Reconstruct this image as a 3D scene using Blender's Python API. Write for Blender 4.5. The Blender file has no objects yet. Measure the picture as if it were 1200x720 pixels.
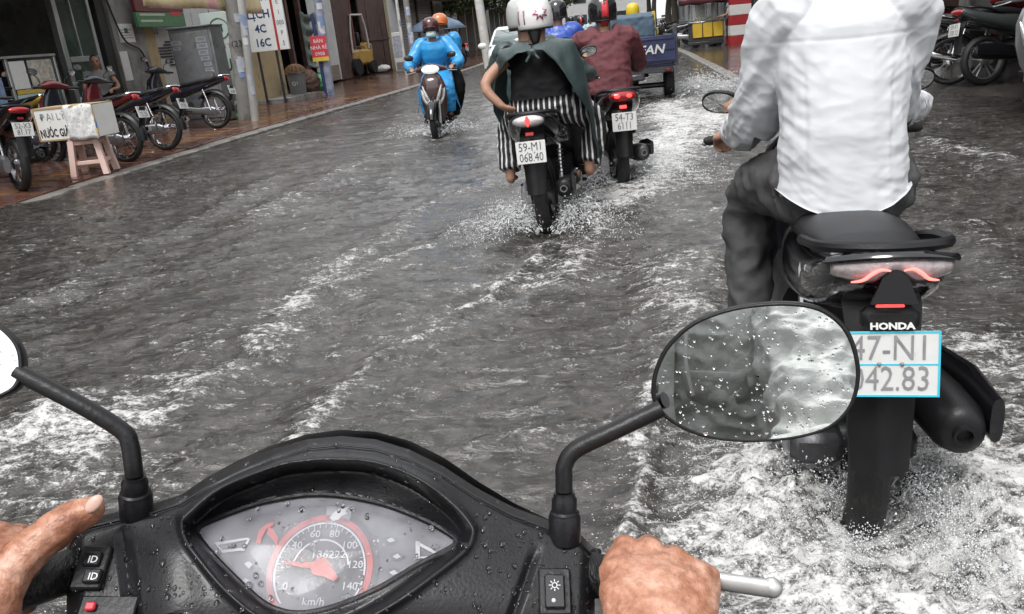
import bpy, bmesh, math, random
import numpy as np
from mathutils import Vector, Matrix, Euler
random.seed(7)
RNG = np.random.default_rng(7)
SC = bpy.context.scene
COL = SC.collection
PI = math.pi
rad = math.radians

# ------------------------------------------------------------------ camera
CAM_H = 1.40
FPX = 933.0
def _cam_basis(vp=(690, 27), roll=3.5):
    d = np.array([(vp[0]-600)/FPX, -(vp[1]-360)/FPX, -1.0]); d /= np.linalg.norm(d)
    r = math.radians(roll)
    up = np.array([-math.sin(r), math.cos(r), 0.0]); up -= up.dot(d)*d; up /= np.linalg.norm(up)
    return np.array([np.cross(d, up), d, up])
CR = _cam_basis()
CC = np.array([0, 0, CAM_H])
cam = bpy.data.objects.new('camera', bpy.data.cameras.new('camera'))
COL.objects.link(cam)
cam.data.sensor_width = 36; cam.data.lens = 36*FPX/1200
cam.data.clip_start = 0.02; cam.data.clip_end = 900
_m = Matrix([list(CR[i])+[CC[i]] for i in range(3)]+[[0, 0, 0, 1]])
cam.matrix_world = _m
SC.camera = cam

# ------------------------------------------------------------------ overcast sky, soft sun, exposure
SUN_EL, SUN_AZ = 62.0, 200.0        # azimuth measured clockwise from +Y
world = bpy.data.worlds.new('World'); SC.world = world; world.use_nodes = True
wt = world.node_tree; wt.nodes.clear()
wo = wt.nodes.new('ShaderNodeOutputWorld'); bg = wt.nodes.new('ShaderNodeBackground')
sk = wt.nodes.new('ShaderNodeTexSky'); sk.sky_type = 'NISHITA'; sk.sun_disc = False
sk.sun_elevation = rad(SUN_EL); sk.sun_rotation = rad(SUN_AZ)
sk.air_density = 1.0; sk.dust_density = 6.0; sk.ozone_density = 1.0
hs = wt.nodes.new('ShaderNodeHueSaturation'); hs.inputs['Saturation'].default_value = 0.10
mixc = wt.nodes.new('ShaderNodeMix'); mixc.data_type = 'RGBA'; mixc.inputs[0].default_value = 0.55
mixc.inputs[7].default_value = (11.0, 11.2, 11.6, 1)
wt.links.new(sk.outputs[0], hs.inputs['Color']); wt.links.new(hs.outputs[0], mixc.inputs[6])
wt.links.new(mixc.outputs[2], bg.inputs['Color']); bg.inputs['Strength'].default_value = 0.092
wt.links.new(bg.outputs[0], wo.inputs['Surface'])
sun = bpy.data.objects.new('sun', bpy.data.lights.new('sun', 'SUN')); COL.objects.link(sun)
sun.data.energy = 1.5; sun.data.angle = rad(24); sun.data.color = (1, 0.985, 0.96)
_sd = Vector((math.sin(rad(SUN_AZ))*math.cos(rad(SUN_EL)), math.cos(rad(SUN_AZ))*math.cos(rad(SUN_EL)), math.sin(rad(SUN_EL))))
sun.rotation_euler = _sd.to_track_quat('Z', 'Y').to_euler()
SC.render.engine = 'CYCLES'
SC.view_settings.view_transform = 'Standard'; SC.view_settings.look = 'None'
SC.view_settings.exposure = 0.85; SC.view_settings.gamma = 1.0
SC.cycles.max_bounces = 6; SC.cycles.transparent_max_bounces = 12
SC.cycles.caustics_reflective = False; SC.cycles.caustics_refractive = False
SC.cycles.use_denoising = True
SC.cycles.sample_clamp_indirect = 6.0

# ------------------------------------------------------------------ photo pixel -> direction helpers
def ray(u, v): return CR @ np.array([(u-600)/FPX, -(v-360)/FPX, -1.0])
def gz(u, v, z=0.13):
    d = ray(u, v); return Vector(CC + d*((z-CC[2])/d[2]))
def atY(u, v, Y):
    d = ray(u, v); return Vector(CC + d*(Y/d[1]))
def atD(u, v, dep): return Vector(CC + ray(u, v)*dep)
def onplane(u, v, P, N):
    d = Vector(ray(u, v)); c = Vector(CC); return c + d*((P-c).dot(N)/d.dot(N))

# ------------------------------------------------------------------ numpy noise
_perm = np.random.default_rng(3).permutation(256).astype(np.int64); _perm = np.concatenate([_perm, _perm, _perm])
_grad = np.random.default_rng(4).normal(size=(256, 3)); _grad /= np.linalg.norm(_grad, axis=1)[:, None]
def perlin(p):
    p = np.asarray(p, dtype=np.float64); i = np.floor(p).astype(np.int64); f = p-i; i &= 255
    u = f*f*f*(f*(f*6-15)+10)
    res = 0
    for dx in (0, 1):
        for dy in (0, 1):
            for dz in (0, 1):
                h = _perm[_perm[_perm[i[:, 0]+dx]+i[:, 1]+dy]+i[:, 2]+dz] & 255
                g = _grad[h]
                n = g[:, 0]*(f[:, 0]-dx)+g[:, 1]*(f[:, 1]-dy)+g[:, 2]*(f[:, 2]-dz)
                w = (u[:, 0] if dx else 1-u[:, 0])*(u[:, 1] if dy else 1-u[:, 1])*(u[:, 2] if dz else 1-u[:, 2])
                res = res+n*w
    return res
def ridged(p): return 1-2*np.abs(perlin(p))*1.6
def sstep(a, b, x):
    t = np.clip((x-a)/(b-a), 0, 1); return t*t*(3-2*t)

# ------------------------------------------------------------------ materials
_mats = {}
def pm(name, col, rough=.5, metal=0., var=.12, vscale=6., bump=0., bscale=60., coat=0., trans=0., emit=None, estr=1., spec=.5, alpha=1., dirt=None, dscale=3., dthr=.55, rvar=0., stretch=(1, 1, 1), sheen=0., ior=1.45):
    if name in _mats: return _mats[name]
    m = bpy.data.materials.new(name); _mats[name] = m; m.use_nodes = True
    t = m.node_tree; N = t.nodes; L = t.links; b = N['Principled BSDF']
    b.inputs['Roughness'].default_value = rough; b.inputs['Metallic'].default_value = metal
    b.inputs['Specular IOR Level'].default_value = spec; b.inputs['Coat Weight'].default_value = coat
    b.inputs['Coat Roughness'].default_value = .06; b.inputs['Transmission Weight'].default_value = trans
    b.inputs['Alpha'].default_value = alpha; b.inputs['IOR'].default_value = ior
    b.inputs['Sheen Weight'].default_value = sheen
    c4 = (*col, 1)
    tc = N.new('ShaderNodeTexCoord'); mp = N.new('ShaderNodeMapping'); mp.inputs['Scale'].default_value = stretch
    L.new(tc.outputs['Object'], mp.inputs['Vector'])
    def noise(s, d=4, r=.6):
        n = N.new('ShaderNodeTexNoise'); n.inputs['Scale'].default_value = s; n.inputs['Detail'].default_value = d
        n.inputs['Roughness'].default_value = r; L.new(mp.outputs[0], n.inputs['Vector']); return n
    out = None
    if var > 0:
        n = noise(vscale); mx = N.new('ShaderNodeMix'); mx.data_type = 'RGBA'
        mx.inputs[6].default_value = tuple(max(0, c*(1-1.8*var)) for c in col)+(1,); mx.inputs[7].default_value = tuple(min(1, c*(1+1.8*var)) for c in col)+(1,)
        L.new(n.outputs['Fac'], mx.inputs[0]); out = mx.outputs[2]
    if dirt is not None:
        n2 = noise(dscale, 6, .7); rp = N.new('ShaderNodeMapRange'); rp.inputs[1].default_value = dthr; rp.inputs[2].default_value = dthr+.15
        L.new(n2.outputs['Fac'], rp.inputs[0]); mx2 = N.new('ShaderNodeMix'); mx2.data_type = 'RGBA'
        mx2.inputs[6].default_value = c4; mx2.inputs[7].default_value = (*dirt, 1)
        if out: L.new(out, mx2.inputs[6])
        L.new(rp.outputs[0], mx2.inputs[0]); out = mx2.outputs[2]
    if out: L.new(out, b.inputs['Base Color'])
    else: b.inputs['Base Color'].default_value = c4
    if rvar > 0:
        n3 = noise(vscale*.7, 3); r3 = N.new('ShaderNodeMapRange'); r3.inputs[1].default_value = .3; r3.inputs[2].default_value = .7
        r3.inputs[3].default_value = max(.02, rough-rvar); r3.inputs[4].default_value = min(1, rough+rvar); L.new(n3.outputs['Fac'], r3.inputs[0]); L.new(r3.outputs[0], b.inputs['Roughness'])
    if bump > 0:
        nb = noise(bscale, 5); bp = N.new('ShaderNodeBump'); bp.inputs['Strength'].default_value = bump; bp.inputs['Distance'].default_value = .01
        L.new(nb.outputs['Fac'], bp.inputs['Height']); L.new(bp.outputs[0], b.inputs['Normal'])
    if emit:
        b.inputs['Emission Color'].default_value = (*emit, 1); b.inputs['Emission Strength'].default_value = estr
    return m

# ------------------------------------------------------------------ mesh builder
def V(*a): return Vector(a)
class MB:
    def __init__(s): s.v = []; s.f = []
    def add(s, vs, fs, M=None):
        o = len(s.v)
        s.v += [tuple(M @ Vector(v)) for v in vs] if M is not None else [tuple(v) for v in vs]
        s.f += [tuple(i+o for i in f) for f in fs]; return s
    def box(s, c, d, rot=None, bev=0.0):
        hx, hy, hz = d[0]/2, d[1]/2, d[2]/2
        M = Matrix.Translation(c)
        if rot is not None: M = M @ (rot if isinstance(rot, Matrix) else Euler(rot).to_matrix().to_4x4())
        if bev <= 0:
            vs = [(x, y, z) for x in (-hx, hx) for y in (-hy, hy) for z in (-hz, hz)]
            return s.add(vs, [(0, 1, 3, 2), (4, 6, 7, 5), (0, 4, 5, 1), (2, 3, 7, 6), (0, 2, 6, 4), (1, 5, 7, 3)], M)
        b = min(bev, hx*.9, hy*.9, hz*.9); vs = []; idx = {}
        for sx in (-1, 1):
            for sy in (-1, 1):
                for sz in (-1, 1):
                    for a in range(3):
                        p = [sx*hx, sy*hy, sz*hz]
                        for k in range(3):
                            if k != a: p[k] -= (sx, sy, sz)[k]*b
                        idx[sx, sy, sz, a] = len(vs); vs.append(p)
        fs = []
        for a in range(3):
            o1, o2 = [k for k in range(3) if k != a]
            for sg in (-1, 1):
                q = []
                for e1, e2 in ((-1, -1), (1, -1), (1, 1), (-1, 1)):
                    k = [0, 0, 0]; k[a] = sg; k[o1] = e1; k[o2] = e2; q.append(idx[(*k, a)])
                fs.append(tuple(q))
                for sg2 in (-1, 1):
                    if o1 > a or True:
                        k0 = [0, 0, 0]; k1 = [0, 0, 0]
            for e1 in (-1, 1):
                for e2 in (-1, 1):
                    k0 = [0, 0, 0]; k1 = [0, 0, 0]; k0[a] = -1; k1[a] = 1
                    k0[o1] = k1[o1] = e1; k0[o2] = k1[o2] = e2
                    fs.append((idx[(*k0, o1)], idx[(*k1, o1)], idx[(*k1, o2)], idx[(*k0, o2)]))
        for sx in (-1, 1):
            for sy in (-1, 1):
                for sz in (-1, 1): fs.append(tuple(idx[sx, sy, sz, a] for a in range(3)))
        return s.add(vs, fs, M)
    def loft(s, rings, cap=True, closed=True, loop=False):
        n = len(rings[0]); o = len(s.v)
        for r in rings: s.v += [tuple(p) for p in r]
        m = len(rings)
        for i in range(m if loop else m-1):
            j = (i+1) % m
            for k in range(n if closed else n-1):
                l = (k+1) % n
                s.f.append((o+i*n+k, o+i*n+l, o+j*n+l, o+j*n+k))
        if cap and not loop:
            s.f.append(tuple(o+k for k in range(n))); s.f.append(tuple(o+(m-1)*n+k for k in range(n)))
        return s
    def tube(s, pts, r, n=8, up=None, cap=True, loop=False):
        pts = [Vector(p) for p in pts]; m = len(pts)
        rr = [r]*m if isinstance(r, (int, float)) or (isinstance(r, tuple)) else list(r)
        rings = []; nrm = None
        for i in range(m):
            if loop: t = pts[(i+1) % m]-pts[i-1]
            else: t = pts[min(i+1, m-1)]-pts[max(i-1, 0)]
            if t.length < 1e-9: t = Vector((0, 0, 1))
            t.normalize()
            if up is not None: a = Vector(up)-t*Vector(up).dot(t)
            elif nrm is None: a = t.orthogonal()
            else: a = nrm-t*nrm.dot(t)
            if a.length < 1e-6: a = t.orthogonal()
            a.normalize(); nrm = a; bb = t.cross(a)
            q = rr[i]; rx, ry = q if isinstance(q, tuple) else (q, q)
            rings.append([pts[i]+a*(rx*math.cos(2*PI*k/n))+bb*(ry*math.sin(2*PI*k/n)) for k in range(n)])
        return s.loft(rings, cap=cap, loop=loop)
    def rtube(s, pts, r, n=8, cap=True):           # tube with rounded ends
        pts = [Vector(p) for p in pts]; rr = [r]*len(pts) if isinstance(r, (int, float)) else list(r)
        d0 = (pts[0]-pts[1]).normalized(); d1 = (pts[-1]-pts[-2]).normalized()
        P = [pts[0]+d0*rr[0]*.97, pts[0]+d0*rr[0]*.72]+pts+[pts[-1]+d1*rr[-1]*.72, pts[-1]+d1*rr[-1]*.97]
        Rr = [rr[0]*.25, rr[0]*.7]+rr+[rr[-1]*.7, rr[-1]*.25]
        return s.tube(P, Rr, n)
    def sphere(s, c, r, n=12, m=8, M=None):
        r = (r, r, r) if isinstance(r, (int, float)) else r; c = Vector(c)
        vs = [(0, 0, -r[2])]; fs = []
        for i in range(1, m):
            a = -PI/2+PI*i/m
            vs += [(r[0]*math.cos(a)*math.cos(2*PI*k/n), r[1]*math.cos(a)*math.sin(2*PI*k/n), r[2]*math.sin(a)) for k in range(n)]
        vs.append((0, 0, r[2])); e = len(vs)-1
        for k in range(n):
            l = (k+1) % n; fs.append((0, 1+l, 1+k)); fs.append((e, 1+(m-2)*n+k, 1+(m-2)*n+l))
            for i in range(m-2): fs.append((1+i*n+k, 1+i*n+l, 1+(i+1)*n+l, 1+(i+1)*n+k))
        T = Matrix.Translation(c)
        if M is not None: T = T @ M
        return s.add(vs, fs, T)
    def lathe(s, prof, c, axis, n=20, close=False):
        ax = Vector(axis).normalized(); a = ax.orthogonal().normalized(); b = ax.cross(a); c = Vector(c)
        rings = [[c+ax*h+(a*math.cos(2*PI*k/n)+b*math.sin(2*PI*k/n))*r for k in range(n)] for r, h in prof]
        return s.loft(rings, cap=not close, loop=close)
    def prism(s, out, M, h):
        n = len(out); vs = [(x, y, 0) for x, y in out]+[(x, y, h) for x, y in out]
        fs = [tuple(range(n)), tuple(range(n, 2*n))]+[(k, (k+1) % n, n+(k+1) % n, n+k) for k in range(n)]
        return s.add(vs, fs, M)
    def grid(s, P):                                 # P: rows of points
        m, n = len(P), len(P[0]); o = len(s.v)
        for r in P: s.v += [tuple(p) for p in r]
        for i in range(m-1):
            for k in range(n-1): s.f.append((o+i*n+k, o+i*n+k+1, o+(i+1)*n+k+1, o+(i+1)*n+k))
        return s
    def mesh(s, name, M=None):
        me = bpy.data.meshes.new(name)
        me.from_pydata(s.v, [], s.f)
        if M is not None: me.transform(M)
        bm = bmesh.new(); bm.from_mesh(me); bmesh.ops.recalc_face_normals(bm, faces=bm.faces); bm.to_mesh(me); bm.free()
        return me
    def build(s, name, mat, parent=None, ang=40, M=None, solid=0, sub=0):
        return mobj(name, s.mesh(name, M), mat, parent, ang, solid, sub)
def mobj(name, me, mat, parent=None, ang=40, solid=0, sub=0):
    for p in me.polygons: p.use_smooth = ang > 0
    if ang > 0 and ang < 180: me.set_sharp_from_angle(angle=rad(ang))
    o = bpy.data.objects.new(name, me); COL.objects.link(o)
    for mm in (mat if isinstance(mat, (list, tuple)) else [mat]): me.materials.append(mm)
    if parent is not None: o.parent = parent
    if solid: md = o.modifiers.new('solidify', 'SOLIDIFY'); md.thickness = solid; md.offset = 0
    if sub: md = o.modifiers.new('subsurf', 'SUBSURF'); md.levels = sub; md.render_levels = sub
    return o
def tag(o, label=None, cat=None, group=None, kind=None):
    if label: o['label'] = label
    if cat: o['category'] = cat
    if group: o['group'] = group
    if kind: o['kind'] = kind
    return o
def empty(name, label, cat, loc=(0, 0, 0), rz=0., group=None, rot=None):
    o = bpy.data.objects.new(name, None); COL.objects.link(o); o.empty_display_size = .1
    o.location = loc; o.rotation_euler = rot if rot else (0, 0, rz)
    return tag(o, label, cat, group)
def emat(o): return Matrix.Translation(o.location) @ o.rotation_euler.to_matrix().to_4x4()
def text(st, size, M, mat, parent, name='lettering', extr=.0004, align='CENTER', sx=1.0, bold=0.):
    cu = bpy.data.curves.new(name, 'FONT'); cu.body = st; cu.size = size; cu.align_x = align; cu.align_y = 'CENTER'
    cu.extrude = extr; cu.offset = bold; cu.resolution_u = 2; cu.space_line = .95
    ob = bpy.data.objects.new('tmp', cu); me = bpy.data.meshes.new_from_object(ob); bpy.data.objects.remove(ob)
    me.transform(M @ Matrix.Diagonal((sx, 1, 1, 1)))
    return mobj(name, me, mat, parent, 0)
def frame(o, x, y):                                 # matrix with given origin, x axis and (approx) y axis
    o = Vector(o); x = Vector(x).normalized(); y = Vector(y); y = (y-x*y.dot(x)).normalized(); z = x.cross(y)
    return Matrix(((x.x, y.x, z.x, o.x), (x.y, y.y, z.y, o.y), (x.z, y.z, z.z, o.z), (0, 0, 0, 1)))
def remesh(mb, vox, smooth=4, name='tmp'):
    me = mb.mesh(name); o = bpy.data.objects.new('tmp', me); COL.objects.link(o)
    md = o.modifiers.new('r', 'REMESH'); md.mode = 'VOXEL'; md.voxel_size = vox; md.use_smooth_shade = True
    if smooth: ms = o.modifiers.new('s', 'SMOOTH'); ms.factor = .5; ms.iterations = smooth
    dg = bpy.context.evaluated_depsgraph_get(); r = bpy.data.meshes.new_from_object(o.evaluated_get(dg))
    bpy.data.objects.remove(o); bpy.data.meshes.remove(me); return r
def getv(me):
    a = np.empty(len(me.vertices)*3, np.float32); me.vertices.foreach_get('co', a); return a.reshape(-1, 3).astype(np.float64)
def getn(me):
    a = np.empty(len(me.vertices)*3, np.float32); me.vertex_normals.foreach_get('vector', a); return a.reshape(-1, 3).astype(np.float64)
def setv(me, P): me.vertices.foreach_set('co', P.astype(np.float32).ravel()); me.update()
def displace(me, fn): P = getv(me); N = getn(me); setv(me, P+N*fn(P)[:, None])
def fattr(me, name, arr):
    a = me.attributes.new(name, 'FLOAT', 'POINT'); a.data.foreach_set('value', arr.astype(np.float32))
def superring(cx, cy, cz, w, h, p=2.4, n=20, axis='y'):
    out = []
    for k in range(n):
        a = 2*PI*k/n; c, s_ = math.cos(a), math.sin(a)
        x = w*math.copysign(abs(c)**(2/p), c); z = h*math.copysign(abs(s_)**(2/p), s_)
        out.append(Vector((cx+x, cy, cz+z)) if axis == 'y' else (Vector((cx+x, cy+z, cz)) if axis == 'z' else Vector((cx, cy+x, cz+z))))
    return out
def sections(mb, secs, n=20, axis='y'):             # (pos_along, centre other, halfw, halfh[, power[, cx]])
    rings = []
    for q in secs:
        a, c, w, h = q[:4]; p = q[4] if len(q) > 4 else 2.6; cx = q[5] if len(q) > 5 else 0
        rings.append(superring(cx, a, c, w, h, p, n) if axis == 'y' else (superring(cx, c, a, w, h, p, n, 'z') if axis == 'z' else superring(a, cx, c, w, h, p, n, 'x')))
    return mb.loft(rings)
def spline(pts, k=6):
    pts = [Vector(p) for p in pts]; out = []
    for i in range(len(pts)-1):
        p0 = pts[max(i-1, 0)]; p1 = pts[i]; p2 = pts[i+1]; p3 = pts[min(i+2, len(pts)-1)]
        for j in range(k):
            t = j/k
            out.append(.5*((2*p1)+(p2-p0)*t+(2*p0-5*p1+4*p2-p3)*t*t+(3*p1-p0-3*p2+p3)*t**3))
    out.append(pts[-1]); return out

# ------------------------------------------------------------------ shared materials
BLK = pm('black_plastic', (.011, .011, .012), .36, spec=.35, var=.25, vscale=14, bump=.12, bscale=220, rvar=.08)
BLKG = pm('gloss_black_paint', (.008, .008, .01), .12, var=.1, coat=.8, rvar=.05)
RUB = pm('tyre_rubber', (.012, .012, .012), .5, var=.3, vscale=20, bump=.8, bscale=55, stretch=(2.5, 1, 1), dirt=(.035, .032, .028), dscale=14, dthr=.55)
STEEL = pm('brushed_steel', (.46, .46, .47), .28, 1., var=.15, vscale=30, rvar=.1)
DSTEEL = pm('dark_engine_metal', (.09, .09, .095), .42, .8, var=.3, vscale=20, bump=.2)
CHROME = pm('chrome', (.7, .7, .72), .1, 1., var=.05)
ALU = pm('cast_aluminium', (.32, .32, .33), .4, .9, var=.2, vscale=25, bump=.15)
SEATM = pm('black_vinyl', (.016, .016, .018), .42, var=.2, bump=.25, bscale=300)
WHITEP = pm('white_enamel_plate', (.60, .60, .585), .35, var=.06, vscale=20, dirt=(.45, .43, .4), dscale=14, dthr=.66)
INK = pm('plate_ink', (.07, .07, .075), .5, var=.1); INKF = pm('faded_plate_ink', (.22, .22, .225), .5, var=.25, vscale=30)
REDL = pm('red_lens', (.35, .012, .012), .12, var=.1, coat=.6)
REDON = pm('lit_red_lamp', (.6, .02, .02), .15, emit=(1, .05, .045), estr=1.6)
CLEAR = pm('clear_lens', (.55, .53, .52), .08, var=.15, vscale=40, coat=.7, metal=.35)
MIRR = pm('mirror_glass', (.82, .84, .85), .02, 1., var=0)
AMBER = pm('amber_lens', (.5, .16, .02), .15, coat=.5)
# ================================================================== ground, road, kerbs, pavements, flood water
WZ = 0.13
def KL(y): return float(np.interp(y, [-12, 9, 13.5, 22.3, 34, 130], [-6.5, -6.15, -5.82, -5.05, -4.65, -4.2]))
def FLX(y): return float(np.interp(y, [-12, 8, 28, 34, 130], [-10.6, -9.6, -8.6, -8.35, -7.9]))
def KR(y): return float(np.interp(y, [-12, 12.4, 28.5, 60, 130], [2.6, 2.43, 3.07, 3.6, 4.2]))
def kerb_z(y): return float(np.interp(y, [-12, 7, 9.5, 12.5], [.08, .10, .148, .175]))
def swz(x, y):                                      # left pavement height
    t = (KL(y)-x)/(KL(y)-FLX(y)); return kerb_z(y)+max(0, t)*.17
def rwz(x, y):                                      # right pavement height
    a = float(sstep(11.5, 14, np.array(y))); b = float(sstep(3.4, 4.9, np.array(x)))
    return a*(.175+.03*b)+(1-a)*(-.02+.165*b)

ASPH = pm('wet_asphalt', (.05, .048, .045), .35, var=.25, vscale=3, bump=.4, bscale=120, rvar=.15)
PAVE = pm('wet_brown_paving', (.12, .065, .047), .12, var=.35, vscale=2.2, bump=.25, bscale=70, rvar=.14, dirt=(.055, .042, .035), dscale=1.6, dthr=.5)
TILE = pm('wet_terracotta_tile', (.115, .052, .036), .09, var=.4, vscale=1.3, bump=.12, bscale=60, rvar=.07, dirt=(.05, .035, .028), dscale=2.3, dthr=.52)
TILEY = pm('wet_ochre_tile', (.15, .075, .035), .12, var=.4, vscale=1.5, bump=.2, bscale=60, rvar=.1)
KERB = pm('wet_concrete_kerb', (.2, .19, .175), .4, var=.25, vscale=4, bump=.35, bscale=60, rvar=.15, dirt=(.09, .08, .07), dscale=4, dthr=.5)
RPAVE = pm('dark_wet_paving', (.05, .045, .042), .12, var=.35, vscale=2, bump=.15, bscale=50, rvar=.08)

mb = MB(); mb.grid([[V(-400, -400, -.06), V(400, -400, -.06)], [V(-400, 500, -.06), V(400, 500, -.06)]])
tag(mb.build('ground', pm('earth', (.09, .08, .07), .8, vscale=.4), ang=0), kind='structure')
mb = MB(); ys = [-12, 9, 13.5, 22.3, 34, 60, 130]
mb.grid([[V(KL(y)-.3, y, 0), V(9.5 if y < 14 else KR(y)+.3, y, 0)] for y in ys])
tag(mb.build('road', ASPH, ang=0), kind='structure')
# left pavement: a base sheet, laid tiles near by, kerb stones
mb = MB(); yy = np.concatenate([np.arange(-12, 40, 1.5), np.arange(40, 131, 6)])
mb.grid([[V(KL(y)-.24+(FLX(y)-1.5-KL(y)+.24)*k/8, y, swz(KL(y)-.24+(FLX(y)-1.5-KL(y)+.24)*k/8, y)-.012) for k in range(9)] for y in yy])
lp = tag(mb.build('left_pavement', PAVE, ang=60), kind='structure')
tm = {}
for nm, mt_ in (('a', TILE), ('b', TILEY)):
    m_ = MB().box((0, 0, 0), (.394, .394, .03), bev=.004).mesh('tile'); m_.materials.append(mt_); tm[nm] = m_
n = 0
for j in range(33):
    y = 7.6+j*.4
    for i in range(9):
        x = KL(y)-.46-i*.4
        if x < FLX(y)+.1 or n >= 296: continue
        o = bpy.data.objects.new('paving_tile', tm['b' if i == 1 else 'a']); COL.objects.link(o); o.parent = lp; n += 1
        o.location = (x, y, swz(x, y)-.009+random.uniform(-.003, .003)); o.rotation_euler = (random.uniform(-.008, .008), .047+random.uniform(-.008, .008), .05)
km = MB().box((0, 0, 0), (.22, .985, .3), bev=.02).mesh('kerb_stone'); km.materials.append(KERB)
for p in km.polygons: p.use_smooth = False
def kerbs(parent, fx, y0, y1, side, fz):
    y = y0
    while y < y1:
        o = bpy.data.objects.new('kerb_stone', km); COL.objects.link(o); o.parent = parent
        a = math.atan2(fx(y+1)-fx(y), 1.0)
        o.location = (fx(y+.5)+side*.12, y+.5, fz(y+.5)-.15+random.uniform(-.004, .004)); o.rotation_euler = (random.uniform(-.01, .01), random.uniform(-.01, .01), -a); y += 1.0
kerbs(lp, KL, -3, 60, -1, lambda y: kerb_z(y)+.004)
mb = MB()
mb.grid([[V(x0, y, rwz(x0, y)) for x0 in [KR(y)+.2+k*(16-KR(y)-.2)/40 for k in range(41)]] for y in yy])
rp = tag(mb.build('right_pavement', RPAVE, ang=60), kind='structure')
kerbs(rp, KR, 13.2, 60, 1, lambda y: .178)

# ---- foam layout: trails and churn, traced on the water plane
def pline(px): return np.array([list(gz(u, v, WZ))[:2] for u, v in px])
FOAM_LINES = [  # pixels, half width (m), strength
    ([(575, 215), (500, 240), (430, 292), (345, 365), (270, 432), (190, 485), (90, 530), (0, 560)], .11, .30),
    ([(560, 260), (470, 300), (400, 340)], .08, .25),
    ([(640, 285), (600, 332), (520, 375), (430, 435), (375, 478), (340, 512)], .04, .30),
    ([(745, 430), (738, 500), (742, 560), (735, 625)], .03, .42),
    ([(800, 300), (775, 345), (770, 380), (760, 430)], .12, .26),
    ([(835, 300), (810, 350), (800, 400)], .12, .26),
    ([(700, 240), (690, 280), (670, 330)], .10, .28),
    ([(330, 205), (250, 250), (130, 300), (40, 350)], .10, .20),
    ([(530, 165), (460, 180), (400, 200), (300, 260)], .14, .20),
    ([(780, 120), (790, 160), (770, 215), (730, 235)], .30, .48),
    ([(830, 110), (840, 150), (820, 190)], .25, .30),
    ([(480, 130), (440, 170)], .2, .2),
    ([(1120, 260), (1180, 300), (1200, 330)], .12, .18),
    ([(1090, 165), (1140, 175), (1190, 190)], .10, .3),
    ([(60, 470), (10, 520), (-60, 560)], .10, .48), ([(140, 450), (230, 455), (330, 420)], .06, .3),
]
FOAM_BLOBS = [(985, 650, .30, .60), (860, 590, .24, .62), (930, 560, .18, .60), (1120, 620, .26, .72), (1180, 560, .25, .62), (1060, 700, .30, .45), (780, 690, .2, .2), (1150, 720, .35, .45), (950, 690, .25, .3), (870, 140, .9, .42), (850, 100, 1.2, .45), (790, 170, .6, .4), (930, 130, .8, .3), 
              (640, 255, .35, .38), (600, 240, .3, .36), (690, 230, .3, .36), (725, 205, .45, .36), (515, 160, .5, .34), (800, 130, 1.0, .35),
              (150, 480, .18, .55), (40, 510, .2, .6), (80, 570, .2, .5), (200, 560, .15, .3), (1140, 400, .25, .34), (1190, 460, .3, .4), (800, 360, .2, .25), (600, 330, .6, .1), (300, 440, .5, .10)]
def seg_dist(X, Y, P):
    best = np.full(X.shape, 1e9)
    for a, b in zip(P[:-1], P[1:]):
        d = b-a; t = np.clip(((X-a[0])*d[0]+(Y-a[1])*d[1])/(d@d+1e-12), 0, 1)
        best = np.minimum(best, np.hypot(X-a[0]-t*d[0], Y-a[1]-t*d[1]))
    return best

nr = np.concatenate([np.linspace(-2.6, .5, 70)[:-1], .5*np.exp(np.linspace(0, math.log(220), 860))])
NC = 600; NR = len(nr)
sgrid = np.linspace(0, 1, NC)
xl = np.maximum(-9.9, -(1.9+.85*np.maximum(nr, 0))); xr = np.minimum(9.0, 2.0+.95*np.maximum(nr, 0))
X = (xl[:, None]+(xr-xl)[:, None]*sgrid[None, :]).ravel(); Y = np.repeat(nr, NC)
dxs = np.repeat((xr-xl)/NC, NC); dys = np.repeat(np.gradient(nr), NC); cell = np.maximum(dxs, dys*.55)
def N2(sx, sy, seed, rx=0.): 
    c, s_ = math.cos(rx), math.sin(rx)
    return np.stack([(X*c+Y*s_)*sx, (-X*s_+Y*c)*sy, np.full_like(X, seed)], 1)
w1 = perlin(N2(.9, .9, 1.3)); w2 = perlin(N2(1.1, 1.1, 7.7)); w3 = perlin(N2(3.7, 3.7, 3.3)); w4 = perlin(N2(4.1, 4.1, 8.7)); w5 = perlin(N2(.55, 1.3, 4.4, .3)); rough = np.clip(.75+1.5*w5, .25, 1.5)
def NW(sx, sy, seed, k=.12, rx=0.):
    q = N2(sx, sy, seed, rx); q[:, 0] += w1*k*sx; q[:, 1] += w2*k*sy; return q
fade = lambda wl: np.clip((wl/cell-2.0)/2.5, 0, 1)
foam = np.zeros_like(X); wake = np.zeros_like(X)
for px, hw, st in FOAM_LINES:
    P = pline(px); m = (Y > P[:, 1].min()-1.5) & (Y < P[:, 1].max()+1.5)
    jx = w1[m]*.18+w3[m]*.11; jy = w2[m]*.18+w4[m]*.11
    d = seg_dist(X[m]+jx, Y[m]+jy, P); wake[m] += .9*np.exp(-(d/(hw*1.1+.03))**2)-.5*np.exp(-((d-hw*2.2-.06)/(hw+.05))**2); foam[m] = np.maximum(foam[m], st*np.exp(-(d/hw)**2))+.25*st*np.exp(-(d/(hw*3.2))**2)
for u, v, r, st in FOAM_BLOBS:
    c = gz(u, v, WZ); d2 = ((X-c[0])**2+((Y-c[1])*.75)**2)/(r*r); foam += st*np.exp(-d2)
churn = np.clip(foam, 0, 1)
h = .0
h = h+.020*perlin(NW(.7, 1.6, 2.1, rx=.22))
h = h+.022*(ridged(NW(1.3, 3.8, 5.2, rx=.30))-.35)*fade(.25)
h = h+.0175*rough*(ridged(NW(3.2, 9.0, 9.1, .10, rx=.18))-.35)*fade(.11)
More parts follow.
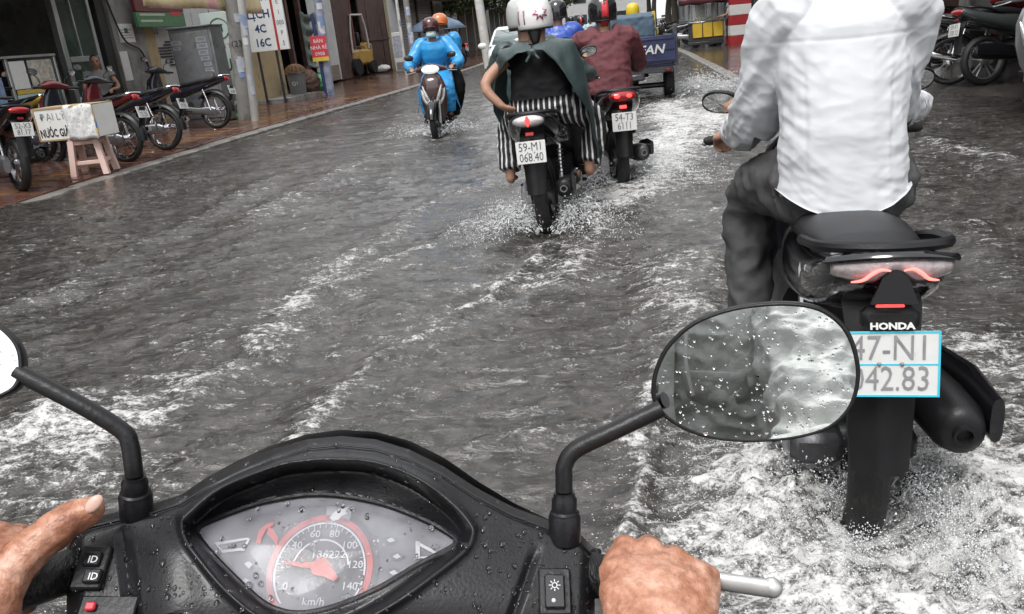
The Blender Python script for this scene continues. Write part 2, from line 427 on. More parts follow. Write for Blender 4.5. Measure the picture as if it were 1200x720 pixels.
h = h+.0080*rough*(ridged(NW(8, 20, 12.4, .06, -.12))-.3)*fade(.05)
h = h+.0034*perlin(NW(20, 44, 15.4, .03, .1))*fade(.025)
calm = np.where(X > 0, 1-.55*sstep(3.0, 4.6, X), 1-.45*sstep(5.0, 6.2, -X))
h = h*calm+.020*np.clip(wake, -1, 1.3)*(.7+.6*w3)
lump = ridged(NW(9, 10, 22.2, .08)); lump2 = perlin(NW(22, 24, 25.1, .05)); lump3 = perlin(NW(48, 52, 28.1, .03))
h = h+churn*(.022*(lump-.2)*fade(.1)+.014*lump2*fade(.05)+.006*lump3*fade(.025)+.012)
for u, v, r, hh in ((930, 575, .12, .07), (880, 610, .13, .05), (1110, 590, .11, .08), (1150, 640, .14, .05), (1000, 690, .16, .04), (600, 262, .16, .08), (680, 262, .16, .08), (700, 205, .18, .07), (752, 205, .2, .08), (810, 112, .5, .12)):
    c = gz(u, v, WZ); gsn = np.exp(-(((X-c[0])/r)**2+((Y-c[1])/(r*1.5))**2)); h = h+hh*gsn*(.45+.55*lump+.35*lump2)*fade(.12)
# hollow trough where a wheel ploughs
for u, v, r, dp in ((640, 268, .13, .05), (722, 205, .13, .05), (1030, 610, .15, .05), (515, 158, .15, .04)):
    c = gz(u, v, WZ); h = h-dp*np.exp(-(((X-c[0])/r)**2+((Y-c[1])/(r*2.2))**2))
speck = .5+.5*perlin(NW(30, 36, 31.0, .04)); speck2 = .5+.5*perlin(NW(75, 80, 33.0, .02))
cres = (ridged(NW(3.2, 9.0, 9.1, .10, rx=.18))-.35)*.5+(ridged(NW(8, 20, 12.4, .06, -.12))-.3)*.5
foamv = np.clip(np.minimum(foam, .95)*.60+.24*np.clip(cres, -.5, 1)*calm+.10*(speck-.5)+.20*w1*calm+.10*w5+.045, -.3, 1.2)
me = bpy.data.meshes.new('flood_water')
me.vertices.add(NR*NC); me.vertices.foreach_set('co', np.stack([X, Y, WZ+h], 1).astype(np.float32).ravel())
ii, kk = np.meshgrid(np.arange(NR-1), np.arange(NC-1), indexing='ij'); a0 = (ii*NC+kk).ravel()
quads = np.stack([a0, a0+1, a0+NC+1, a0+NC], 1).astype(np.int32)
me.loops.add(quads.size); me.loops.foreach_set('vertex_index', quads.ravel())
me.polygons.add(len(quads)); me.polygons.foreach_set('loop_start', (np.arange(len(quads))*4).astype(np.int32))
me.polygons.foreach_set('use_smooth', np.ones(len(quads), dtype=bool)); me.update(calc_edges=True)
fattr(me, 'foam', foamv)

def water_mat():
    m = bpy.data.materials.new('muddy_flood_water'); m.use_nodes = True; t = m.node_tree; N = t.nodes; L = t.links; b = N['Principled BSDF']
    tc = N.new('ShaderNodeTexCoord'); at = N.new('ShaderNodeAttribute'); at.attribute_name = 'foam'
    def noise(s, d=4, r=.6, st=(1, 1.25, 1)):
        mp = N.new('ShaderNodeMapping'); mp.inputs['Scale'].default_value = st; L.new(tc.outputs['Object'], mp.inputs[0])
        n = N.new('ShaderNodeTexNoise'); n.inputs['Scale'].default_value = s; n.inputs['Detail'].default_value = d; n.inputs['Roughness'].default_value = r
        n.inputs['Distortion'].default_value = .6; L.new(mp.outputs[0], n.inputs['Vector']); return n.outputs['Fac']
    def vor(s, feat='F1'):
        n = N.new('ShaderNodeTexVoronoi'); n.inputs['Scale'].default_value = s; n.feature = feat; L.new(tc.outputs['Object'], n.inputs['Vector']); return n.outputs['Distance']
    def math_(op, a, b_=None, c=None):
        n = N.new('ShaderNodeMath'); n.operation = op
        for i, q in enumerate((a, b_, c)):
            if q is None: continue
            if isinstance(q, (int, float)): n.inputs[i].default_value = q
            else: L.new(q, n.inputs[i])
        return n.outputs[0]
    def rng(x, a, b_, c=0, d=1):
        n = N.new('ShaderNodeMapRange'); n.interpolation_type = 'SMOOTHSTEP'
        for i, q in enumerate((a, b_, c, d)): n.inputs[i+1].default_value = q
        L.new(x, n.inputs[0]); return n.outputs[0]
    fine = noise(34, 6, .72, (.7, 1.3, 1)); tiny = noise(130, 4, .7); mid = noise(9, 5, .65, (.7, 1.3, 1))
    v = vor(30); v2 = vor(85)
    f = math_('ADD', at.outputs['Fac'], math_('MULTIPLY', math_('SUBTRACT', fine, .5), 1.25))
    f = math_('ADD', f, math_('MULTIPLY', math_('SUBTRACT', mid, .5), 1.0))
    f = math_('ADD', f, math_('MULTIPLY', math_('SUBTRACT', tiny, .5), .95))
    f = math_('ADD', f, math_('MULTIPLY', math_('SUBTRACT', v, .38), .30))
    f = math_('ADD', f, math_('MULTIPLY', math_('SUBTRACT', v2, .38), .25))
    mask = rng(f, .32, .80)
    mud = N.new('ShaderNodeMix'); mud.data_type = 'RGBA'; mud.inputs[6].default_value = (.010, .009, .0075, 1); mud.inputs[7].default_value = (.062, .056, .049, 1)
    L.new(rng(noise(11, 7, .75), .36, .66), mud.inputs[0])
    mx = N.new('ShaderNodeMix'); mx.data_type = 'RGBA'; mx.inputs[7].default_value = (.57, .565, .55, 1)
    L.new(mask, mx.inputs[0]); L.new(mud.outputs[2], mx.inputs[6]); L.new(mx.outputs[2], b.inputs['Base Color'])
    L.new(rng(mask, 0, 1, .05, .42), b.inputs['Roughness']); b.inputs['IOR'].default_value = 1.60
    b1 = N.new('ShaderNodeBump'); b1.inputs['Strength'].default_value = .8; b1.inputs['Distance'].default_value = .016
    L.new(noise(20, 4, .55, (.5, 1.35, 1)), b1.inputs['Height'])
    b2 = N.new('ShaderNodeBump'); b2.inputs['Strength'].default_value = .65; b2.inputs['Distance'].default_value = .005
    L.new(math_('ADD', fine, math_('MULTIPLY', mask, .8)), b2.inputs['Height']); L.new(b1.outputs[0], b2.inputs['Normal'])
    L.new(b2.outputs[0], b.inputs['Normal'])
    return m
WATER = water_mat()
tag(mobj('flood_water', me, WATER, ang=180), kind='structure')
# ================================================================== motorbikes (local: rear contact at origin, +Y forward)
def wheel(parent, c, r=.285, w=.09, kind='alloy', rimm=None, disc=True):
    c = V(*c); rimm = rimm or DSTEEL
    tr = w*.5
    m = MB(); pr = []
    for k in range(14):
        a = 2*PI*k/14; pr.append((r-tr*.9+math.cos(a)*tr*.9, math.sin(a)*tr))
    rim = MB(); rr = r-tr*1.55
    rim.lathe([(rr-.012, -.028), (rr+.008, -.032), (rr+.008, -.024), (rr-.004, -.018), (rr-.004, .018), (rr+.008, .024), (rr+.008, .032), (rr-.012, .028)], c, (1, 0, 0), 28, close=True)
    rim.lathe([(.03, -.05), (.052, -.045), (.056, 0), (.052, .045), (.03, .05)], c, (1, 0, 0), 16)
    if kind == 'alloy':
        for k in range(5):
            a = 2*PI*k/5+.3; d = V(0, math.cos(a), math.sin(a)); t_ = V(0, -math.sin(a), math.cos(a))
            for s_ in (-1, 1): rim.tube([c+d*.04+t_*.012*s_, c+d*(rr)+t_*.034*s_], (.012, .010), 6, up=(1, 0, 0))
    wo_ = rim.build('wheel', rimm, parent)
    m.lathe(pr, c, (1, 0, 0), 36, close=True)
    m.build('tyre', RUB, wo_)
    if kind == 'spoke':
        sp = MB()
        for k in range(20):
            a = 2*PI*k/20; b_ = a+(.25 if k % 2 else -.25); sx = .03 if k % 4 < 2 else -.03
            sp.tube([c+V(sx, math.cos(b_)*.05, math.sin(b_)*.05), c+V(0, math.cos(a)*rr, math.sin(a)*rr)], .0022, 4)
        sp.build('spokes', STEEL, wo_)
    if disc:
        dm = MB(); dm.lathe([(.06, .052), (.10, .052), (.10, .056), (.06, .056)], c, (1, 0, 0), 24, close=True); dm.build('brake_disc', STEEL, wo_)
    return wo_
def arc_fender(m, c, r, a0, a1, w, n=14, lip=.03):
    rings = []
    for i in range(n+1):
        a = rad(a0+(a1-a0)*i/n); d = V(0, math.cos(a), math.sin(a)); ring = []
        tw = w*(1-.25*(i/n)**3)
        for k in range(9):
            t = -1+2*k/8; ring.append(V(c[0]+t*tw, 0, 0)+V(0, c[1], c[2])+d*(r+.018*(1-t*t)-lip*(t**6)))
        for k in range(8, -1, -1):
            t = -1+2*k/8; ring.append(V(c[0]+t*tw*.94, 0, 0)+V(0, c[1], c[2])+d*(r-.006+.018*(1-t*t)-lip*(t**6)))
        rings.append(ring)
    return m.loft(rings)
def plate(parent, c, tilt, l1, l2, w=.19, h=.14, border=None, yaw=0., lean=0.):
    M = Matrix.Translation(c) @ Matrix.Rotation(yaw, 4, 'Z') @ Matrix.Rotation(rad(tilt), 4, 'X') @ Matrix.Rotation(rad(lean), 4, 'Y') @ Matrix.Rotation(PI/2, 4, 'X')
    # local x right (as read from behind), y up, z towards the reader
    p = MB().box((0, 0, 0), (w, h, .004), bev=.002).build('number_plate', WHITEP, parent, M=M)
    if border:
        bm_ = MB()
        for cx, cy, sx, sy in ((0, h/2-.002, w, .004), (0, -h/2+.002, w, .004), (-w/2+.002, 0, .004, h-.008), (w/2-.002, 0, .004, h-.008), (0, .0, w-.008, .0025)): bm_.box((cx, cy, .0027), (sx, sy, .0016))
        bm_.build('plate_border', border, p, M=M)
    if l1: text(l1, h*.54, M @ Matrix.Translation((0, h*.235, .0036)), INKF if border else INK, p, sx=.80, bold=-.0004)
    if l2: text(l2, h*.54, M @ Matrix.Translation((0, -h*.235, .0036)), INKF if border else INK, p, sx=.76, bold=-.0004)
    for s_ in (-1, 1): MB().sphere(M @ V(s_*.022, .0, .003), .005, 6, 4).build('bolt', STEEL, p)
    return p
def bar_end(parent, side, grip, col=BLK, mirror=True, mcol=None, mpos=None, mtilt=0.):
    s_ = side; gx, gy, gz_ = grip
    g = MB().rtube([(s_*(gx-.13), gy+.02, gz_+.004), (s_*gx, gy, gz_)], .017, 10); g.build('grip', RUB, parent)
    lv = MB().tube(spline([(s_*(gx-.14), gy+.05, gz_), (s_*(gx-.07), gy+.075, gz_-.012), (s_*(gx+.01), gy+.07, gz_-.02)], 4), [.008]*4+[.006]*5, 6)
    lv.sphere((s_*(gx+.012), gy+.07, gz_-.02), .009, 8, 6); lv.build('lever', ALU, parent)
    if mirror:
        mp_ = mpos or (.30, gy+.02, gz_+.19)
        st = MB().tube(spline([(s_*(gx-.15), gy+.04, gz_+.03), (s_*(gx-.15), gy+.05, gz_+.10), (s_*(mp_[0]-.03), mp_[1]+.02, mp_[2]-.03), (s_*mp_[0], mp_[1]+.015, mp_[2])], 5), .006, 7)
        so = st.build('mirror', BLK, parent)
        M = Matrix.Translation((s_*mp_[0], mp_[1], mp_[2])) @ Matrix.Rotation(s_*rad(12), 4, 'Z') @ Matrix.Rotation(rad(mtilt), 4, 'X') @ Matrix.Rotation(s_*rad(-8), 4, 'Y')
        hd = MB(); hd.loft([[M @ V(x*k, y_, z*k) for x, z in [(math.copysign(abs(math.cos(a))**.75, math.cos(a))*.066, math.copysign(abs(math.sin(a))**.85, math.sin(a))*.042) for a in [2*PI*i/20 for i in range(20)]]] for k, y_ in ((.97, -.008), (1.0, 0), (.9, .018), (.5, .03))])
        hd.build('mirror_shell', mcol or BLK, so)
        gl = MB(); gl.loft([[M @ V(x*k, -.0095-.003*(1-k), z*k) for x, z in [(math.cos(a)*.06, math.sin(a)*.037) for a in [2*PI*i/20 for i in range(20)]]] for k in (1, .5, .05)], cap=True); gl.build('mirror_glass', MIRR, so)

def scooter(name, label, loc, rz, paint, o):
    E_ = empty(name, label, 'motorbike', loc, rz, o.get('group'), rot=(0, o.get('lean', 0.), rz))
    acc = o.get('acc', BLK); under = o.get('under', False)
    R_ = .285; wb = 1.26
    wheel(E_, (0, 0, R_), R_, .095 if not under else .075, o.get('wk', 'alloy'), o.get('rim'), disc=False)
    wheel(E_, (0, wb, R_), R_, .085 if not under else .068, o.get('wk', 'alloy'), o.get('rim'))
    # tail and side panels
    tl = MB()
    if not under:
        sections(tl, [(.82, .52, .10, .16), (.66, .60, .145, .16), (.40, .655, .165, .125), (.12, .70, .172, .10), (-.08, .752, .172, .088), (-.22, .80, .158, .075), (-.31, .84, .128, .056), (-.345, .85, .108, .044)], 24)
    else:
        sections(tl, [(.78, .56, .07, .10), (.55, .63, .10, .09), (.30, .68, .115, .075), (.05, .72, .11, .06), (-.15, .77, .09, .05), (-.27, .80, .07, .04)], 20)
    body = tl.build('side_panel', paint, E_, ang=50, sub=1 if o.get('hero') else 0)
    # seat
    st = MB()
    if not under: sections(st, [(.86, .705, .07, .03), (.78, .735, .105, .05), (.58, .755, .125, .05), (.36, .775, .14, .05), (.25, .80, .142, .052), (.05, .822, .145, .046), (-.12, .838, .125, .036), (-.2, .842, .09, .02)], 24)
    else: sections(st, [(.72, .68, .06, .03), (.6, .725, .10, .04), (.35, .745, .125, .045), (.1, .775, .125, .045), (-.12, .80, .11, .04), (-.22, .81, .07, .02)], 20)
    st.build('seat', SEATM, E_, ang=60)
    # floor, leg shield, nose
    fl = MB(); sections(fl, [(.62, .40, .12, .13), (.8, .40, .135, .12), (.98, .42, .12, .14)], 18)
    if under: fl = MB(); sections(fl, [(.45, .36, .09, .10), (.62, .38, .11, .12), (.75, .40, .09, .10)], 14); fl.tube([(0, .7, .6), (0, 1.0, .72)], .035, 8)
    fl.build('engine' if under else 'floorboard', DSTEEL if under else BLK, E_)
    ls = MB(); wsh = .19 if not under else .16
    sections(ls, [(.30, 1.0, .11, .035, 3), (.42, 1.02, wsh*.85, .05, 3), (.60, 1.045, wsh, .055, 3), (.78, 1.06, wsh*.95, .06, 3), (.90, 1.05, wsh*.7, .06, 2.6), (.97, 1.03, .07, .05, 2.4)], 22, 'z')
    ls.build('leg_shield', paint if not under else o.get('shield', paint), E_, ang=50)
    ns = MB(); sections(ns, [(.46, 1.07, .06, .03), (.6, 1.115, .12, .045), (.74, 1.13, .14, .06), (.86, 1.11, .11, .06), (.93, 1.07, .07, .04)], 20, 'z')
    nose = ns.build('nose_panel', o.get('nose', paint), E_, ang=50)
    for s_ in (-1, 1):
        il = MB(); il.tube(spline([(s_*.035, 1.172, .55), (s_*.09, 1.178, .66), (s_*.135, 1.15, .80)], 4), [.006, .014, .019, .022, .024, .022, .018, .012, .004], 8)
        il.build('indicator', CLEAR, nose)
    # front fender and fork
    ff = MB(); arc_fender(ff, (0, wb, R_), R_+.035, 150, 15, .062); ff.build('front_fender', o.get('ffender', paint), E_, ang=50)
    for s_ in (-1, 1):
        MB().tube([(s_*.075, wb, R_), (s_*.075, wb-.13, .62)], [.024, .018], 8).build('fork_leg', ALU, E_)
    # handlebar cover, headlight
    hb = MB(); sections(hb, [(-.215, 1.0, .03, .028, 2.4, .995), (-.15, 1.005, .045, .038, 2.4, 1.0), (-.07, 1.02, .085, .055, 2.4, 1.03), (0, 1.025, .10, .06, 2.4, 1.04), (.07, 1.02, .085, .055, 2.4, 1.03), (.15, 1.005, .045, .038, 2.4, 1.0), (.215, 1.0, .03, .028, 2.4, .995)], 18, 'x')
    if o.get('own'): hb = MB().tube([(0, 1.0, .80), (0, 1.0, .97)], .03, 10)
    hcv = hb.build('handlebar_cover' if not o.get('own') else 'steering_stem', o.get('cover', paint), E_, ang=60)
    hl = MB(); hl.sphere((0, 1.105, 1.005) if not o.get('own') else (0, 1.13, .80), o.get('headr', (.098, .045, .045)), 16, 10); hl.build('headlight', o.get('headm', CLEAR), hcv)
    for s_ in (-1, 1) if not o.get('own') else (): bar_end(E_, s_, (.345, .95, o.get('gz', .985)), mirror=o.get('mirror', True) and o.get('mir_%d' % s_, True), mcol=o.get('mcol'), mpos=o.get('mpos_%d' % s_), mtilt=o.get('mtilt', 20))
    # tail end
    tv = MB()
    if not under:
        sections(tv, [(-.30, .838, .108, .040, 2.2), (-.338, .845, .106, .038, 2.2), (-.362, .846, .088, .028, 2.2), (-.372, .846, .05, .015, 2.2)], 22)
    else: tv.box((0, -.285, .785), (.11, .05, .075), (rad(-15), 0, 0), .018)
    tlo = tv.build('tail_light', o.get('lamp', REDL), E_, ang=60)
    if o.get('lit'):
        for s_ in (-1, 1): MB().sphere((s_*.045, -.366, .847), (.026, .012, .015), 10, 8).build('lit_bulb', REDON, tlo)
    rf = MB().box((0, -.345, .765), (.055, .012, .025), (rad(-10), 0, 0), .004); rf.build('reflector', REDON if o.get('lit') else REDL, E_)
    if o.get('rack', True):
        gr = MB()
        if not under: gr.tube(spline([(-.135, .12, .79), (-.165, -.08, .85), (-.14, -.27, .885), (0, -.325, .893), (.14, -.27, .885), (.165, -.08, .85), (.135, .12, .79)], 5), .0125, 8)
        else: gr.tube(spline([(-.10, .15, .74), (-.13, -.1, .80), (-.1, -.28, .835), (0, -.32, .84), (.1, -.28, .835), (.13, -.1, .80), (.10, .15, .74)], 4), .009, 8)
        gr.build('grab_rail', o.get('railm', BLK if not under else CHROME), E_)
    # mudguard with plate
    mg = MB(); pts = [(-.24, .80, .085), (-.31, .74, .08), (-.345, .66, .072), (-.355, .56, .068), (-.36, .46, .066), (-.375, .38, .06)]
    rings = []
    for y, z, w in pts:
        ring = [V(w*t, y+.035*(t*t), z) for t in (-1, -.6, -.2, .2, .6, 1)]+[V(w*t*.93, y+.008+.035*(t*t), z) for t in (1, .6, .2, -.2, -.6, -1)]
        rings.append(ring)
    if under:
        mg = MB(); arc_fender(mg, (0, 0, R_), R_+.05, 40, 185, .07)
        mg.box((0, -.33, .52), (.10, .01, .30), (rad(12), 0, 0), .004)
    else: mg.loft(rings)
    mg.build('rear_mudguard', BLK, E_, ang=50)
    pl = o.get('plate', ('59-H1', '204.17'))
    plate(E_, (0, -.375 if not under else -.36, .655 if not under else .60), o.get('ptilt', -8 if not under else -14), pl[0], pl[1], border=o.get('pborder'))
    # drive side
    cv = MB(); sections(cv, [(-.08, .285, .035, .075, 2.6, -.125), (.0, .29, .05, .10, 2.8, -.125), (.2, .31, .055, .09, 2.8, -.125), (.42, .33, .05, .105, 2.6, -.12), (.5, .33, .03, .07, 2.6, -.12)], 16)
    if under: cv = MB(); sections(cv, [(-.06, .285, .018, .045, 3, -.085), (.0, .285, .022, .075, 3, -.085), (.25, .30, .02, .05, 3, -.085), (.48, .33, .022, .06, 3, -.085)], 12)
    cv.build('drive_cover', ALU if (under or o.get('alucase', True)) else BLK, E_, ang=50)
    for s_ in (-1, 1) if (under or o.get('twin', False)) else (-1,):
        sx = s_*(.105 if under else .115)
        sh = MB().tube([(sx, .02, .30), (sx, .06, .46)], .016, 8).tube([(sx, .06, .46), (sx, .12, .64)], .011, 8)
        for k in range(7): sh.lathe([(.019, -.004), (.025, 0), (.019, .004)], (sx, .055+.06*k/7, .44+.17*k/7), (0, .06, .18), 10)
        sh.build('shock_absorber', CHROME if under else STEEL, E_)
    mf = MB(); mx = o.get('mx', .165); mz = o.get('mz', 0.)
    if not under: mf.tube(spline([(mx-.03, .62, .25), (mx-.02, .42, .25), (mx, .26, .31)], 4), .016, 8); sections(mf, [(.30, .315+mz, .03, .03, 2, mx), (.24, .325+mz, .055, .065, 2.2, mx), (-.05, .36+mz, .064, .074, 2.2, mx), (-.20, .38+mz, .060, .068, 2.2, mx), (-.245, .384+mz, .05, .056, 2, mx), (-.255, .385+mz, .03, .034, 2, mx)], 18)
    else: mf.tube(spline([(.09, .66, .25), (.12, .4, .22), (.13, .2, .27), (.14, -.05, .33), (.14, -.30, .40)], 4), [.016]*5+[.02, .034, .038, .038, .040, .040, .040, .040, .042, .042, .040, .03], 10)
    mfo = mf.build('muffler', o.get('muffm', BLK if not under else CHROME), E_, ang=60)
    if not under:
        MB().lathe([(.018, 0), (.024, 0), (.024, -.02), (.018, -.02)], (mx, -.25, .385+mz), (0, 1, .07), 14, close=True).build('tailpipe', STEEL if not o.get('hero') else BLK, mfo)
        hsd = MB(); sections(hsd, [(.2, .36+mz, .012, .06, 3, mx+.062), (-.05, .40+mz, .016, .066, 3, mx+.072), (-.25, .415+mz, .014, .055, 3, mx+.068)], 12); hsd.build('heat_shield', BLKG, mfo)
    for s_ in (-1, 1):
        MB().rtube([(s_*.12, .42 if not under else .38, .30), (s_*.235, .42 if not under else .38, .31)], .014, 8).build('footpeg', RUB, E_)
    return E_
# ================================================================== people
SKIN = pm('skin', (.36, .20, .135), .5, var=.14, vscale=25, bump=.15, bscale=150)
SKIN2 = pm('sunburnt_skin', (.40, .185, .115), .45, var=.3, vscale=22, bump=.3, bscale=260, dirt=(.55, .33, .25), dscale=30, dthr=.5)
HAIR = pm('black_hair', (.012, .011, .01), .4, var=.2, bump=.4, bscale=120)
EYE = pm('eye_dark', (.02, .015, .012), .15, var=0)
def hand(mb, Wp, fwd, up, side, curl=(35, 75, 50), s=1.0, thumb=.5, spread=.0, fat=1.0, tpts=None):
    # Wp wrist; fwd wrist->knuckles; up = back of hand; side = +1 when thumb lies on fwd x up
    f = Vector(fwd).normalized(); u = Vector(up); u = (u-f*u.dot(f)).normalized(); t = f.cross(u)*side
    W0 = Vector(Wp)
    P = lambda a, b, c: W0+(f*a+u*b+t*c)*s
    rings = []
    for a, w, hh, b in ((-.015, .025, .018, 0), (.015, .029, .019, .001), (.045, .038, .019, .002), (.072, .042, .0165, .002), (.092, .041, .0135, -.001), (.101, .036, .009, -.004)):
        rings.append([P(a, b+math.sin(q)*hh*fat, math.cos(q)*w*fat) for q in [2*PI*k/16 for k in range(16)]])
    mb.loft(rings)
    for i, (off, ln, r, back) in enumerate(((.029, 1.0, .0098, .0), (.010, 1.1, .0102, .004), (-.010, 1.02, .0098, .0), (-.028, .82, .0086, -.008))):
        p = P(.092+back, -.002, off); pts = [P(.06, 0, off*.95), p]; ang = 0
        for k, L_ in enumerate((.045, .028, .021)):
            ang += rad(curl[k]); d = f*math.cos(ang)-u*math.sin(ang)+t*(off*spread*10)
            p = p+d*(L_*ln*s); pts.append(p)
        q = spline(pts, 3)
        rr = [r*s*fat*(1.06 if j % 3 == 0 else .96)*(1-.012*j) for j in range(len(q))]
        mb.rtube(q, rr, 10)
        mb.sphere(P(.093+back, .006, off), (.0095*s*fat, .0095*s*fat, .008*s*fat), 8, 6)
    a = thumb
    pts = [P(.012, -.004, .022), P(.035, -.010, .042), P(.058, -.016-.012*a, .052-.006*a), P(.082, -.020-.024*a, .052-.02*a)]
    if tpts: pts = [P(.02, -.002, .02)]+[Vector(p) for p in tpts]
    q = spline(pts, 3); mb.rtube(q, [.0155*s*fat*(1-.030*j) for j in range(len(q))], 10)
def head(mb, c, fwd, up, s=1.0):
    f = Vector(fwd).normalized(); u = Vector(up); u = (u-f*u.dot(f)).normalized(); r = f.cross(u); c = Vector(c)
    M = frame((0, 0, 0), r, f).to_3x3().to_4x4()
    P = lambda a, b, d: c+(r*a+f*b+u*d)*s
    mb.sphere(P(0, -.012, .03), (.075*s, .092*s, .088*s), 18, 14, M)
    mb.sphere(P(0, .02, -.035), (.060*s, .066*s, .082*s), 16, 12, M)
    mb.sphere(P(0, .045, -.085), (.032*s, .03*s, .025*s), 12, 8, M)
    mb.tube([P(0, .088, .012), P(0, .102, -.018), P(0, .112, -.034)], [.008*s, .012*s, .016*s], 8)
    mb.sphere(P(0, .106, -.036), (.018*s, .012*s, .010*s), 8, 6, M)
    mb.sphere(P(0, .082, -.062), (.026*s, .010*s, .012*s), 10, 6, M)
    for s_ in (-1, 1):
        mb.sphere(P(s_*.078, -.01, -.015), (.010*s, .022*s, .034*s), 8, 8, M)
        mb.sphere(P(s_*.032, .07, .025), (.022*s, .016*s, .009*s), 8, 6, M)
    return P, M
def face_bits(P, M, parent, s=1.0):
    for s_ in (-1, 1):
        MB().sphere(P(s_*.031, .080, .006), (.014*s, .008*s, .0065*s), 8, 6, M).build('eye', EYE, parent)
        MB().tube([P(s_*.016, .091, .027), P(s_*.034, .089, .031), P(s_*.05, .077, .026)], .0036*s, 5).build('eyebrow', HAIR, parent)
    MB().sphere(P(0, .090, -.063), (.024*s, .006*s, .006*s), 10, 6, M).build('lips', pm('lips', (.28, .11, .09), .5), parent)
def helmet(parent, P, M, mat, s=1.0, stripe=None, visor=None, peak=None, trim=BLK):
    h = MB(); rings = []
    prof = [(.02, .152), (.07, .142), (.105, .115), (.125, .07), (.130, .02), (.128, -.03), (.122, -.055)]
    for r_, z in prof: rings.append([P(math.cos(a)*r_*.93, math.sin(a)*r_*1.06-.012, z+(.028 if math.sin(a) > .25 and z < 0 else 0)+.02) for a in [2*PI*k/28 for k in range(28)]])
    for r_, z in reversed([(q[0]-.012, q[1]-.008) for q in prof]): rings.append([P(math.cos(a)*r_*.93, math.sin(a)*r_*1.06-.012, z+(.028 if math.sin(a) > .25 and z < 0 else 0)+.02) for a in [2*PI*k/28 for k in range(28)]])
    h.loft(rings); ho = h.build('helmet', mat, parent, ang=70)
    rm = MB(); rm.tube([P(math.cos(a)*.120*.93, math.sin(a)*.122*1.06-.012, -.036+(.028 if math.sin(a) > .25 else 0)) for a in [2*PI*k/28 for k in range(28)]], .0065*s, 6, loop=True); rm.build('helmet_trim', trim, ho)
    if stripe:
        g = []
        for i in range(13):
            a = rad(-62+i*15); g.append([P(x, -.012-math.cos(a)*.1405*math.cos(0) if False else (-.012-math.sin(rad(90)-a)*.1395), .02+.018+math.sin(a)*.1375) for x in (-.028, -.01, .01, .028)])
        MB().grid(g).build('helmet_stripe', stripe, ho, solid=.006)
    if peak:
        g = []
        for i in range(5):
            g.append([P(-.085+.17*k/8, .098+.055*i/4*(1-.35*((k-4)/4)**2)-.03*((k-4)/4)**2, .055-.018*i/4-.018*((k-4)/4)**2) for k in range(9)])
        MB().grid(g).build('helmet_peak', peak, ho, solid=.006)
    if visor:
        g = []
        for i in range(7):
            a = rad(35-i*13); g.append([P(math.sin(b)*.13*.96, math.cos(b)*.145-.012, .03+math.sin(a)*.12) for b in [rad(-75+150*k/12) for k in range(13)]])
        MB().grid(g).build('helmet_visor', visor, ho, solid=.003)
    return ho
def limb(mb, pts, rr, n=12, up=None): mb.tube(spline(pts, 4), list(np.interp(np.linspace(0, 1, (len(pts)-1)*4+1), np.linspace(0, 1, len(rr)), rr)), n)
def torso(mb, J, g=0.0, wid=1.0, low=0.0, dep=1.0):
    h, c, n = V(*J['hip']), V(*J['chest']), V(*J['neck']); lat = (V(*J['shR'])-V(*J['shL'])).normalized()
    m1 = h.lerp(c, .5)+V(*J.get('bulge', (0, -.02, 0)))
    ax = (h-m1).normalized()
    sw = (V(*J['shR'])-V(*J['shL'])).length/2
    pts = ([h+ax*low] if low else [])+[h, m1, c, c.lerp(n, .55), n.lerp(c, .16), n]
    rr = ([(.178*wid+g, .135*dep+g)] if low else [])+[(.170*wid+g, .125*dep+g), (.155*wid+g, .115*dep+g), (sw*.92+g, .122*dep+g), (sw*.94+g, .105*dep+g), (sw*.62+g, .075*dep+g), (.07+g, .062+g)]
    mb.tube(pts, rr, 20, up=lat)
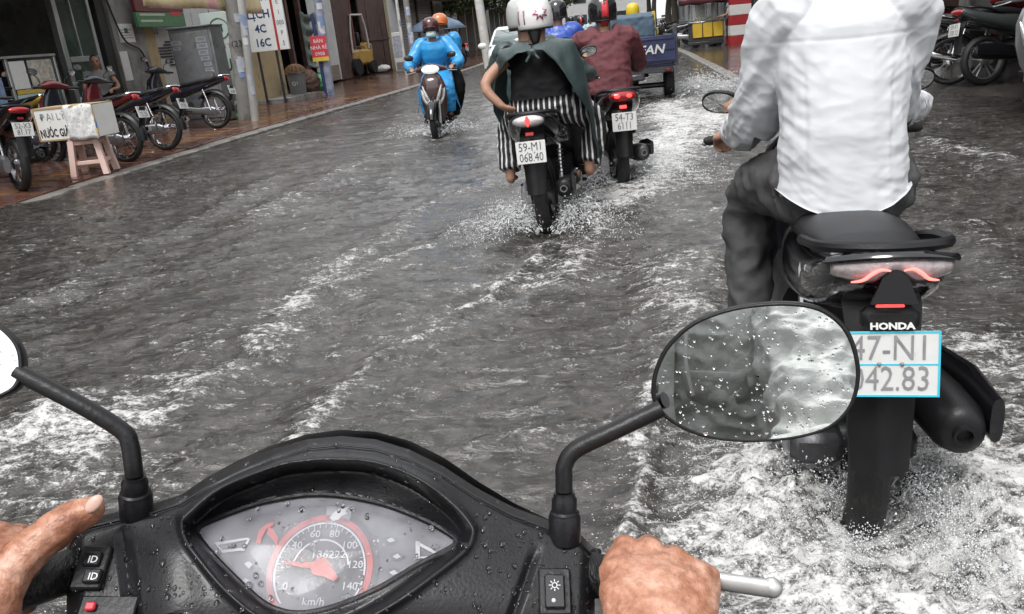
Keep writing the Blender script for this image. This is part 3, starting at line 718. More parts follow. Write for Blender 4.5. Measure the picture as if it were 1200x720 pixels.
def person(name, label, M0, J, cl, group=None, cat='person', vox=.011, folds=.006):
    E_ = empty(name, label, cat, M0.to_translation(), 0, group); E_.rotation_euler = M0.to_euler()
    Jv = {k: V(*p) for k, p in J.items() if isinstance(p, (tuple, list, Vector)) and k not in ('hfwd', 'hup', 'bulge')}
    wid = cl.get('wid', 1.0)
    b = MB(); torso(b, J, -.012, wid)
    lat = (Jv['shR']-Jv['shL']).normalized()
    hf, hu = J.get('hfwd', (0, 1, 0)), J.get('hup', (0, 0, 1))
    P, M = head(b, J['head'], hf, hu, cl.get('hs', 1.0))
    b.tube([Jv['neck']-V(0, 0, .04), Jv['neck'].lerp(Jv['head'], .4), Jv['head']-V(0, .01, .03)], [.062, .056, .056], 12)
    for s_, S in ((-1, 'L'), (1, 'R')):
        limb(b, [Jv['sh'+S]-lat*s_*.05, Jv['sh'+S], Jv['el'+S], Jv['wr'+S]], [.05, .052, .043, .040, .034, .026])
        fw = Jv['hd'+S]-Jv['wr'+S] if 'hd'+S in Jv else Jv['wr'+S]-Jv['el'+S]
        hand(b, Jv['wr'+S], fw, J.get('hu'+S, (0, 0, 1)), -s_, cl.get('curl', (40, 75, 55)), .97)
        hp = Jv['hip']+lat*s_*.09
        limb(b, [hp, Jv['kn'+S], Jv['an'+S]], [.082, .075, .058, .055, .05, .038], 14)
        toe = Jv['toe'+S]; an = Jv['an'+S]
        b.tube([an+(an-toe).normalized()*.03-V(0, 0, .03), an-V(0, 0, .03), an.lerp(toe, .6)-V(0, 0, .02), toe-V(0, 0, .01)], [(.025, .022), (.034, .035), (.042, .022), (.034, .012)], 12, up=lat)
        b.rtube([an, an-V(0, 0, .04)], .036, 8)
    body = mobj('body', remesh(b, vox, 3), cl.get('skin', SKIN), E_, 180)
    if cl.get('face', True): face_bits(P, M, body, cl.get('hs', 1.0))
    # trousers
    if 'trouser' in cl:
        t = MB(); h = Jv['hip']; ax = (Jv['chest']-h).normalized()
        t.tube([h-ax*.10, h-ax*.04, h+ax*.10], [(.14*wid, .10), (.178*wid, .135), (.165*wid, .125)], 18, up=lat)
        g = cl.get('tg', .016); cut = cl.get('tcut', 1.0)
        for s_, S in ((-1, 'L'), (1, 'R')):
            kn, an = Jv['kn'+S], Jv['an'+S]; end = kn.lerp(an, cut)
            limb(t, [h+lat*s_*.088, kn, end], [.092+g, .085+g, .066+g, .062+g, .055+g, .048+g], 14)
        me = remesh(t, vox, 3)
        displace(me, lambda p: folds*(ridged(p*np.array([9, 9, 14])+3.3)-.3)+folds*.5*perlin(p*32))
        mobj('trousers', me, cl['trouser'], E_, 180)
    if 'shirt' in cl:
        t = MB(); g = cl.get('sg', .014); torso(t, J, g, wid, cl.get('slow', .06), cl.get('dep', 1.0)); sl = cl.get('sleeve', 1.0)
        for s_, S in ((-1, 'L'), (1, 'R')):
            sh, el, wr = Jv['sh'+S], Jv['el'+S], Jv['wr'+S]
            pts = [sh-lat*s_*.06, sh, el, el.lerp(wr, .92)] if sl >= .9 else ([sh-lat*s_*.06, sh, sh.lerp(el, sl)] if sl < .55 else [sh-lat*s_*.06, sh, el, el.lerp(wr, (sl-.5)*2)])
            rr = [.055+g, .066+g, .056+g, .052+g, .044+g*.8, .031+g*.5] if sl > .5 else [.055+g, .066+g, .062+g]
            limb(t, pts, rr, 14)
        if cl.get('hood'):
            n = Jv['neck']; t.tube(spline([n+V(-.11, .03, .03), n+V(-.10, -.05, .015), n+V(-.05, -.10, -.05), n+V(0, -.115, -.09), n+V(.05, -.10, -.05), n+V(.10, -.05, .015), n+V(.11, .03, .03)], 3), [.03]*2+[.045]*5+[.058]*5+[.045]*5+[.03]*2, 12)
        if cl.get('collar'):
            n = Jv['neck']; t.tube([n+V(math.cos(a)*.072, math.sin(a)*.07, .012) for a in [2*PI*k/16 for k in range(16)]], (.012, .02), 8, loop=True)
        me = remesh(t, cl.get('svox', vox), 3)
        fn = cl.get('foldfn') or (lambda p: folds*(ridged(p*np.array([8, 8, 13])+1.3)-.3)+folds*.6*perlin(p*28))
        displace(me, fn)
        if cl.get('hem'):
            Pq = getv(me); hz_ = np.array([cl['hem'](x, y) for x, y in Pq[:, :2]]); Pq[:, 2] = np.maximum(Pq[:, 2], hz_); setv(me, Pq)
        mobj(cl.get('sname', 'shirt'), me, cl['shirt'], E_, 180)
    if 'shoe' in cl:
        for S in 'LR':
            an, toe = Jv['an'+S], Jv['toe'+S]; sm = MB()
            sm.tube([an+(an-toe).normalized()*.045-V(0, 0, .035), an-V(0, 0, .03), an.lerp(toe, .6)-V(0, 0, .022), toe-V(0, 0, .012)], [(.03, .032), (.042, .045), (.05, .032), (.04, .02)], 14, up=lat)
            sm.build('shoe', cl['shoe'], E_)
    if 'helmet' in cl: helmet(E_, P, M, **cl['helmet'])
    elif cl.get('hair', True):
        hm = MB(); c = P(0, -.03, .045)
        hm.sphere(c, (.083, .092, .088), 16, 12, M); me = remesh(hm, .01, 2); displace(me, lambda p: .005*perlin(p*60)); mobj('hair', me, HAIR, body, 180)
    return E_, P, M
def rider_pose(hy=.35, hz=.88, lean=.10, elb=.08, grip=(.33, .93, 1.0), head_up=.0, knee=(.15, .74, .70), foot=(.17, .66, .33), sw=.19, hx=0., tl=1.0):
    ch = (hx, hy+lean*.75, hz+.30*tl); nk = (hx, hy+lean*1.2, hz+.505*tl)
    J = dict(hip=(hx, hy, hz), chest=ch, neck=nk, head=(hx, hy+lean*1.2+.035, hz+.505*tl+.14+head_up), shL=(hx-sw, ch[1]+.02, hz+.435*tl), shR=(hx+sw, ch[1]+.02, hz+.435*tl))
    gx, gy, gz_ = grip
    for s_, S in ((-1, 'L'), (1, 'R')):
        sh = V(*J['sh'+S]); wr = V(s_*(gx-.02), gy-.075, gz_+.03)
        mid = sh.lerp(wr, .5)+V(s_*elb, -.05, -.10)
        J['el'+S] = tuple(mid); J['wr'+S] = tuple(wr); J['hd'+S] = (s_*(gx-.05), gy+.01, gz_+.025); J['hu'+S] = (0, -.2, 1)
        J['kn'+S] = (s_*knee[0]+hx, knee[1], knee[2]); J['an'+S] = (s_*foot[0], foot[1], foot[2]); J['toe'+S] = (s_*(foot[0]+.01), foot[1]+.17, foot[2]-.05)
    return J
# ================================================================== moving bikes and their riders
def stripes_mat():
    m = bpy.data.materials.new('black_white_striped_cotton'); m.use_nodes = True; t = m.node_tree; N = t.nodes; L = t.links; b = N['Principled BSDF']
    tc = N.new('ShaderNodeTexCoord'); sp = N.new('ShaderNodeSeparateXYZ'); L.new(tc.outputs['Object'], sp.inputs[0])
    nz = N.new('ShaderNodeTexNoise'); nz.inputs['Scale'].default_value = 7; L.new(tc.outputs['Object'], nz.inputs['Vector'])
    ma = N.new('ShaderNodeMath'); ma.operation = 'MULTIPLY_ADD'; ma.inputs[1].default_value = .022; L.new(nz.outputs['Fac'], ma.inputs[0]); L.new(sp.outputs[0], ma.inputs[2])
    m1 = N.new('ShaderNodeMath'); m1.operation = 'MULTIPLY'; m1.inputs[1].default_value = 2*PI/.036; L.new(ma.outputs[0], m1.inputs[0])
    sn = N.new('ShaderNodeMath'); sn.operation = 'SINE'; L.new(m1.outputs[0], sn.inputs[0])
    rp = N.new('ShaderNodeMapRange'); rp.inputs[1].default_value = .45; rp.inputs[2].default_value = .6; L.new(sn.outputs[0], rp.inputs[0])
    mx = N.new('ShaderNodeMix'); mx.data_type = 'RGBA'; mx.inputs[6].default_value = (.012, .012, .014, 1); mx.inputs[7].default_value = (.62, .61, .6, 1)
    L.new(rp.outputs[0], mx.inputs[0]); L.new(mx.outputs[2], b.inputs['Base Color']); b.inputs['Roughness'].default_value = .8
    return m
STRIPE = stripes_mat()
WSHIRT = pm('white_cotton', (.53, .54, .56), .75, var=.03, vscale=10, bump=.12, bscale=500, sheen=.1)
GREYT = pm('grey_denim', (.05, .05, .05), .7, var=.22, vscale=16, bump=.3, bscale=250)
BLKT = pm('black_cotton', (.010, .010, .011), .9, spec=.15, var=.2, bump=.25, bscale=200)
MAROON = pm('maroon_fleece', (.115, .032, .038), .75, var=.2, vscale=9, bump=.4, bscale=160)
TEAL = pm('teal_green_raincape', (.040, .060, .060), .42, var=.22, vscale=7, bump=.3, bscale=60)
BLUE = pm('bright_blue_raincoat', (.03, .27, .58), .30, var=.14, vscale=9, bump=.3, bscale=40)
NAVY = pm('royal_blue_raincoat', (.03, .075, .33), .32, var=.15, bump=.2)
HWHITE = pm('white_helmet_shell', (.72, .71, .70), .2, var=.04, coat=.5)
HGREY = pm('grey_helmet_shell', (.42, .43, .42), .25, var=.06, coat=.4)
HBLACK = pm('black_helmet_shell', (.014, .014, .016), .15, coat=.8)
HMAR = pm('maroon_helmet_shell', (.07, .022, .022), .25, coat=.5)
HORG = pm('orange_helmet_shell', (.55, .16, .05), .25, coat=.4)
REDS = pm('red_stripe_paint', (.55, .03, .04), .25, coat=.4)
PINK = pm('magenta_print', (.55, .05, .17), .35)
HPOS = dict()
def bikeM(o): return Matrix.Translation(o.location) @ o.rotation_euler.to_matrix().to_4x4()

# ---- near bike with the white-shirted rider
REDSOFT = pm('glowing_pink_strip', (.6, .12, .11), .2, emit=(1, .14, .12), estr=1.7); SMOKED = pm('smoked_clear_lens', (.36, .31, .31), .08, var=.4, vscale=45, coat=.8, metal=.3, bump=.3, bscale=70)
hero = scooter('motorbike', 'black scooter with red and clear tail lamp, ridden by white-shirted rider', (.626, 1.962, .015), rad(-7), BLKG,
    dict(hero=True, plate=('47-N1', '042.83'), pborder=pm('cyan_plate_edge', (.05, .48, .62), .3), lamp=CLEAR, alucase=True, rack=True, ptilt=-10, nose=pm('red_paint', (.45, .02, .05), .15, coat=.8), cover=BLKG, **{'mpos_1': (.33, .97, 1.10), 'mpos_-1': (.30, .98, 1.075)}, mx=.19, mz=.045, gz=.945))
for c in [c for c in hero.children if c.name.startswith('tail_light')]:
    def ly(x): return -.378+3.0*x*x
    def lt(x): return .884-1.3*x*x
    def lb(x): return .826+.030*math.exp(-(x/.028)**2)+.9*x*x
    g_ = [[V(x, ly(x)+.010*(2*k/6-1)**2, lb(x)+(lt(x)-lb(x))*k/6) for x in np.linspace(-.118, .118, 33)] for k in range(7)]
    c.data = MB().grid(g_).mesh('tail_light'); c.data.materials.append(SMOKED)
    for p in c.data.polygons: p.use_smooth = True
    md = c.modifiers.new('solidify', 'SOLIDIFY'); md.thickness = .008
    for s_ in (-1, 1):      # glowing strips behind the clear lens
        for dz, r_ in ((-.004, .0040),):
            pts = spline([(s_*x, ly(x)-.0085, z+dz) for x, z in ((.012, .866), (.03, .868), (.046, .858), (.062, .844), (.082, .838))], 5)
            MB().tube(pts, [r_*math.sin(PI*(.12+.76*k/(len(pts)-1))) for k in range(len(pts))], 8).build('lit_strip', REDSOFT, c)
    dk = MB(); dk.prism([(-.045, -.05), (.045, -.05), (.024, .006), (0, .024), (-.024, .006)], Matrix.Translation((0, -.366, .838)) @ Matrix.Rotation(PI/2-.12, 4, 'X'), .010); dk.build('lamp_divider', BLKG, c)
    MB().tube(spline([(s_x, ly(s_x)+.004, lt(s_x)+.006) for s_x in np.linspace(-.125, .125, 15)], 2), (.009, .006), 8).build('lamp_brow', BLKG, c)
for c in hero.children:
    if c.name.split('.')[0] in ('seat', 'grab_rail', 'side_panel'): c.scale = (.87, 1, 1)
    if c.name.startswith('reflector'): c.data.materials[0] = REDON
text('HONDA', .019, Matrix.Translation((0, -.372, .738)) @ Matrix.Rotation(rad(70), 4, 'X'), WHITEP, hero, sx=1.2, bold=.0008)
MB().box((0, -.342, .745), (.11, .05, .05), (rad(-10), 0, 0), .012).build('lamp_bracket', BLK, hero)
text('AIRBLADE', .024, Matrix.Translation((-.1545, -.13, .79)) @ Matrix.Rotation(rad(-8), 4, 'Z') @ Matrix.Rotation(-PI/2, 4, 'Z') @ Matrix.Rotation(rad(78), 4, 'X') @ Matrix.Rotation(rad(9), 4, 'Z'), pm('silver_print', (.55, .55, .56), .3, .5), hero, sx=1.2)
MB().lathe([(.03, -.04), (.062, -.036), (.066, 0), (.062, .03), (.03, .035)], (-.17, .08, .30), (1, 0, 0), 20).build('clutch_cover', ALU, hero)
MB().box((-.1, -.06, .30), (.13, .13, .09), None, .02).build('gear_case', DSTEEL, hero)
MB().box((-.08, -.02, .475), (.12, .2, .1), None, .03).build('air_filter_box', BLK, hero)
MB().box((.11, -.03, .33), (.035, .24, .07), None, .012).build('swing_arm', BLK, hero)

J = rider_pose(hy=.30, hz=.90, lean=.07, elb=.06, grip=(.34, .94, 1.0), knee=(.17, .70, .78), foot=(.19, .66, .33), sw=.162)
J['elL'] = (-.215, .50, 1.06); J['elR'] = (.15, .475, 1.10); J['wrL'] = (-.262, .83, .985); J['hdL'] = (-.315, .93, .965); J['huL'] = (-.3, -.3, 1); J['knL'] = (-.215, .66, .79); J['anL'] = (-.22, .52, .34); J['toeL'] = (-.23, .70, .29)
def shirt_folds(p):
    x, y, z = p[:, 0], p[:, 1], p[:, 2]
    d = .0075*(ridged(p*np.array([5, 5, 7.5])+4.1)-.35)+.0035*(ridged(p*np.array([11, 11, 19])+6.1)-.35)
    # long soft creases running down and in from the shoulder blades
    for s_ in (-1, 1):
        q = np.stack([(x*s_*.9+z*.55)*16, (z*.35-x*s_*.3)*5, y*3+s_*7], 1)
        wgt = sstep(.05, .17, x*s_)*sstep(.92, 1.0, z)*(1-sstep(1.22, 1.34, z))
        d = d+.017*wgt*(ridged(q)-.45)
        # vertical dart seam
        seam = np.exp(-((x*s_-.105-.02*(z-1.1))/.006)**2)*sstep(.86, .92, z)*(1-sstep(1.18, 1.24, z)); d = d-.003*seam*(y < .4)
        d = d+.007*np.exp(-((x*s_-.105)/.035)**2)*perlin(np.stack([x*8, z*38, y*4+s_*3], 1))*(z < 1.25)
        # bunched creases at the elbow and armpit
        el = np.exp(-(((x*s_-.29)/.09)**2+((z-1.1)/.11)**2)); d = d+.018*el*(ridged(np.stack([x*6, y*18+z*20, z*8], 1))-.4)
    d = d+.009*(1-sstep(.88, 1.06, z))*perlin(np.stack([x*26, y*6, z*4], 1))
    d = d+.0045*(ridged(np.stack([x*9+z*7, y*9, z*26-np.abs(x)*22], 1)+9.7)-.4)*sstep(.03, .12, np.abs(x))+.003*(ridged(np.stack([x*12, y*6, z*34+x*9], 1))-.4)*(1-sstep(1.0, 1.15, z))
    d = np.maximum(d*.5, -.008)
    yoke = np.exp(-((z-1.285-.10*x*x)/.004)**2)*(y < .40)*(1-sstep(.15, .2, np.abs(x))); d = d-.0022*yoke
    return d
rider_hero, _, _ = person('person', 'rider in white long-sleeved shirt and grey trousers on the black scooter', bikeM(hero), J,
    dict(shirt=WSHIRT, trouser=GREYT, sleeve=1.0, slow=.075, svox=.005, sg=.024, foldfn=shirt_folds, shoe=BLKT, helmet=dict(mat=HWHITE), wid=.87, collar=True, dep=1.0, hem=lambda x, y: (.842+.9*x*x*2.2+.10*float(sstep(.30, .48, np.array(y)))) if abs(x) < .22 and y < .62 else -9), vox=.008, folds=.013, group='riders on the flooded road')

# ---- bike with the striped-trouser passenger
b2 = scooter('motorbike', 'dark motorbike carrying two people, passenger in striped trousers', (-.352, 5.42, .012), rad(-5), BLKG,
    dict(plate=('59-M1', '068.40'), lamp=CLEAR, twin=True, lean=-.04, ptilt=-6, rim=DSTEEL))
MB().prism([(0, -.034), (.018, -.005), (.012, .022), (0, .034), (-.012, .022), (-.018, -.005)], Matrix.Translation((0, -.37, .846)) @ Matrix.Rotation(PI/2, 4, 'X'), .006).build('red_lamp', REDON, b2)
M2 = bikeM(b2)
J = rider_pose(hy=.07, hz=.90, lean=.08, elb=.05, knee=(.30, .38, .73), foot=(.285, .28, .43), sw=.195, hx=.04, tl=.75)
J['elL'] = (-.315, .0, 1.08); J['wrL'] = (-.215, -.03, .93); J['hdL'] = (-.165, .0, .90); J['huL'] = (-.7, -.6, .1)
J['elR'] = (.27, .22, 1.12); J['wrR'] = (.20, .40, 1.02); J['hdR'] = (.16, .48, 1.0)
pas, P2, MM2 = person('person', 'passenger in striped trousers, black top and white helmet with pink star', M2, J,
    dict(shirt=BLKT, trouser=STRIPE, sleeve=.18, slow=.0, hem=lambda x, y: .955, tcut=.92, wid=1.22, tg=.028, helmet=dict(mat=HWHITE, stripe=None), sg=.012, dep=1.15), vox=.009, folds=.009, group='riders on the flooded road')
hlm = [c for c in pas.children if c.name.startswith('helmet')][0]
star = []
for k in range(16):
    a = 2*PI*k/16+.2; r_ = .052 if k % 2 == 0 else .026; star.append((math.cos(a)*r_*1.15, math.sin(a)*r_))
def on_helmet(P, az, el, rr=.139):
    b_ = rad(az); e_ = rad(el); return P(math.sin(b_)*math.cos(e_)*rr*.93, -.012-math.cos(b_)*math.cos(e_)*rr*1.03, .035+math.sin(e_)*rr*.98)
def decal(P, pts, az, el, mat, parent, name, k=1.0, rr=.139):
    m = MB(); n = len(pts)
    for kk in (1.0, .5): m.v += [tuple(on_helmet(P, az+math.degrees(x*kk*k/.13), el+math.degrees(y*kk*k/.13), rr)) for x, y in pts]
    m.v.append(tuple(on_helmet(P, az, el, rr)))
    for i in range(n): j = (i+1) % n; m.f += [(i, j, n+j, n+i), (n+i, n+j, 2*n)]
    return m.build(name, mat, parent, solid=.002)
decal(P2, star, 28, 12, PINK, hlm, 'star_print', 1.0, .1375)
decal(P2, star, 28, 12, pm('white_print', (.75, .74, .74), .3), hlm, 'star_inner_print', .72, .1395)
for az in (-25, -50):
    decal(P2, [(-.004, -.08), (.004, -.08), (.006, 0), (.004, .09), (-.004, .09), (-.006, 0)], az, 20, pm('thin_grey_line', (.35, .2, .24), .4), hlm, 'line_print', 1.0, .138)
# rain cape tied at the nape, wings over both shoulders
def wing(s_, rows):
    P = []
    for r_ in rows: P.append(spline([(s_*(x if x < .24 else .24+(x-.24)*.6)+.04, y, z-.095*min(1, max(0, (z-.8)/.5))) for x, y, z in r_], 5))
    # resample rows
    out = []
    for i in range(len(P)-1):
        for k in range(4): out.append([P[i][j].lerp(P[i+1][j], k/4) for j in range(len(P[0]))])
    out.append(P[-1]); m = MB().grid(out); me = m.mesh('cape'); displace(me, lambda p: .014*(ridged(p*np.array([9, 9, 3.5])+s_*3)-.3)+.006*perlin(p*22)); return me
cap = wing(-1, [[(.0, -.085, 1.375), (.0, -.085, 1.37), (.0, -.09, 1.36), (.0, -.095, 1.35)],
                [(.10, .10, 1.41), (.11, .04, 1.40), (.11, -.03, 1.385), (.09, -.10, 1.345)],
                [(.20, .18, 1.36), (.235, .10, 1.375), (.235, .0, 1.36), (.18, -.07, 1.30)],
                [(.26, .26, 1.22), (.31, .17, 1.25), (.32, .10, 1.26), (.27, .03, 1.22)],
                [(.30, .30, 1.02), (.36, .22, 1.05), (.40, .17, 1.06), (.40, .13, 1.04)],
                [(.28, .34, .84), (.35, .28, .88), (.42, .24, .90), (.45, .22, .90)],
                [(.24, .40, .62), (.28, .36, .60), (.31, .33, .60), (.32, .32, .60)]])
capo = mobj('rain_cape', cap, TEAL, pas, 180, solid=.004)
cap = wing(1, [[(.0, -.085, 1.375), (.0, -.085, 1.37), (.0, -.09, 1.36), (.0, -.095, 1.35)],
               [(.10, .10, 1.41), (.11, .04, 1.40), (.11, -.03, 1.385), (.07, -.10, 1.34)],
               [(.20, .18, 1.36), (.235, .10, 1.375), (.23, .0, 1.36), (.135, -.10, 1.27)],
               [(.26, .24, 1.20), (.30, .14, 1.24), (.28, .02, 1.23), (.19, -.09, 1.15)],
               [(.29, .28, 1.00), (.34, .18, 1.03), (.33, .06, 1.02), (.25, -.04, .98)],
               [(.29, .34, .78), (.36, .26, .80), (.37, .18, .80), (.33, .12, .82)],
               [(.27, .40, .50), (.33, .34, .46), (.37, .28, .46), (.37, .24, .48)]])
mobj('rain_cape', cap, TEAL, pas, 180, solid=.004)
kn = MB().sphere((.04, -.10, 1.25), (.035, .022, .022), 10, 8).rtube([(.04, -.10, 1.25), (.08, -.115, 1.205)], .012, 6).rtube([(.04, -.10, 1.25), (.0, -.115, 1.195)], .012, 6)
mobj('cape_knot', remesh(kn, .008, 2), TEAL, pas, 180)
mobj('hair', remesh(MB().rtube([P2(0, -.09, -.05), P2(.0, -.105, -.11)], [.05, .03], 10), .01, 2), HAIR, pas, 180)
J = rider_pose(hy=.50, hz=.90, tl=.8, lean=.06, elb=.09, hx=-.10, knee=(.2, .86, .72), foot=(.19, .74, .36))
person('person', 'driver in grey helmet sitting in front of the striped passenger', M2, J, dict(shirt=TEAL, sname='raincoat', trouser=BLKT, shoe=BLKT, helmet=dict(mat=HGREY, visor=pm('smoked_visor', (.04, .045, .05), .1, coat=.5)), hs=1.02), vox=.014, group='riders on the flooded road')

# ---- maroon hoodie rider
WINE = pm('wine_red_paint', (.035, .008, .010), .14, coat=.9)
b3 = scooter('motorbike', 'wine-dark scooter with glowing red tail lamp, ridden in maroon hoodie', (.175, 6.70, .0), rad(8), WINE,
    dict(plate=('54-T3', '6111'), lamp=REDL, lit=True, ptilt=-6, muffm=DSTEEL))
J = rider_pose(hy=.28, hz=.885, tl=.83, lean=.09, elb=.055, knee=(.2, .66, .75), foot=(.2, .58, .36), sw=.20)
p3, P3, _ = person('person', 'rider in maroon hooded top and black helmet with red stripe', bikeM(b3), J,
    dict(shirt=MAROON, sname='hoodie', trouser=BLKT, sg=.03, slow=.07, hood=True, wid=1.02, tcut=.8, helmet=dict(mat=HBLACK, stripe=REDS, trim=BLK)), vox=.010, folds=.010, group='riders on the flooded road')

# ---- blue raincoat rider coming towards the camera
BROWN = pm('brown_scooter_paint', (.06, .032, .032), .16, coat=.8)
b4 = scooter('motorbike', 'brown scooter coming the other way under a blue raincoat', (-2.27, 12.42, 0), rad(183), BROWN,
    dict(plate=('59-K1', '331.52'), lamp=REDL, headm=pm('lit_headlight', (.8, .8, .78), .1, emit=(1, .98, .92), estr=.35), ffender=BLKG, headr=(.125, .05, .06)))
for s_ in (-1, 1):
    MB().tube(spline([(s_*.05, 1.165, .50), (s_*.13, 1.12, .62), (s_*.17, 1.06, .80)], 4), [.008, .016, .022, .026, .028, .026, .022, .014, .006], 8).build('silver_trim', pm('silver_paint', (.55, .54, .53), .2, .5), b4)
J = rider_pose(hy=.34, hz=.88, lean=.12, elb=.10, knee=(.17, .72, .70), foot=(.16, .72, .34))
p4, P4, M4 = person('person', 'rider in bright blue raincoat with face mask and maroon helmet', bikeM(b4), J,
    dict(shirt=BLUE, sname='raincoat', sg=.040, slow=.05, trouser=BLUE, tg=.035, tcut=.85, shoe=BLKT, foldfn=lambda p: .010*(ridged(p*np.array([5, 5, 4]))-.3)+.003*perlin(p*16), helmet=dict(mat=HMAR, peak=HMAR)), vox=.011, folds=.006, group='riders on the flooded road')
mk = MB()
mk.grid([[P4(math.sin(b_)*.075, .02+math.cos(b_)*(.098-.012*abs(i-1.5)), -.02-.028*i) for b_ in [rad(-80+160*k/12) for k in range(13)]] for i in range(4)])
mk.build('face_mask', pm('pale_green_mask', (.55, .66, .63), .8), p4, solid=.004)
# skirt of the raincoat over the knees
sk_ = []
for i in range(9):
    t_ = i/8; row = []
    for k in range(17):
        a = -1+2*k/16; wdt = .19+.14*t_
        row.append(V(a*wdt, .52+.26*t_-.10*abs(a)**2*t_+.02*math.sin(k*1.9)*t_, .95-.18*t_-.42*t_*abs(a)**3))
    sk_.append(row)
me = MB().grid(sk_).mesh('raincoat_skirt'); displace(me, lambda p: .015*perlin(p*np.array([11, 8, 5]))); mobj('raincoat_skirt', me, BLUE, p4, 180, solid=.004)
J = rider_pose(hy=.02, hz=.93, lean=.08, elb=.03, grip=(.2, .3, 1.0), knee=(.22, .36, .72), foot=(.22, .3, .38), hx=-.09)
person('person', 'passenger in orange helmet peering past the blue raincoat', bikeM(b4), J, dict(shirt=BLUE, sname='raincoat', sg=.035, trouser=BLKT, shoe=BLKT, helmet=dict(mat=HORG, peak=HORG)), vox=.014, group='riders on the flooded road')

# ---- rider ahead of the maroon hoodie, royal blue raincoat
b5 = scooter('motorbike', 'dark scooter ahead of the maroon hoodie, rider in royal blue', (-.35, 9.6, 0), rad(2), BLKG, dict(plate=('59-P2', '118.06'), lit=True))
J = rider_pose(hy=.3, hz=.88, lean=.09, elb=.1)
person('person', 'rider in royal blue raincoat ahead of the maroon hoodie', bikeM(b5), J, dict(shirt=NAVY, sname='raincoat', sg=.05, trouser=NAVY, helmet=dict(mat=HBLACK)), vox=.014, group='riders on the flooded road')
# ================================================================== own scooter: cockpit, mirrors, rider
CF = V(-.124, .992, 0).normalized()                     # heading of the own scooter
CX = Vector(CR[:, 0]).normalized()
_el = rad(57)
CN = (-CF*math.cos(_el)+V(0, 0, 1)*math.sin(_el)); CN = (CN-CX*CN.dot(CX)).normalized()
CY = CN.cross(CX)
CP0 = atD(390, 620, .62)
def cp(u, v, h=0.): return onplane(u, v, CP0+CN*h, CN)
own = scooter('motorbike', 'black underbone cockpit and dials gripped by the sunburnt hands', (-.136, -.33, .0), math.atan2(.124, .992), BLKG, dict(own=True, plate=('59-L2', '407.31'), mirror=False))
OWNM = bikeM(own); OWNI = OWNM.inverted()
def ob(mb, name, mat, parent=own, **k): return mb.build(name, mat, parent, M=OWNI, **k)
WETBLK = pm('wet_black_plastic', (.009, .009, .0105), .33, spec=.32, var=.3, vscale=30, bump=.10, bscale=400, rvar=.12, coat=.08)
VT = np.array([(78, 642), (84, 624), (95, 613), (108, 607), (150, 597), (180, 590), (212, 580), (240, 562), (280, 542), (320, 526), (360, 515), (400, 511), (440, 515), (480, 527), (520, 547), (560, 573), (600, 594), (640, 609), (680, 626), (697, 644)], float)
VBm = np.array([(78, 770), (168, 762), (186, 722), (215, 714), (255, 735), (300, 780), (390, 815), (480, 800), (560, 785), (630, 775), (697, 770)], float)
HOOD = [(213, 612), (222, 600), (258, 571), (320, 546), (355, 539), (392, 537), (440, 541), (490, 560), (530, 590), (551, 614), (554, 626), (545, 645), (505, 677), (455, 712), (400, 738), (345, 742), (300, 722), (262, 690), (232, 654), (217, 632)]
GLAS = [(231, 623), (247, 611), (298, 592), (340, 583), (372, 580), (410, 583), (455, 593), (500, 611), (528, 627), (534, 633), (530, 641), (490, 662), (442, 690), (392, 711), (350, 719), (318, 712), (293, 694), (262, 664), (242, 642)]
def smooth_poly(P, k=5):
    P = [V(x, y, 0) for x, y in P]; n = len(P); out = []
    for i in range(n):
        p0, p1, p2, p3 = P[i-1], P[i], P[(i+1) % n], P[(i+2) % n]
        for j in range(k):
            t = j/k; q = .5*((2*p1)+(p2-p0)*t+(2*p0-5*p1+4*p2-p3)*t*t+(3*p1-p0-3*p2+p3)*t**3); out.append((q.x, q.y))
    return np.array(out)
HOODs, GLASs = smooth_poly(HOOD), smooth_poly(GLAS)
def sdist(U, Vv, P):                                    # >0 inside
    d = seg_dist(U, Vv, np.vstack([P, P[:1]])); ins = np.zeros(U.shape, bool); n = len(P); j = n-1
    for i in range(n):
        xi, yi = P[i]; xj, yj = P[j]; c = ((yi > Vv) != (yj > Vv)) & (U < (xj-xi)*(Vv-yi)/(yj-yi+1e-12)+xi); ins ^= c; j = i
    return np.where(ins, d, -d)
def vtop(u): return np.interp(u, VT[:, 0], VT[:, 1])
def cov_h(U, Vv):                                       # height field of the handlebar cover
    tp = vtop(U); e = Vv-tp
    h = .016*np.exp(-((U-388)/210)**2)*np.exp(-((Vv-640)/150)**2)
    h = h-.020*np.clip(1-e/13, 0, 1)**2                                     # rolled front edge
    h = h-.0030*np.exp(-((e-13)/2.2)**2)                                  # seam
    lens = np.minimum(U-78, 700-U); h = h-.020*np.clip(1-lens/22, 0, 1)**2  # rolled ends
    h = h+.004*np.exp(-((e-30)/14)**2)*sstep(200, 300, U)*(1-sstep(480, 570, U))
    h = h-.012*sstep(690, 800, Vv)
    # creases beside the instrument pod
    cl = np.clip(1-np.abs((U-148)-(Vv-660)*.12)/12, 0, 1); h = h-.005*cl*sstep(610, 640, Vv)
    h = h+.006*sstep(150, 200, U)*(1-sstep(200, 260, U))*sstep(600, 650, Vv)
    cr = np.clip(1-np.abs((U-612)+(Vv-690)*.35)/9, 0, 1); h = h-.004*cr*sstep(635, 660, Vv)
    d = sdist(U, Vv, HOODs); g = sdist(U, Vv, GLASs)
    up = 1-sstep(585, 660, Vv)
    h = h+.004*np.exp(-(d/5)**2)
    h = h-(.012+.022*up)*sstep(1, 16, d)*1.0-.010*sstep(-3, 3, g)-.05*sstep(1, 5, g)
    return h
nu, nv = 420, 200
us = np.linspace(78, 697, nu); T = np.concatenate([np.linspace(0, .13, 60)[:-1], np.linspace(.13, 1, nv-59)])
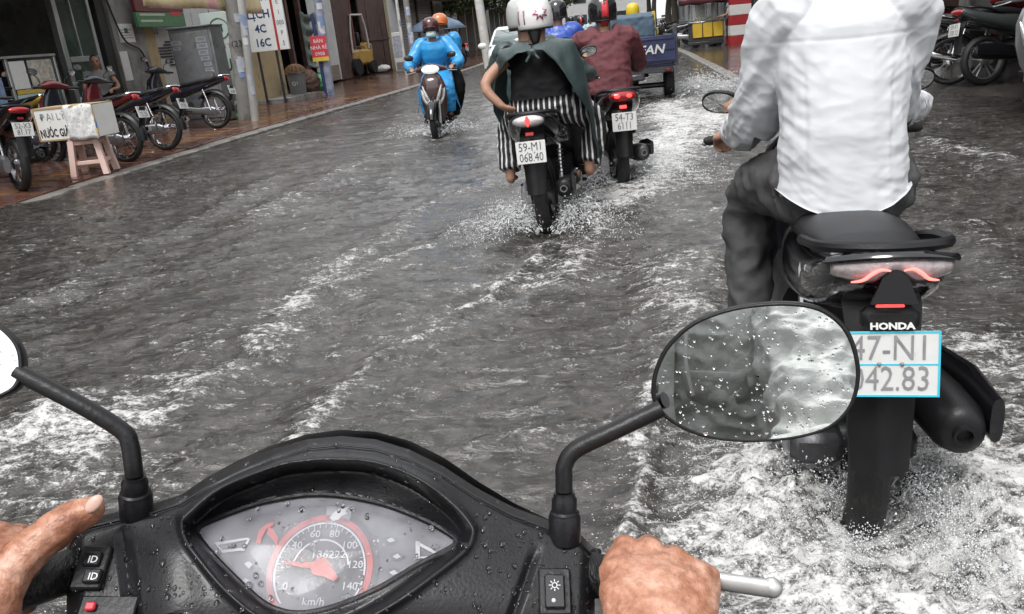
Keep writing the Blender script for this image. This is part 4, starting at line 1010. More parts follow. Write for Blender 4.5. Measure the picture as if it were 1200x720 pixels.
tp = vtop(us); bt = np.interp(us, VBm[:, 0], VBm[:, 1])
U = np.tile(us, (nv, 1)); Vv = tp[None, :]+(bt-tp)[None, :]*T[:, None]
Hh = cov_h(U.ravel(), Vv.ravel()).reshape(U.shape)
rows = [[cp(U[i, j], Vv[i, j], Hh[i, j]) for j in range(nu)] for i in range(nv)]
skirt = [[p-CN*.045+CY*-.004 for p in rows[0]], [p-CN*.018+CY*.004 for p in rows[0]]]
under = [[p-CN*.03+CY*.01 for p in rows[-1]], [p-CN*.06+CY*.05 for p in rows[-1]], [p-CN*.05-CY*.0 for p in rows[0]]]
mbc = MB().grid(skirt+rows+under)
# end caps
R_all = skirt+rows+under
mbc.add([r[0] for r in R_all], [tuple(range(len(R_all)))]); mbc.add([r[-1] for r in R_all], [tuple(range(len(R_all)))])
cover = ob(mbc, 'handlebar_cover', WETBLK, ang=50)
# front cowl peeking out behind the cover
fc = []
for i in range(7):
    fc.append([cp(u, float(vtop(u))-a*(.5+.5*math.exp(-((u-560)/120)**2))*math.sin(PI*min(1, max(0, (u-215)/450))), -.035-.03*i/6) for u, a in [(215+450*k/50, 13*math.cos(PI/2*i/6)) for k in range(51)]])
ob(MB().grid(fc), 'front_cowl', pm('speckled_dark_cowl', (.03, .03, .03), .3, var=.6, vscale=90, dirt=(.3, .28, .26), dscale=120, dthr=.62))
# dial face, glass, printed dials
face = ob(MB().add([cp(u, v, -.034) for u, v in GLASs*1.0], [tuple(range(len(GLASs)))]), 'dial_face', pm('grey_dial_face', (.10, .10, .11), .45, var=.25, vscale=30), ang=0)
def gx(u, v, h, k=1.0):
    cx, cy = 385, 648; return cp(cx+(u-cx)*k, cy+(v-cy)*k, h)
def glass_mat(name, fac, tint):
    m = bpy.data.materials.new(name); m.use_nodes = True; N = m.node_tree.nodes; L = m.node_tree.links; b = N['Principled BSDF']
    b.inputs['Base Color'].default_value = (*tint, 1); b.inputs['Roughness'].default_value = .12; b.inputs['Coat Weight'].default_value = .6; b.inputs['Coat Roughness'].default_value = .05
    tr = N.new('ShaderNodeBsdfTransparent'); mx = N.new('ShaderNodeMixShader'); nz = N.new('ShaderNodeTexNoise'); nz.inputs['Scale'].default_value = 26; nz.inputs['Detail'].default_value = 6
    rp = N.new('ShaderNodeMapRange'); rp.inputs[1].default_value = .3; rp.inputs[2].default_value = .7; rp.inputs[3].default_value = fac*.55; rp.inputs[4].default_value = fac*1.5
    tc = N.new('ShaderNodeTexCoord'); L.new(tc.outputs['Object'], nz.inputs['Vector']); L.new(nz.outputs['Fac'], rp.inputs[0]); L.new(rp.outputs[0], mx.inputs[0])
    L.new(tr.outputs[0], mx.inputs[1]); L.new(b.outputs[0], mx.inputs[2]); L.new(mx.outputs[0], N['Material Output'].inputs['Surface']); return m
gm = MB(); gm.loft([[gx(u, v, -.019+.007*(1-k*k), k) for u, v in GLASs] for k in (1.012, .97, .85, .65, .4, .15)])
ob(gm, 'dial_glass', glass_mat('scuffed_clear_plastic', .22, (.62, .62, .68)), ang=180)
rim = MB().tube([cp(u, v, -.017) for u, v in GLASs], .0022, 6, loop=True); ob(rim, 'glass_rim', BLK)
RINGR = pm('red_dial_print', (.55, .10, .085), .5, var=.12); WPR = pm('white_dial_print', (.68, .68, .70), .5); DPR = pm('dark_dial_print', (.045, .045, .05), .4)
D0 = cp(375, 669, -.033); DM = frame(D0, CX, CY) ; px_ = .62/933
def disc(r0, r1, a0, a1, n=48, z=0.):
    m = MB(); rg = []
    for k in range(n+1):
        a = rad(a0+(a1-a0)*k/n); rg.append([DM @ V(math.cos(a)*r*px_*1.0, math.sin(a)*r*px_*1.10, z) for r in (r0, r1)])
    return m.grid(rg)
ob(disc(0.5, 70, 0, 360, z=.0005), 'dial_disc', DPR, face, ang=0)
ob(disc(56, 63, -42, 222, z=.0012), 'dial_ring', RINGR, face, ang=0)
ob(disc(52.5, 54.5, -42, 222, z=.0012), 'dial_ring', WPR, face, ang=0)
ob(disc(33, 35, 10, 165, z=.0012), 'dial_ring', WPR, face, ang=0)
def dtext(st, du, dv, size, mat=None, rot=0., sx=1.0):
    M_ = OWNI @ DM @ Matrix.Translation((du*px_, -dv*px_*1.10, .0014)) @ Matrix.Rotation(rad(rot), 4, 'Z'); return text(st, size*px_, M_, mat or WPR, face, extr=.0002, sx=sx)
for k, a in enumerate(np.linspace(205, -25, 8)):
    dtext(str(k*20), math.cos(rad(a))*42, -math.sin(rad(a))*42, 13, rot=0)
for k, a in enumerate(np.linspace(205, -25, 29)):
    l_ = 7 if k % 4 == 0 else 4
    r1 = 52; p0 = DM @ V(math.cos(rad(a))*r1*px_, math.sin(rad(a))*r1*px_*1.1, .0014); p1 = DM @ V(math.cos(rad(a))*(r1-l_)*px_, math.sin(rad(a))*(r1-l_)*px_*1.1, .0014)
    ob(MB().tube([p0, p1], .0004, 4), 'scale_tick', WPR, face)
dtext('136222', 8, -17, 13, sx=1.1); dtext('km/h', -2, 34, 13)
nd = MB().prism([(-45, 6), (-43, 9), (-8, 8), (-3, 14), (8, 12), (24, -10), (20, -15), (6, -9), (-6, -7), (-10, 0)], DM @ Matrix.Scale(px_, 4) @ Matrix.Translation((0, 0, 5)), 2.2); ob(nd, 'needle', RINGR, face)
def dpoly(px, mat, name, z=-.0318): ob(MB().add([cp(u, v, z) for u, v in px], [tuple(range(len(px)))]), name, mat, face, ang=0)
for P_ in ([(251, 636), (291, 630), (293, 632), (255, 639)], [(251, 636), (255, 639), (264, 648), (260, 648)], [(260, 645), (284, 642), (285, 645), (262, 648)], [(291, 630), (293, 632), (286, 646), (283, 646)],
           [(487, 634), (492, 635), (492, 655), (487, 655)], [(488, 634), (517, 650), (516, 653), (488, 638)], [(487, 653), (505, 656), (517, 651), (505, 652)]): dpoly(P_, WPR, 'indicator_print')
dpoly([(300, 636), (303, 622), (314, 613), (321, 612), (320, 616), (312, 620), (307, 630), (305, 638)], RINGR, 'fuel_scale')
dpoly([(314, 618), (320, 620), (326, 630), (324, 640), (319, 632), (313, 626)], RINGR, 'fuel_needle', -.0312)
dpoly([(383, 594), (413, 592), (410, 612), (381, 614)], pm('badge_grey', (.3, .3, .32), .35), 'badge')
dpoly([(386, 607), (392, 600), (398, 596), (409, 594), (405, 600), (408, 602), (400, 605), (397, 609), (390, 611)], WPR, 'badge_wing', -.0308)
for u, v in ((458, 633), (465, 652), (461, 671)): dpoly([(u-9, v-3), (u, v-6), (u+9, v-2), (u+4, v+4), (u-6, v+5)], DPR, 'warning_lamp'); dpoly([(u-5, v), (u+1, v-3), (u+5, v+1), (u-1, v+3)], WPR, 'warning_symbol', -.0308)
for u, v in ((291, 663), (288, 683), (300, 700)): dpoly([(u-5, v-2), (u, v-5), (u+5, v-2), (u+1, v+4)], WPR, 'warning_symbol', -.0308)
# switches
def sw_box(u0, v0, u1, v1, name, mat, h=.003, base=0.):
    c = cp((u0+u1)/2, (v0+v1)/2, base); w = (cp(u1, (v0+v1)/2, base)-cp(u0, (v0+v1)/2, base)).length; l_ = (cp((u0+u1)/2, v1, base)-cp((u0+u1)/2, v0, base)).length
    M_ = frame(c, CX, CY); m = MB(); m.box((0, 0, 0), (w, l_, h*2), None, .0012); m.v = [tuple(M_ @ Vector(p)) for p in m.v]; return ob(m, name, mat)
hL = float(cov_h(np.array([108.]), np.array([665.]))[0])
swl = sw_box(91, 642, 126, 690, 'light_switch', BLK, .0035, hL+.002)
for v in (656, 676):
    b_ = sw_box(99, v-8, 119, v+8, 'switch_button', WETBLK, .003, hL+.006); b_.parent = swl
    text('ID', .0075, OWNI @ frame(cp(109, v, hL+.0096), CX, CY), WPR, swl, name='switch_symbol')
hn = sw_box(93, 700, 160, 735, 'horn_switch', BLK, .003, hL-.002)
b_ = sw_box(100, 706, 112, 716, 'horn_mark', pm('red_mark', (.5, .03, .05), .4), .002, hL+.003); b_.parent = hn
hR = float(cov_h(np.array([650.]), np.array([692.]))[0])
swr = sw_box(631, 667, 669, 722, 'starter_switch', BLK, .0035, hR+.002)
b_ = sw_box(638, 674, 662, 714, 'switch_button', BLKG, .003, hR+.006); b_.parent = swr
MS = frame(cp(650, 686, hR+.0096), CX, CY)
for k in range(8):
    a = 2*PI*k/8; o_ = ob(MB().tube([MS @ V(math.cos(a)*.0026, math.sin(a)*.0026, 0), MS @ V(math.cos(a)*.0042, math.sin(a)*.0042, 0)], .0004, 4), 'symbol_ray', WPR, swr)
ob(MB().tube([MS @ V(math.cos(a)*.0019, math.sin(a)*.0019, 0) for a in [2*PI*k/12 for k in range(12)]], .0004, 4, loop=True), 'switch_symbol', WPR, swr)
ob(MB().sphere(cp(649, 704, hR+.0092), .0017, 8, 6), 'pilot_lamp', WPR, swr)
# grips and levers
gR0, gR1 = cp(690, 672, -.022), atD(815, 700, .56); gL0, gL1 = cp(86, 668, -.022), atD(-110, 735, .545)
ob(MB().rtube([gR0, gR1], .0165, 14), 'grip', RUB); ob(MB().rtube([gL0, gL1], .0165, 14), 'grip', RUB)
ob(MB().tube([cp(699, 645, -.022), cp(697, 700, -.022)], .004, 8), 'cover_end_seal', RUB)
LEV = pm('pale_alloy_lever', (.55, .55, .54), .35, .6, var=.15, vscale=60, dirt=(.35, .34, .33), dscale=60, dthr=.6)
lv = MB().tube(spline([cp(700, 655, -.05), atD(765, 668, .60), atD(835, 680, .575), atD(902, 690, .56)], 5), [(.006, .006)]*5+[(.0068, .006)]*5+[(.0074, .0062)]*6, 10, up=CN)
lv.sphere(atD(905, 689, .56), .0072, 12, 8); ob(lv, 'brake_lever', LEV)
lv = MB().tube(spline([cp(84, 655, -.05), atD(0, 660, .62), atD(-90, 690, .60)], 5), [(.007, .005)]*11, 10, up=CN); ob(lv, 'brake_lever', LEV)

# mirrors
def mirror_own(base_px, top_px, stem_px, outline, dep, target, roc, deps):
    b0 = cp(base_px[0], base_px[1], .0); b1 = atD(top_px[0], top_px[1], deps[0])
    ax = (b1-b0); bs = MB().lathe([(.0125, 0), (.0125, ax.length*.52), (.0115, ax.length*.56), (.0115, ax.length*.60), (.0100, ax.length*.64), (.0098, ax.length*.86), (.0085, ax.length*.92), (.0082, ax.length)], b0-ax*.12, ax, 18)
    boss = ob(bs, 'mirror_mount', WETBLK, ang=35)
    st = spline([b1-ax*.1]+[atD(u, v, d) for (u, v), d in zip(stem_px, deps)], 6)
    mr = ob(MB().tube(st, .0068, 12), 'mirror_stem', BLK)
    C = atD(*np.mean(outline, axis=0), dep)
    n = ((Vector(CC)-C).normalized()+(Vector(target)-C).normalized()).normalized()
    O = [onplane(u, v, C, n) for u, v in smooth_poly(outline, 4)]
    cx_ = sum(O, Vector())/len(O)
    def ring(k, off): return [cx_+(p-cx_)*k+n*off for p in O]
    sh = MB().loft([ring(.93, .0015), ring(.965, .004), ring(.99, .0035), ring(1.0, 0), ring(.99, -.008), ring(.93, -.018), ring(.78, -.026), ring(.4, -.032), ring(.06, -.034)])
    shell = ob(sh, 'mirror_shell', BLK, ang=180)
    R_ = max((p-cx_).length for p in O)
    gl = MB(); gl.loft([[cx_+(p-cx_)*k+n*(.003+((R_*.95)**2-((p-cx_).length*k)**2)/(2*roc)-.0022*0) for p in O] for k in (.95, .85, .7, .5, .3, .1, .01)], cap=False)
    # flatten: keep the cap's edge under the bezel
    g = ob(gl, 'mirror_glass', MIRR, ang=180)
    dr = MB(); rr = random.Random(5)
    for _ in range(260):
        k = rr.random()**.5*.93; p = O[rr.randrange(len(O))]; q = cx_+(p-cx_)*k; s_ = rr.uniform(.0004, .0013)*(1.6 if rr.random() < .1 else 1)
        q = q+n*(.003+((R_*.95)**2-((q-cx_).length)**2)/(2*roc)); dr.sphere(q, (s_, s_*rr.uniform(.8, 1.5), s_*.55), 7, 5, frame((0, 0, 0), CX, CY if abs(n.dot(CY)) < .9 else CN))
    tag(ob(dr, 'raindrops', DROP, g, ang=180), kind='stuff')
    return shell
DROP = pm('water_drop', (.9, .92, .94), .02, var=0, trans=1.0, ior=1.33)
OUT_R = [(763, 462), (767, 432), (783, 402), (812, 377), (850, 362), (890, 355), (930, 354), (962, 360), (987, 377), (1001, 400), (1008, 430), (1006, 457), (996, 481), (974, 501), (940, 512), (900, 517), (860, 517), (822, 511), (790, 497), (771, 481)]
mirror_own((662, 628), (661, 570), [(661, 560), (662, 545), (675, 527), (720, 505), (775, 479)], OUT_R, .60, (-.01, -.25, 1.12), 2.6, [.612, .612, .612, .61, .608])
OUT_L = [(29, 435), (27, 412), (16, 394), (-6, 377), (-40, 362), (-90, 354), (-140, 358), (-180, 372), (-205, 400), (-212, 432), (-200, 462), (-170, 480), (-110, 486), (-50, 480), (-10, 470), (15, 460), (25, 450)]
mirror_own((160, 600), (157, 552), [(156, 545), (152, 520), (143, 505), (100, 478), (20, 436)], OUT_L, .60, (-.75, -.9, 2.1), 1.1, [.615, .615, .615, .612, .61])
# raindrops on the cover
dr = MB(); rr = random.Random(9); Uq = []; 
for _ in range(900):
    u = rr.uniform(84, 690); v = rr.uniform(float(vtop(u))+2, min(float(np.interp(u, VBm[:, 0], VBm[:, 1]))-4, 760)); Uq.append((u, v))
Uq = np.array(Uq); hq = cov_h(Uq[:, 0], Uq[:, 1]); gq = sdist(Uq[:, 0], Uq[:, 1], GLASs)
M3 = frame((0, 0, 0), CX, CY)
for (u, v), h_, g_ in zip(Uq, hq, gq):
    s_ = rr.choice((.0006, .0008, .001, .0013, .0017, .0022)); 
    if g_ > 4 and rr.random() < .45: continue
    q = cp(u, v, h_) if g_ < 4 else cp(u, v, -.0150)
    dr.sphere(q, (s_, s_*rr.uniform(.9, 1.6), s_*.5), 7, 5, M3)
tag(ob(dr, 'raindrops', DROP, cover, ang=180), kind='stuff')

# ---- the rider behind the bars (hands in view, jacket in the mirror)
JACK = pm('olive_grey_rain_jacket', (.55, .56, .53), .5, var=.15, vscale=9, bump=1.0, bscale=22, dirt=(.36, .37, .34), dscale=5, dthr=.5)
wR, kR = atD(762, 784, .505), atD(775, 667, .572); wL, kL = atD(-55, 770, .52), atD(-45, 645, .60)
me_l = empty('person', 'rider whose sunburnt hands hold the cockpit, in olive-grey jacket', 'person', (-.14, -.25, 0), 0, 'riders on the flooded road')
MEI = bikeM(me_l).inverted()
J = dict(hip=(-.15, -.36, .86), chest=(-.16, -.31, 1.14), neck=(-.17, -.31, 1.34), head=(-.18, -.29, 1.48), shL=(-.355, -.30, 1.27), shR=(.03, -.325, 1.26))
lat = (V(*J['shR'])-V(*J['shL'])).normalized()
b = MB(); torso(b, J, -.012)
PH, MH = head(b, J['head'], CF, (0, 0, 1))
b.tube([V(*J['neck'])-V(0, 0, .04), V(*J['head'])-V(0, 0, .03)], [.06, .056], 12)
elR, elL = V(.15, .08, 1.0), V(-.60, .08, 1.0)
for sh, el, wr in ((V(*J['shR']), elR, wR), (V(*J['shL']), elL, wL)): limb(b, [sh, el, el.lerp(wr, .8)], [.05, .045, .042, .036, .03])
for s_ in (-1, 1):
    hp = V(*J['hip'])+lat*s_*.09; kn_ = OWNM @ V(s_*.2, .68, .70); an_ = OWNM @ V(s_*.2, .62, .36); limb(b, [hp, kn_, an_], [.082, .075, .058, .055, .05, .038], 14)
    b.tube([an_-V(0, .03, .03), an_+CF*.1-V(0, 0, .05), an_+CF*.17-V(0, 0, .055)], [(.03, .03), (.042, .022), (.034, .014)], 10, up=lat)
rest = remesh(b, .012, 3)
hb_ = MB()
upR = (V(0, 0, 1)-CF*.35+CX*.10).normalized(); upL = (V(0, 0, 1)-CF*.35-CX*.05).normalized()
hand(hb_, wR, kR-wR, upR, -1, (40, 72, 60), .95, fat=1.08, tpts=[atD(742, 735, .56), atD(734, 712, .59), atD(748, 702, .605), atD(762, 704, .605)])
hand(hb_, wL, kL-wL, upL, 1, (45, 70, 60), 1.04, fat=1.1, tpts=[atD(14, 668, .565), atD(52, 632, .575), atD(84, 608, .585), atD(107, 596, .59)])
limb(hb_, [elR.lerp(wR, .55), wR], [.036, .031, .028]); limb(hb_, [elL.lerp(wL, .55), wL], [.036, .031, .028])
hm_ = remesh(hb_, .0022, 5)
def skin_fn(p):
    d = .0007*(ridged(p*np.array([70, 70, 70]))-.4)+.0011*perlin(p*48)+.0004*perlin(p*230)+.0013*(ridged(p*np.array([26, 60, 26])+2)-.5)
    return d
displace(hm_, skin_fn)
bm = bmesh.new(); bm.from_mesh(rest); bm.from_mesh(hm_); allb = bpy.data.meshes.new('body'); bm.to_mesh(allb); bm.free(); allb.transform(MEI)
def skin_mat():
    m = bpy.data.materials.new('weathered_skin'); m.use_nodes = True; t = m.node_tree; N = t.nodes; L = t.links; b = N['Principled BSDF']
    tc = N.new('ShaderNodeTexCoord')
    def nz(s, d=5, r=.65):
        n = N.new('ShaderNodeTexNoise'); n.inputs['Scale'].default_value = s; n.inputs['Detail'].default_value = d; n.inputs['Roughness'].default_value = r; L.new(tc.outputs['Object'], n.inputs['Vector']); return n.outputs['Fac']
    r1 = N.new('ShaderNodeValToRGB'); L.new(nz(32), r1.inputs[0]); e = r1.color_ramp.elements
    e[0].position = .33; e[0].color = (.23, .085, .045, 1); e[1].position = .68; e[1].color = (.60, .36, .27, 1); q = e.new(.5); q.color = (.42, .20, .125, 1)
    r2 = N.new('ShaderNodeMix'); r2.data_type = 'RGBA'; r2.blend_type = 'MULTIPLY'; r2.inputs[0].default_value = .55
    r3 = N.new('ShaderNodeValToRGB'); L.new(nz(170, 3), r3.inputs[0]); r3.color_ramp.elements[0].position = .35; r3.color_ramp.elements[0].color = (.5, .4, .36, 1); r3.color_ramp.elements[1].position = .6
    L.new(r1.outputs[0], r2.inputs[6]); L.new(r3.outputs[0], r2.inputs[7]); L.new(r2.outputs[2], b.inputs['Base Color'])
    b.inputs['Roughness'].default_value = .38; b.inputs['Subsurface Weight'].default_value = .12; b.inputs['Subsurface Radius'].default_value = (.01, .004, .002)
    bp = N.new('ShaderNodeBump'); bp.inputs['Strength'].default_value = .55; bp.inputs['Distance'].default_value = .0016
    vo = N.new('ShaderNodeTexVoronoi'); vo.inputs['Scale'].default_value = 420; L.new(tc.outputs['Object'], vo.inputs['Vector'])
    ad = N.new('ShaderNodeMath'); L.new(nz(110, 6, .7), ad.inputs[0]); mm = N.new('ShaderNodeMath'); mm.operation = 'MULTIPLY'; mm.inputs[1].default_value = .35; L.new(vo.outputs['Distance'], mm.inputs[0]); L.new(mm.outputs[0], ad.inputs[1])
    L.new(ad.outputs[0], bp.inputs['Height']); L.new(bp.outputs[0], b.inputs['Normal']); return m
body = mobj('body', allb, skin_mat(), me_l, 180)
nail = MB(); tq = atD(110, 590.5, .5805); nail.sphere(tq, (.0048, .0075, .0018), 12, 8, frame((0, 0, 0), (atD(118, 600, .59)-atD(106, 590, .59)), (atD(112, 588, .59)-atD(86, 612, .585)))); nail.build('thumbnail', pm('nail', (.52, .33, .27), .35), body, M=MEI)
Mi = frame((0, 0, 0), CX, CF)
face_bits(lambda a, b_, c: MEI @ PH(a, b_, c), MH, body)
t = MB(); torso(t, J, .03, 1.05, .12)
for sh, el, wr, s_ in ((V(*J['shR']), elR, wR, 1), (V(*J['shL']), elL, wL, -1)): limb(t, [sh-lat*s_*.07, sh, el, el.lerp(wr, .55)], [.075, .092, .082, .072, .062, .052], 16)
n_ = V(*J['neck']); t.tube([n_+lat*(math.cos(a)*.10)+CF*(math.sin(a)*.09)+V(0, 0, -.005+.02*math.sin(a)) for a in [2*PI*k/20 for k in range(20)]], (.03, .045), 10, loop=True)
jm = remesh(t, .006, 2)
displace(jm, lambda p: .020*(ridged(p*np.array([8, 8, 4])+2.2)-.35)+.014*(ridged(p*np.array([11, 11, 19])+5.2)-.35)+.006*(ridged(p*27)-.3)+.004*perlin(p*42))
jm.transform(MEI); jo = mobj('rain_jacket', jm, JACK, me_l, 180)
# pocket flap, zip placket and cord on the chest
c0 = V(*J['chest']); fr = CF
fl = MB(); fl.grid([[c0+lat*(.03+.12*k/8)+fr*(.172-.010*i-.03*(k/8)**2)+V(0, 0, -.01-.055*i/3-.02*math.sin(PI*k/8)*(i == 3)) for k in range(9)] for i in range(4)]); fl.build('pocket_flap', JACK, me_l, M=MEI, solid=.005)
zp = MB(); zp.tube([V(*J['hip'])+fr*.165+V(0, 0, .02), c0+fr*.178-V(0, 0, .08), c0+fr*.172+V(0, 0, .06), n_+fr*.135-V(0, 0, .03)], (.016, .006), 8, up=lat); zp.build('zip_placket', JACK, me_l, M=MEI)
cd = MB(); cd.tube(spline([n_+fr*.14+lat*.05-V(0, 0, .02), c0+fr*.19+lat*.045+V(0, 0, .03), c0+fr*.19+lat*.06-V(0, 0, .06)], 5), .004, 6); cd.build('drawcord', pm('pale_cord', (.5, .5, .48), .7), me_l, M=MEI)
tr = MB(); tr.tube([V(*J['hip'])-V(0, 0, .1), V(*J['hip'])+V(0, 0, .1)], [(.15, .11), (.17, .13)], 16, up=lat)
for s_ in (-1, 1):
    hp = V(*J['hip'])+lat*s_*.09; limb(tr, [hp, OWNM @ V(s_*.2, .68, .70), OWNM @ V(s_*.2, .62, .36)], [.1, .095, .08, .075, .066], 14)
tm_ = remesh(tr, .014, 3); tm_.transform(MEI); mobj('trousers', tm_, GREYT, me_l, 180)
hl_ = bpy.data.objects.new('helmet_pivot', None)
bpy.data.objects.remove(hl_)
helmet(me_l, lambda a, b_, c: MEI @ PH(a, b_, c), MH, HBLACK)
# ================================================================== left side of the street
FA = V(-9.6, 8, 0); FD = V(.04994, .99875, 0); FN = V(.99875, -.04994, 0)
FM = frame(FA, FD, (0, 0, 1))                            # local x along the street, y up, z out to the kerb
def fs(u, v, off=0.):
    p = onplane(u, v, FA+FN*off, FN)-FA; return p.dot(FD), p.z
def frect(u0, v0, u1, v1, off=0.):
    vm, um = (v0+v1)/2, (u0+u1)/2; return fs(u0, vm, off)[0], fs(u1, vm, off)[0], fs(um, v1, off)[1], fs(um, v0, off)[1]
class FT:                                               # a thing standing along the left facade
    def __init__(s, name, label, cat, sx, off=0., group=None, z=None):
        w = FM @ V(sx, 0, off); s.z = swz(w.x, w.y) if z is None else z
        s.E = empty(name, label, cat, (w.x, w.y, s.z), 0, group); s.K = Matrix.Translation((-w.x, -w.y, -s.z)) @ FM
    def part(s, mb, name, mat, parent=None, **k): return mb.build(name, mat, parent or s.E, M=s.K, **k)
    def box(s, name, mat, s0, s1, z0, z1, o0, o1, parent=None, bev=.006): return s.part(MB().box(((s0+s1)/2, (z0+z1)/2, (o0+o1)/2), (s1-s0, z1-z0, o1-o0), None, bev), name, mat, parent)
    def text(s, st, size, sx, z, off, mat, parent=None, sxs=1., rot=0., bold=0.): return text(st, size, s.K @ Matrix.Translation((sx, z, off)) @ Matrix.Rotation(rot, 4, 'Z'), mat, parent or s.E, sx=sxs, bold=bold)
def corrug(s0, s1, z0, z1, off, pitch=.076, amp=.012, n=6):
    k = int((s1-s0)/pitch*n); rows = []
    for z in (z0, z1): rows.append([V(s0+(s1-s0)*i/k, z, off+amp*math.sin(2*PI*i/n)) for i in range(k+1)])
    return MB().grid(rows)
CONC = pm('stained_concrete', (.24, .235, .22), .75, var=.25, vscale=3, bump=.4, bscale=30, dirt=(.12, .115, .105), dscale=2.2, dthr=.5)
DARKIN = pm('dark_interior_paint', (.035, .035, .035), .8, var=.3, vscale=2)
CREAM = pm('peeling_cream_plaster', (.42, .33, .19), .8, var=.2, vscale=2.5, bump=.35, bscale=25, dirt=(.2, .17, .12), dscale=2.5, dthr=.52)
PALEC = pm('pale_corrugated_sheet', (.58, .59, .59), .45, .3, var=.15, vscale=2, dirt=(.24, .23, .22), dscale=3, dthr=.6)
RUST = pm('rusty_brown_sheet', (.085, .045, .036), .7, .1, var=.35, vscale=2.5, bump=.3, bscale=30, dirt=(.04, .026, .022), dscale=3, dthr=.5)
GREYS = pm('grey_shutter_metal', (.24, .24, .235), .5, .3, var=.2, vscale=2, dirt=(.13, .12, .11), dscale=2, dthr=.55)
ALUF = pm('aluminium_frame', (.42, .44, .43), .4, .7, var=.15)
PAPER = pm('white_paper', (.68, .68, .66), .8, var=.08, vscale=20)
SIGNW = pm('white_sign_board', (.66, .67, .66), .5, var=.08, vscale=4, dirt=(.45, .44, .42), dscale=5, dthr=.62)
DKRED = pm('dark_red_sign', (.10, .018, .022), .45, var=.1); GRNS = pm('green_sign', (.06, .16, .07), .45, var=.25, vscale=8)
INKB = pm('dark_blue_ink', (.03, .05, .13), .5); INKK = pm('black_ink', (.015, .015, .017), .5); INKG = pm('green_ink', (.02, .10, .06), .5); INKR = pm('red_ink', (.4, .04, .04), .5)
TGLASS = glass_mat('green_tinted_glass', .22, (.10, .17, .14))
ROOFT = pm('roof_sheet', (.12, .11, .105), .6, .2, var=.2, vscale=1)

# ---- shop with the dark open front
t = FT('shop_building', 'open-fronted dark shop with aluminium frames beside concrete pillar', 'building', 2.0, z=.3)
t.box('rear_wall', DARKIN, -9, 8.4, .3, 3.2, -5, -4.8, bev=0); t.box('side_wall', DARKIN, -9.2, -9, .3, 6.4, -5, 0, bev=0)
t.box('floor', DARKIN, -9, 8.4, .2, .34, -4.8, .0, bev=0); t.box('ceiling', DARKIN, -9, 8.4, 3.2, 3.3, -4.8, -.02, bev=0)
t.box('upper_wall', CONC, -9.2, 8.55, 3.0, 6.5, -.22, 0); t.box('roof', ROOFT, -9.4, 8.6, 6.5, 6.65, -5, .3)
t.box('canopy', GREYS, -9.2, 7.2, 3.0, 3.08, 0, 1.3)
wp = t.box('pillar', CONC, 7.5, 8.55, .3, 3.0, -.3, .12)
for s0, wd in ((6.05, .12), (3.55, .10), (1.0, .1)): t.box('frame_post', ALUF, s0, s0+wd, .3, 3.0, -.08, .04)
t.box('frame_post', DARKIN, 7.22, 7.48, .3, 3.0, -.1, .06); t.box('frame_post', ALUF, 7.02, 7.10, .3, 3.0, -.06, .03)
t.box('frame_rail', ALUF, 6.2, 7.0, 1.62, 1.72, -.05, .03); t.box('frame_rail', ALUF, 6.2, 7.0, .62, .70, -.05, .03)
t.box('pane', TGLASS, 6.18, 7.02, .7, 1.62, -.02, -.012, bev=0); t.box('pane', TGLASS, 6.18, 7.02, 1.72, 2.98, -.02, -.012, bev=0)
t.box('frame_bar', ALUF, 6.55, 6.585, 1.72, 2.98, -.03, .02)
for k, (s0, z0, w_, h_) in enumerate(((-3, 1.2, 1.6, 1.1), (1.4, 1.6, 1.0, .8), (4.2, 1.3, .5, 1.2))): t.box('shelf_stock', pm('stock_%d' % k, [(.10, .12, .11), (.16, .15, .13), (.09, .11, .14)][k], .6, var=.6, vscale=12), s0, s0+w_, z0, z0+h_, -4.6, -4.0)
for q, (u0, v0, u1, v1) in enumerate(((139, 28, 157, 50),)):
    a, b_, c, d = frect(u0, v0, u1, v1, .13); pp = t.box('notice', PAPER, a, b_, c, d, .122, .128, bev=0); t.box('notice_mark', GRNS, (a+b_)/2-.05, (a+b_)/2+.06, d-.18, d-.08, .129, .131, pp, bev=0)
    for k in range(4): t.box('notice_line', INKK, a+.05, b_-.05-.04*k % .1, c+.08+.05*k, c+.09+.05*k, .129, .131, pp, bev=0)
a, b_, c, d = frect(144, 60, 153, 95, .13); t.box('notice', PAPER, a, b_, c, d, .122, .128, bev=0)
t.part(MB().tube(spline([(7.45, 2.9, .14), (7.7, 2.0, .17), (8.2, 1.75, .16), (8.35, 1.3, .18), (8.4, .9, .16)], 6), .018, 6), 'cable', INKK)
# glass counter with posters
t = FT('display_counter', 'glass display counter pasted with posters at the dark shop front', 'counter', 4.6, .6)
a, b_, c, d = frect(12, 64, 72, 125, .6); z0 = t.z
t.box('base', ALUF, a-1.8, b_, z0, z0+.12, .05, .6); t.box('top', ALUF, a-1.8, b_, d-.04, d, .03, .62)
for s0 in (a-1.8, a, b_-.05): t.box('frame_post', ALUF, s0, s0+.05, z0+.12, d-.04, .55, .6)
t.box('pane', TGLASS, a+.05, b_-.05, z0+.12, d-.04, .565, .575, bev=0); t.box('rear_panel', DARKIN, a-1.8, b_, z0+.12, d-.04, .05, .07, bev=0)
hm_ = (d-z0)
po = t.box('poster', pm('pale_teal_poster', (.36, .5, .5), .6, var=.3, vscale=5), a+.08, b_-.12, z0+.2, z0+hm_*.60, .578, .582, bev=0)
t.part(MB().sphere((a+.38, z0+hm_*.40, .583), (.11, .2, .004), 14, 8), 'poster_print', INKK, po); t.part(MB().sphere((a+.43, z0+hm_*.43, .585), (.06, .10, .004), 12, 8), 'poster_print', pm('poster_skin_tone', (.5, .32, .26), .6), po)
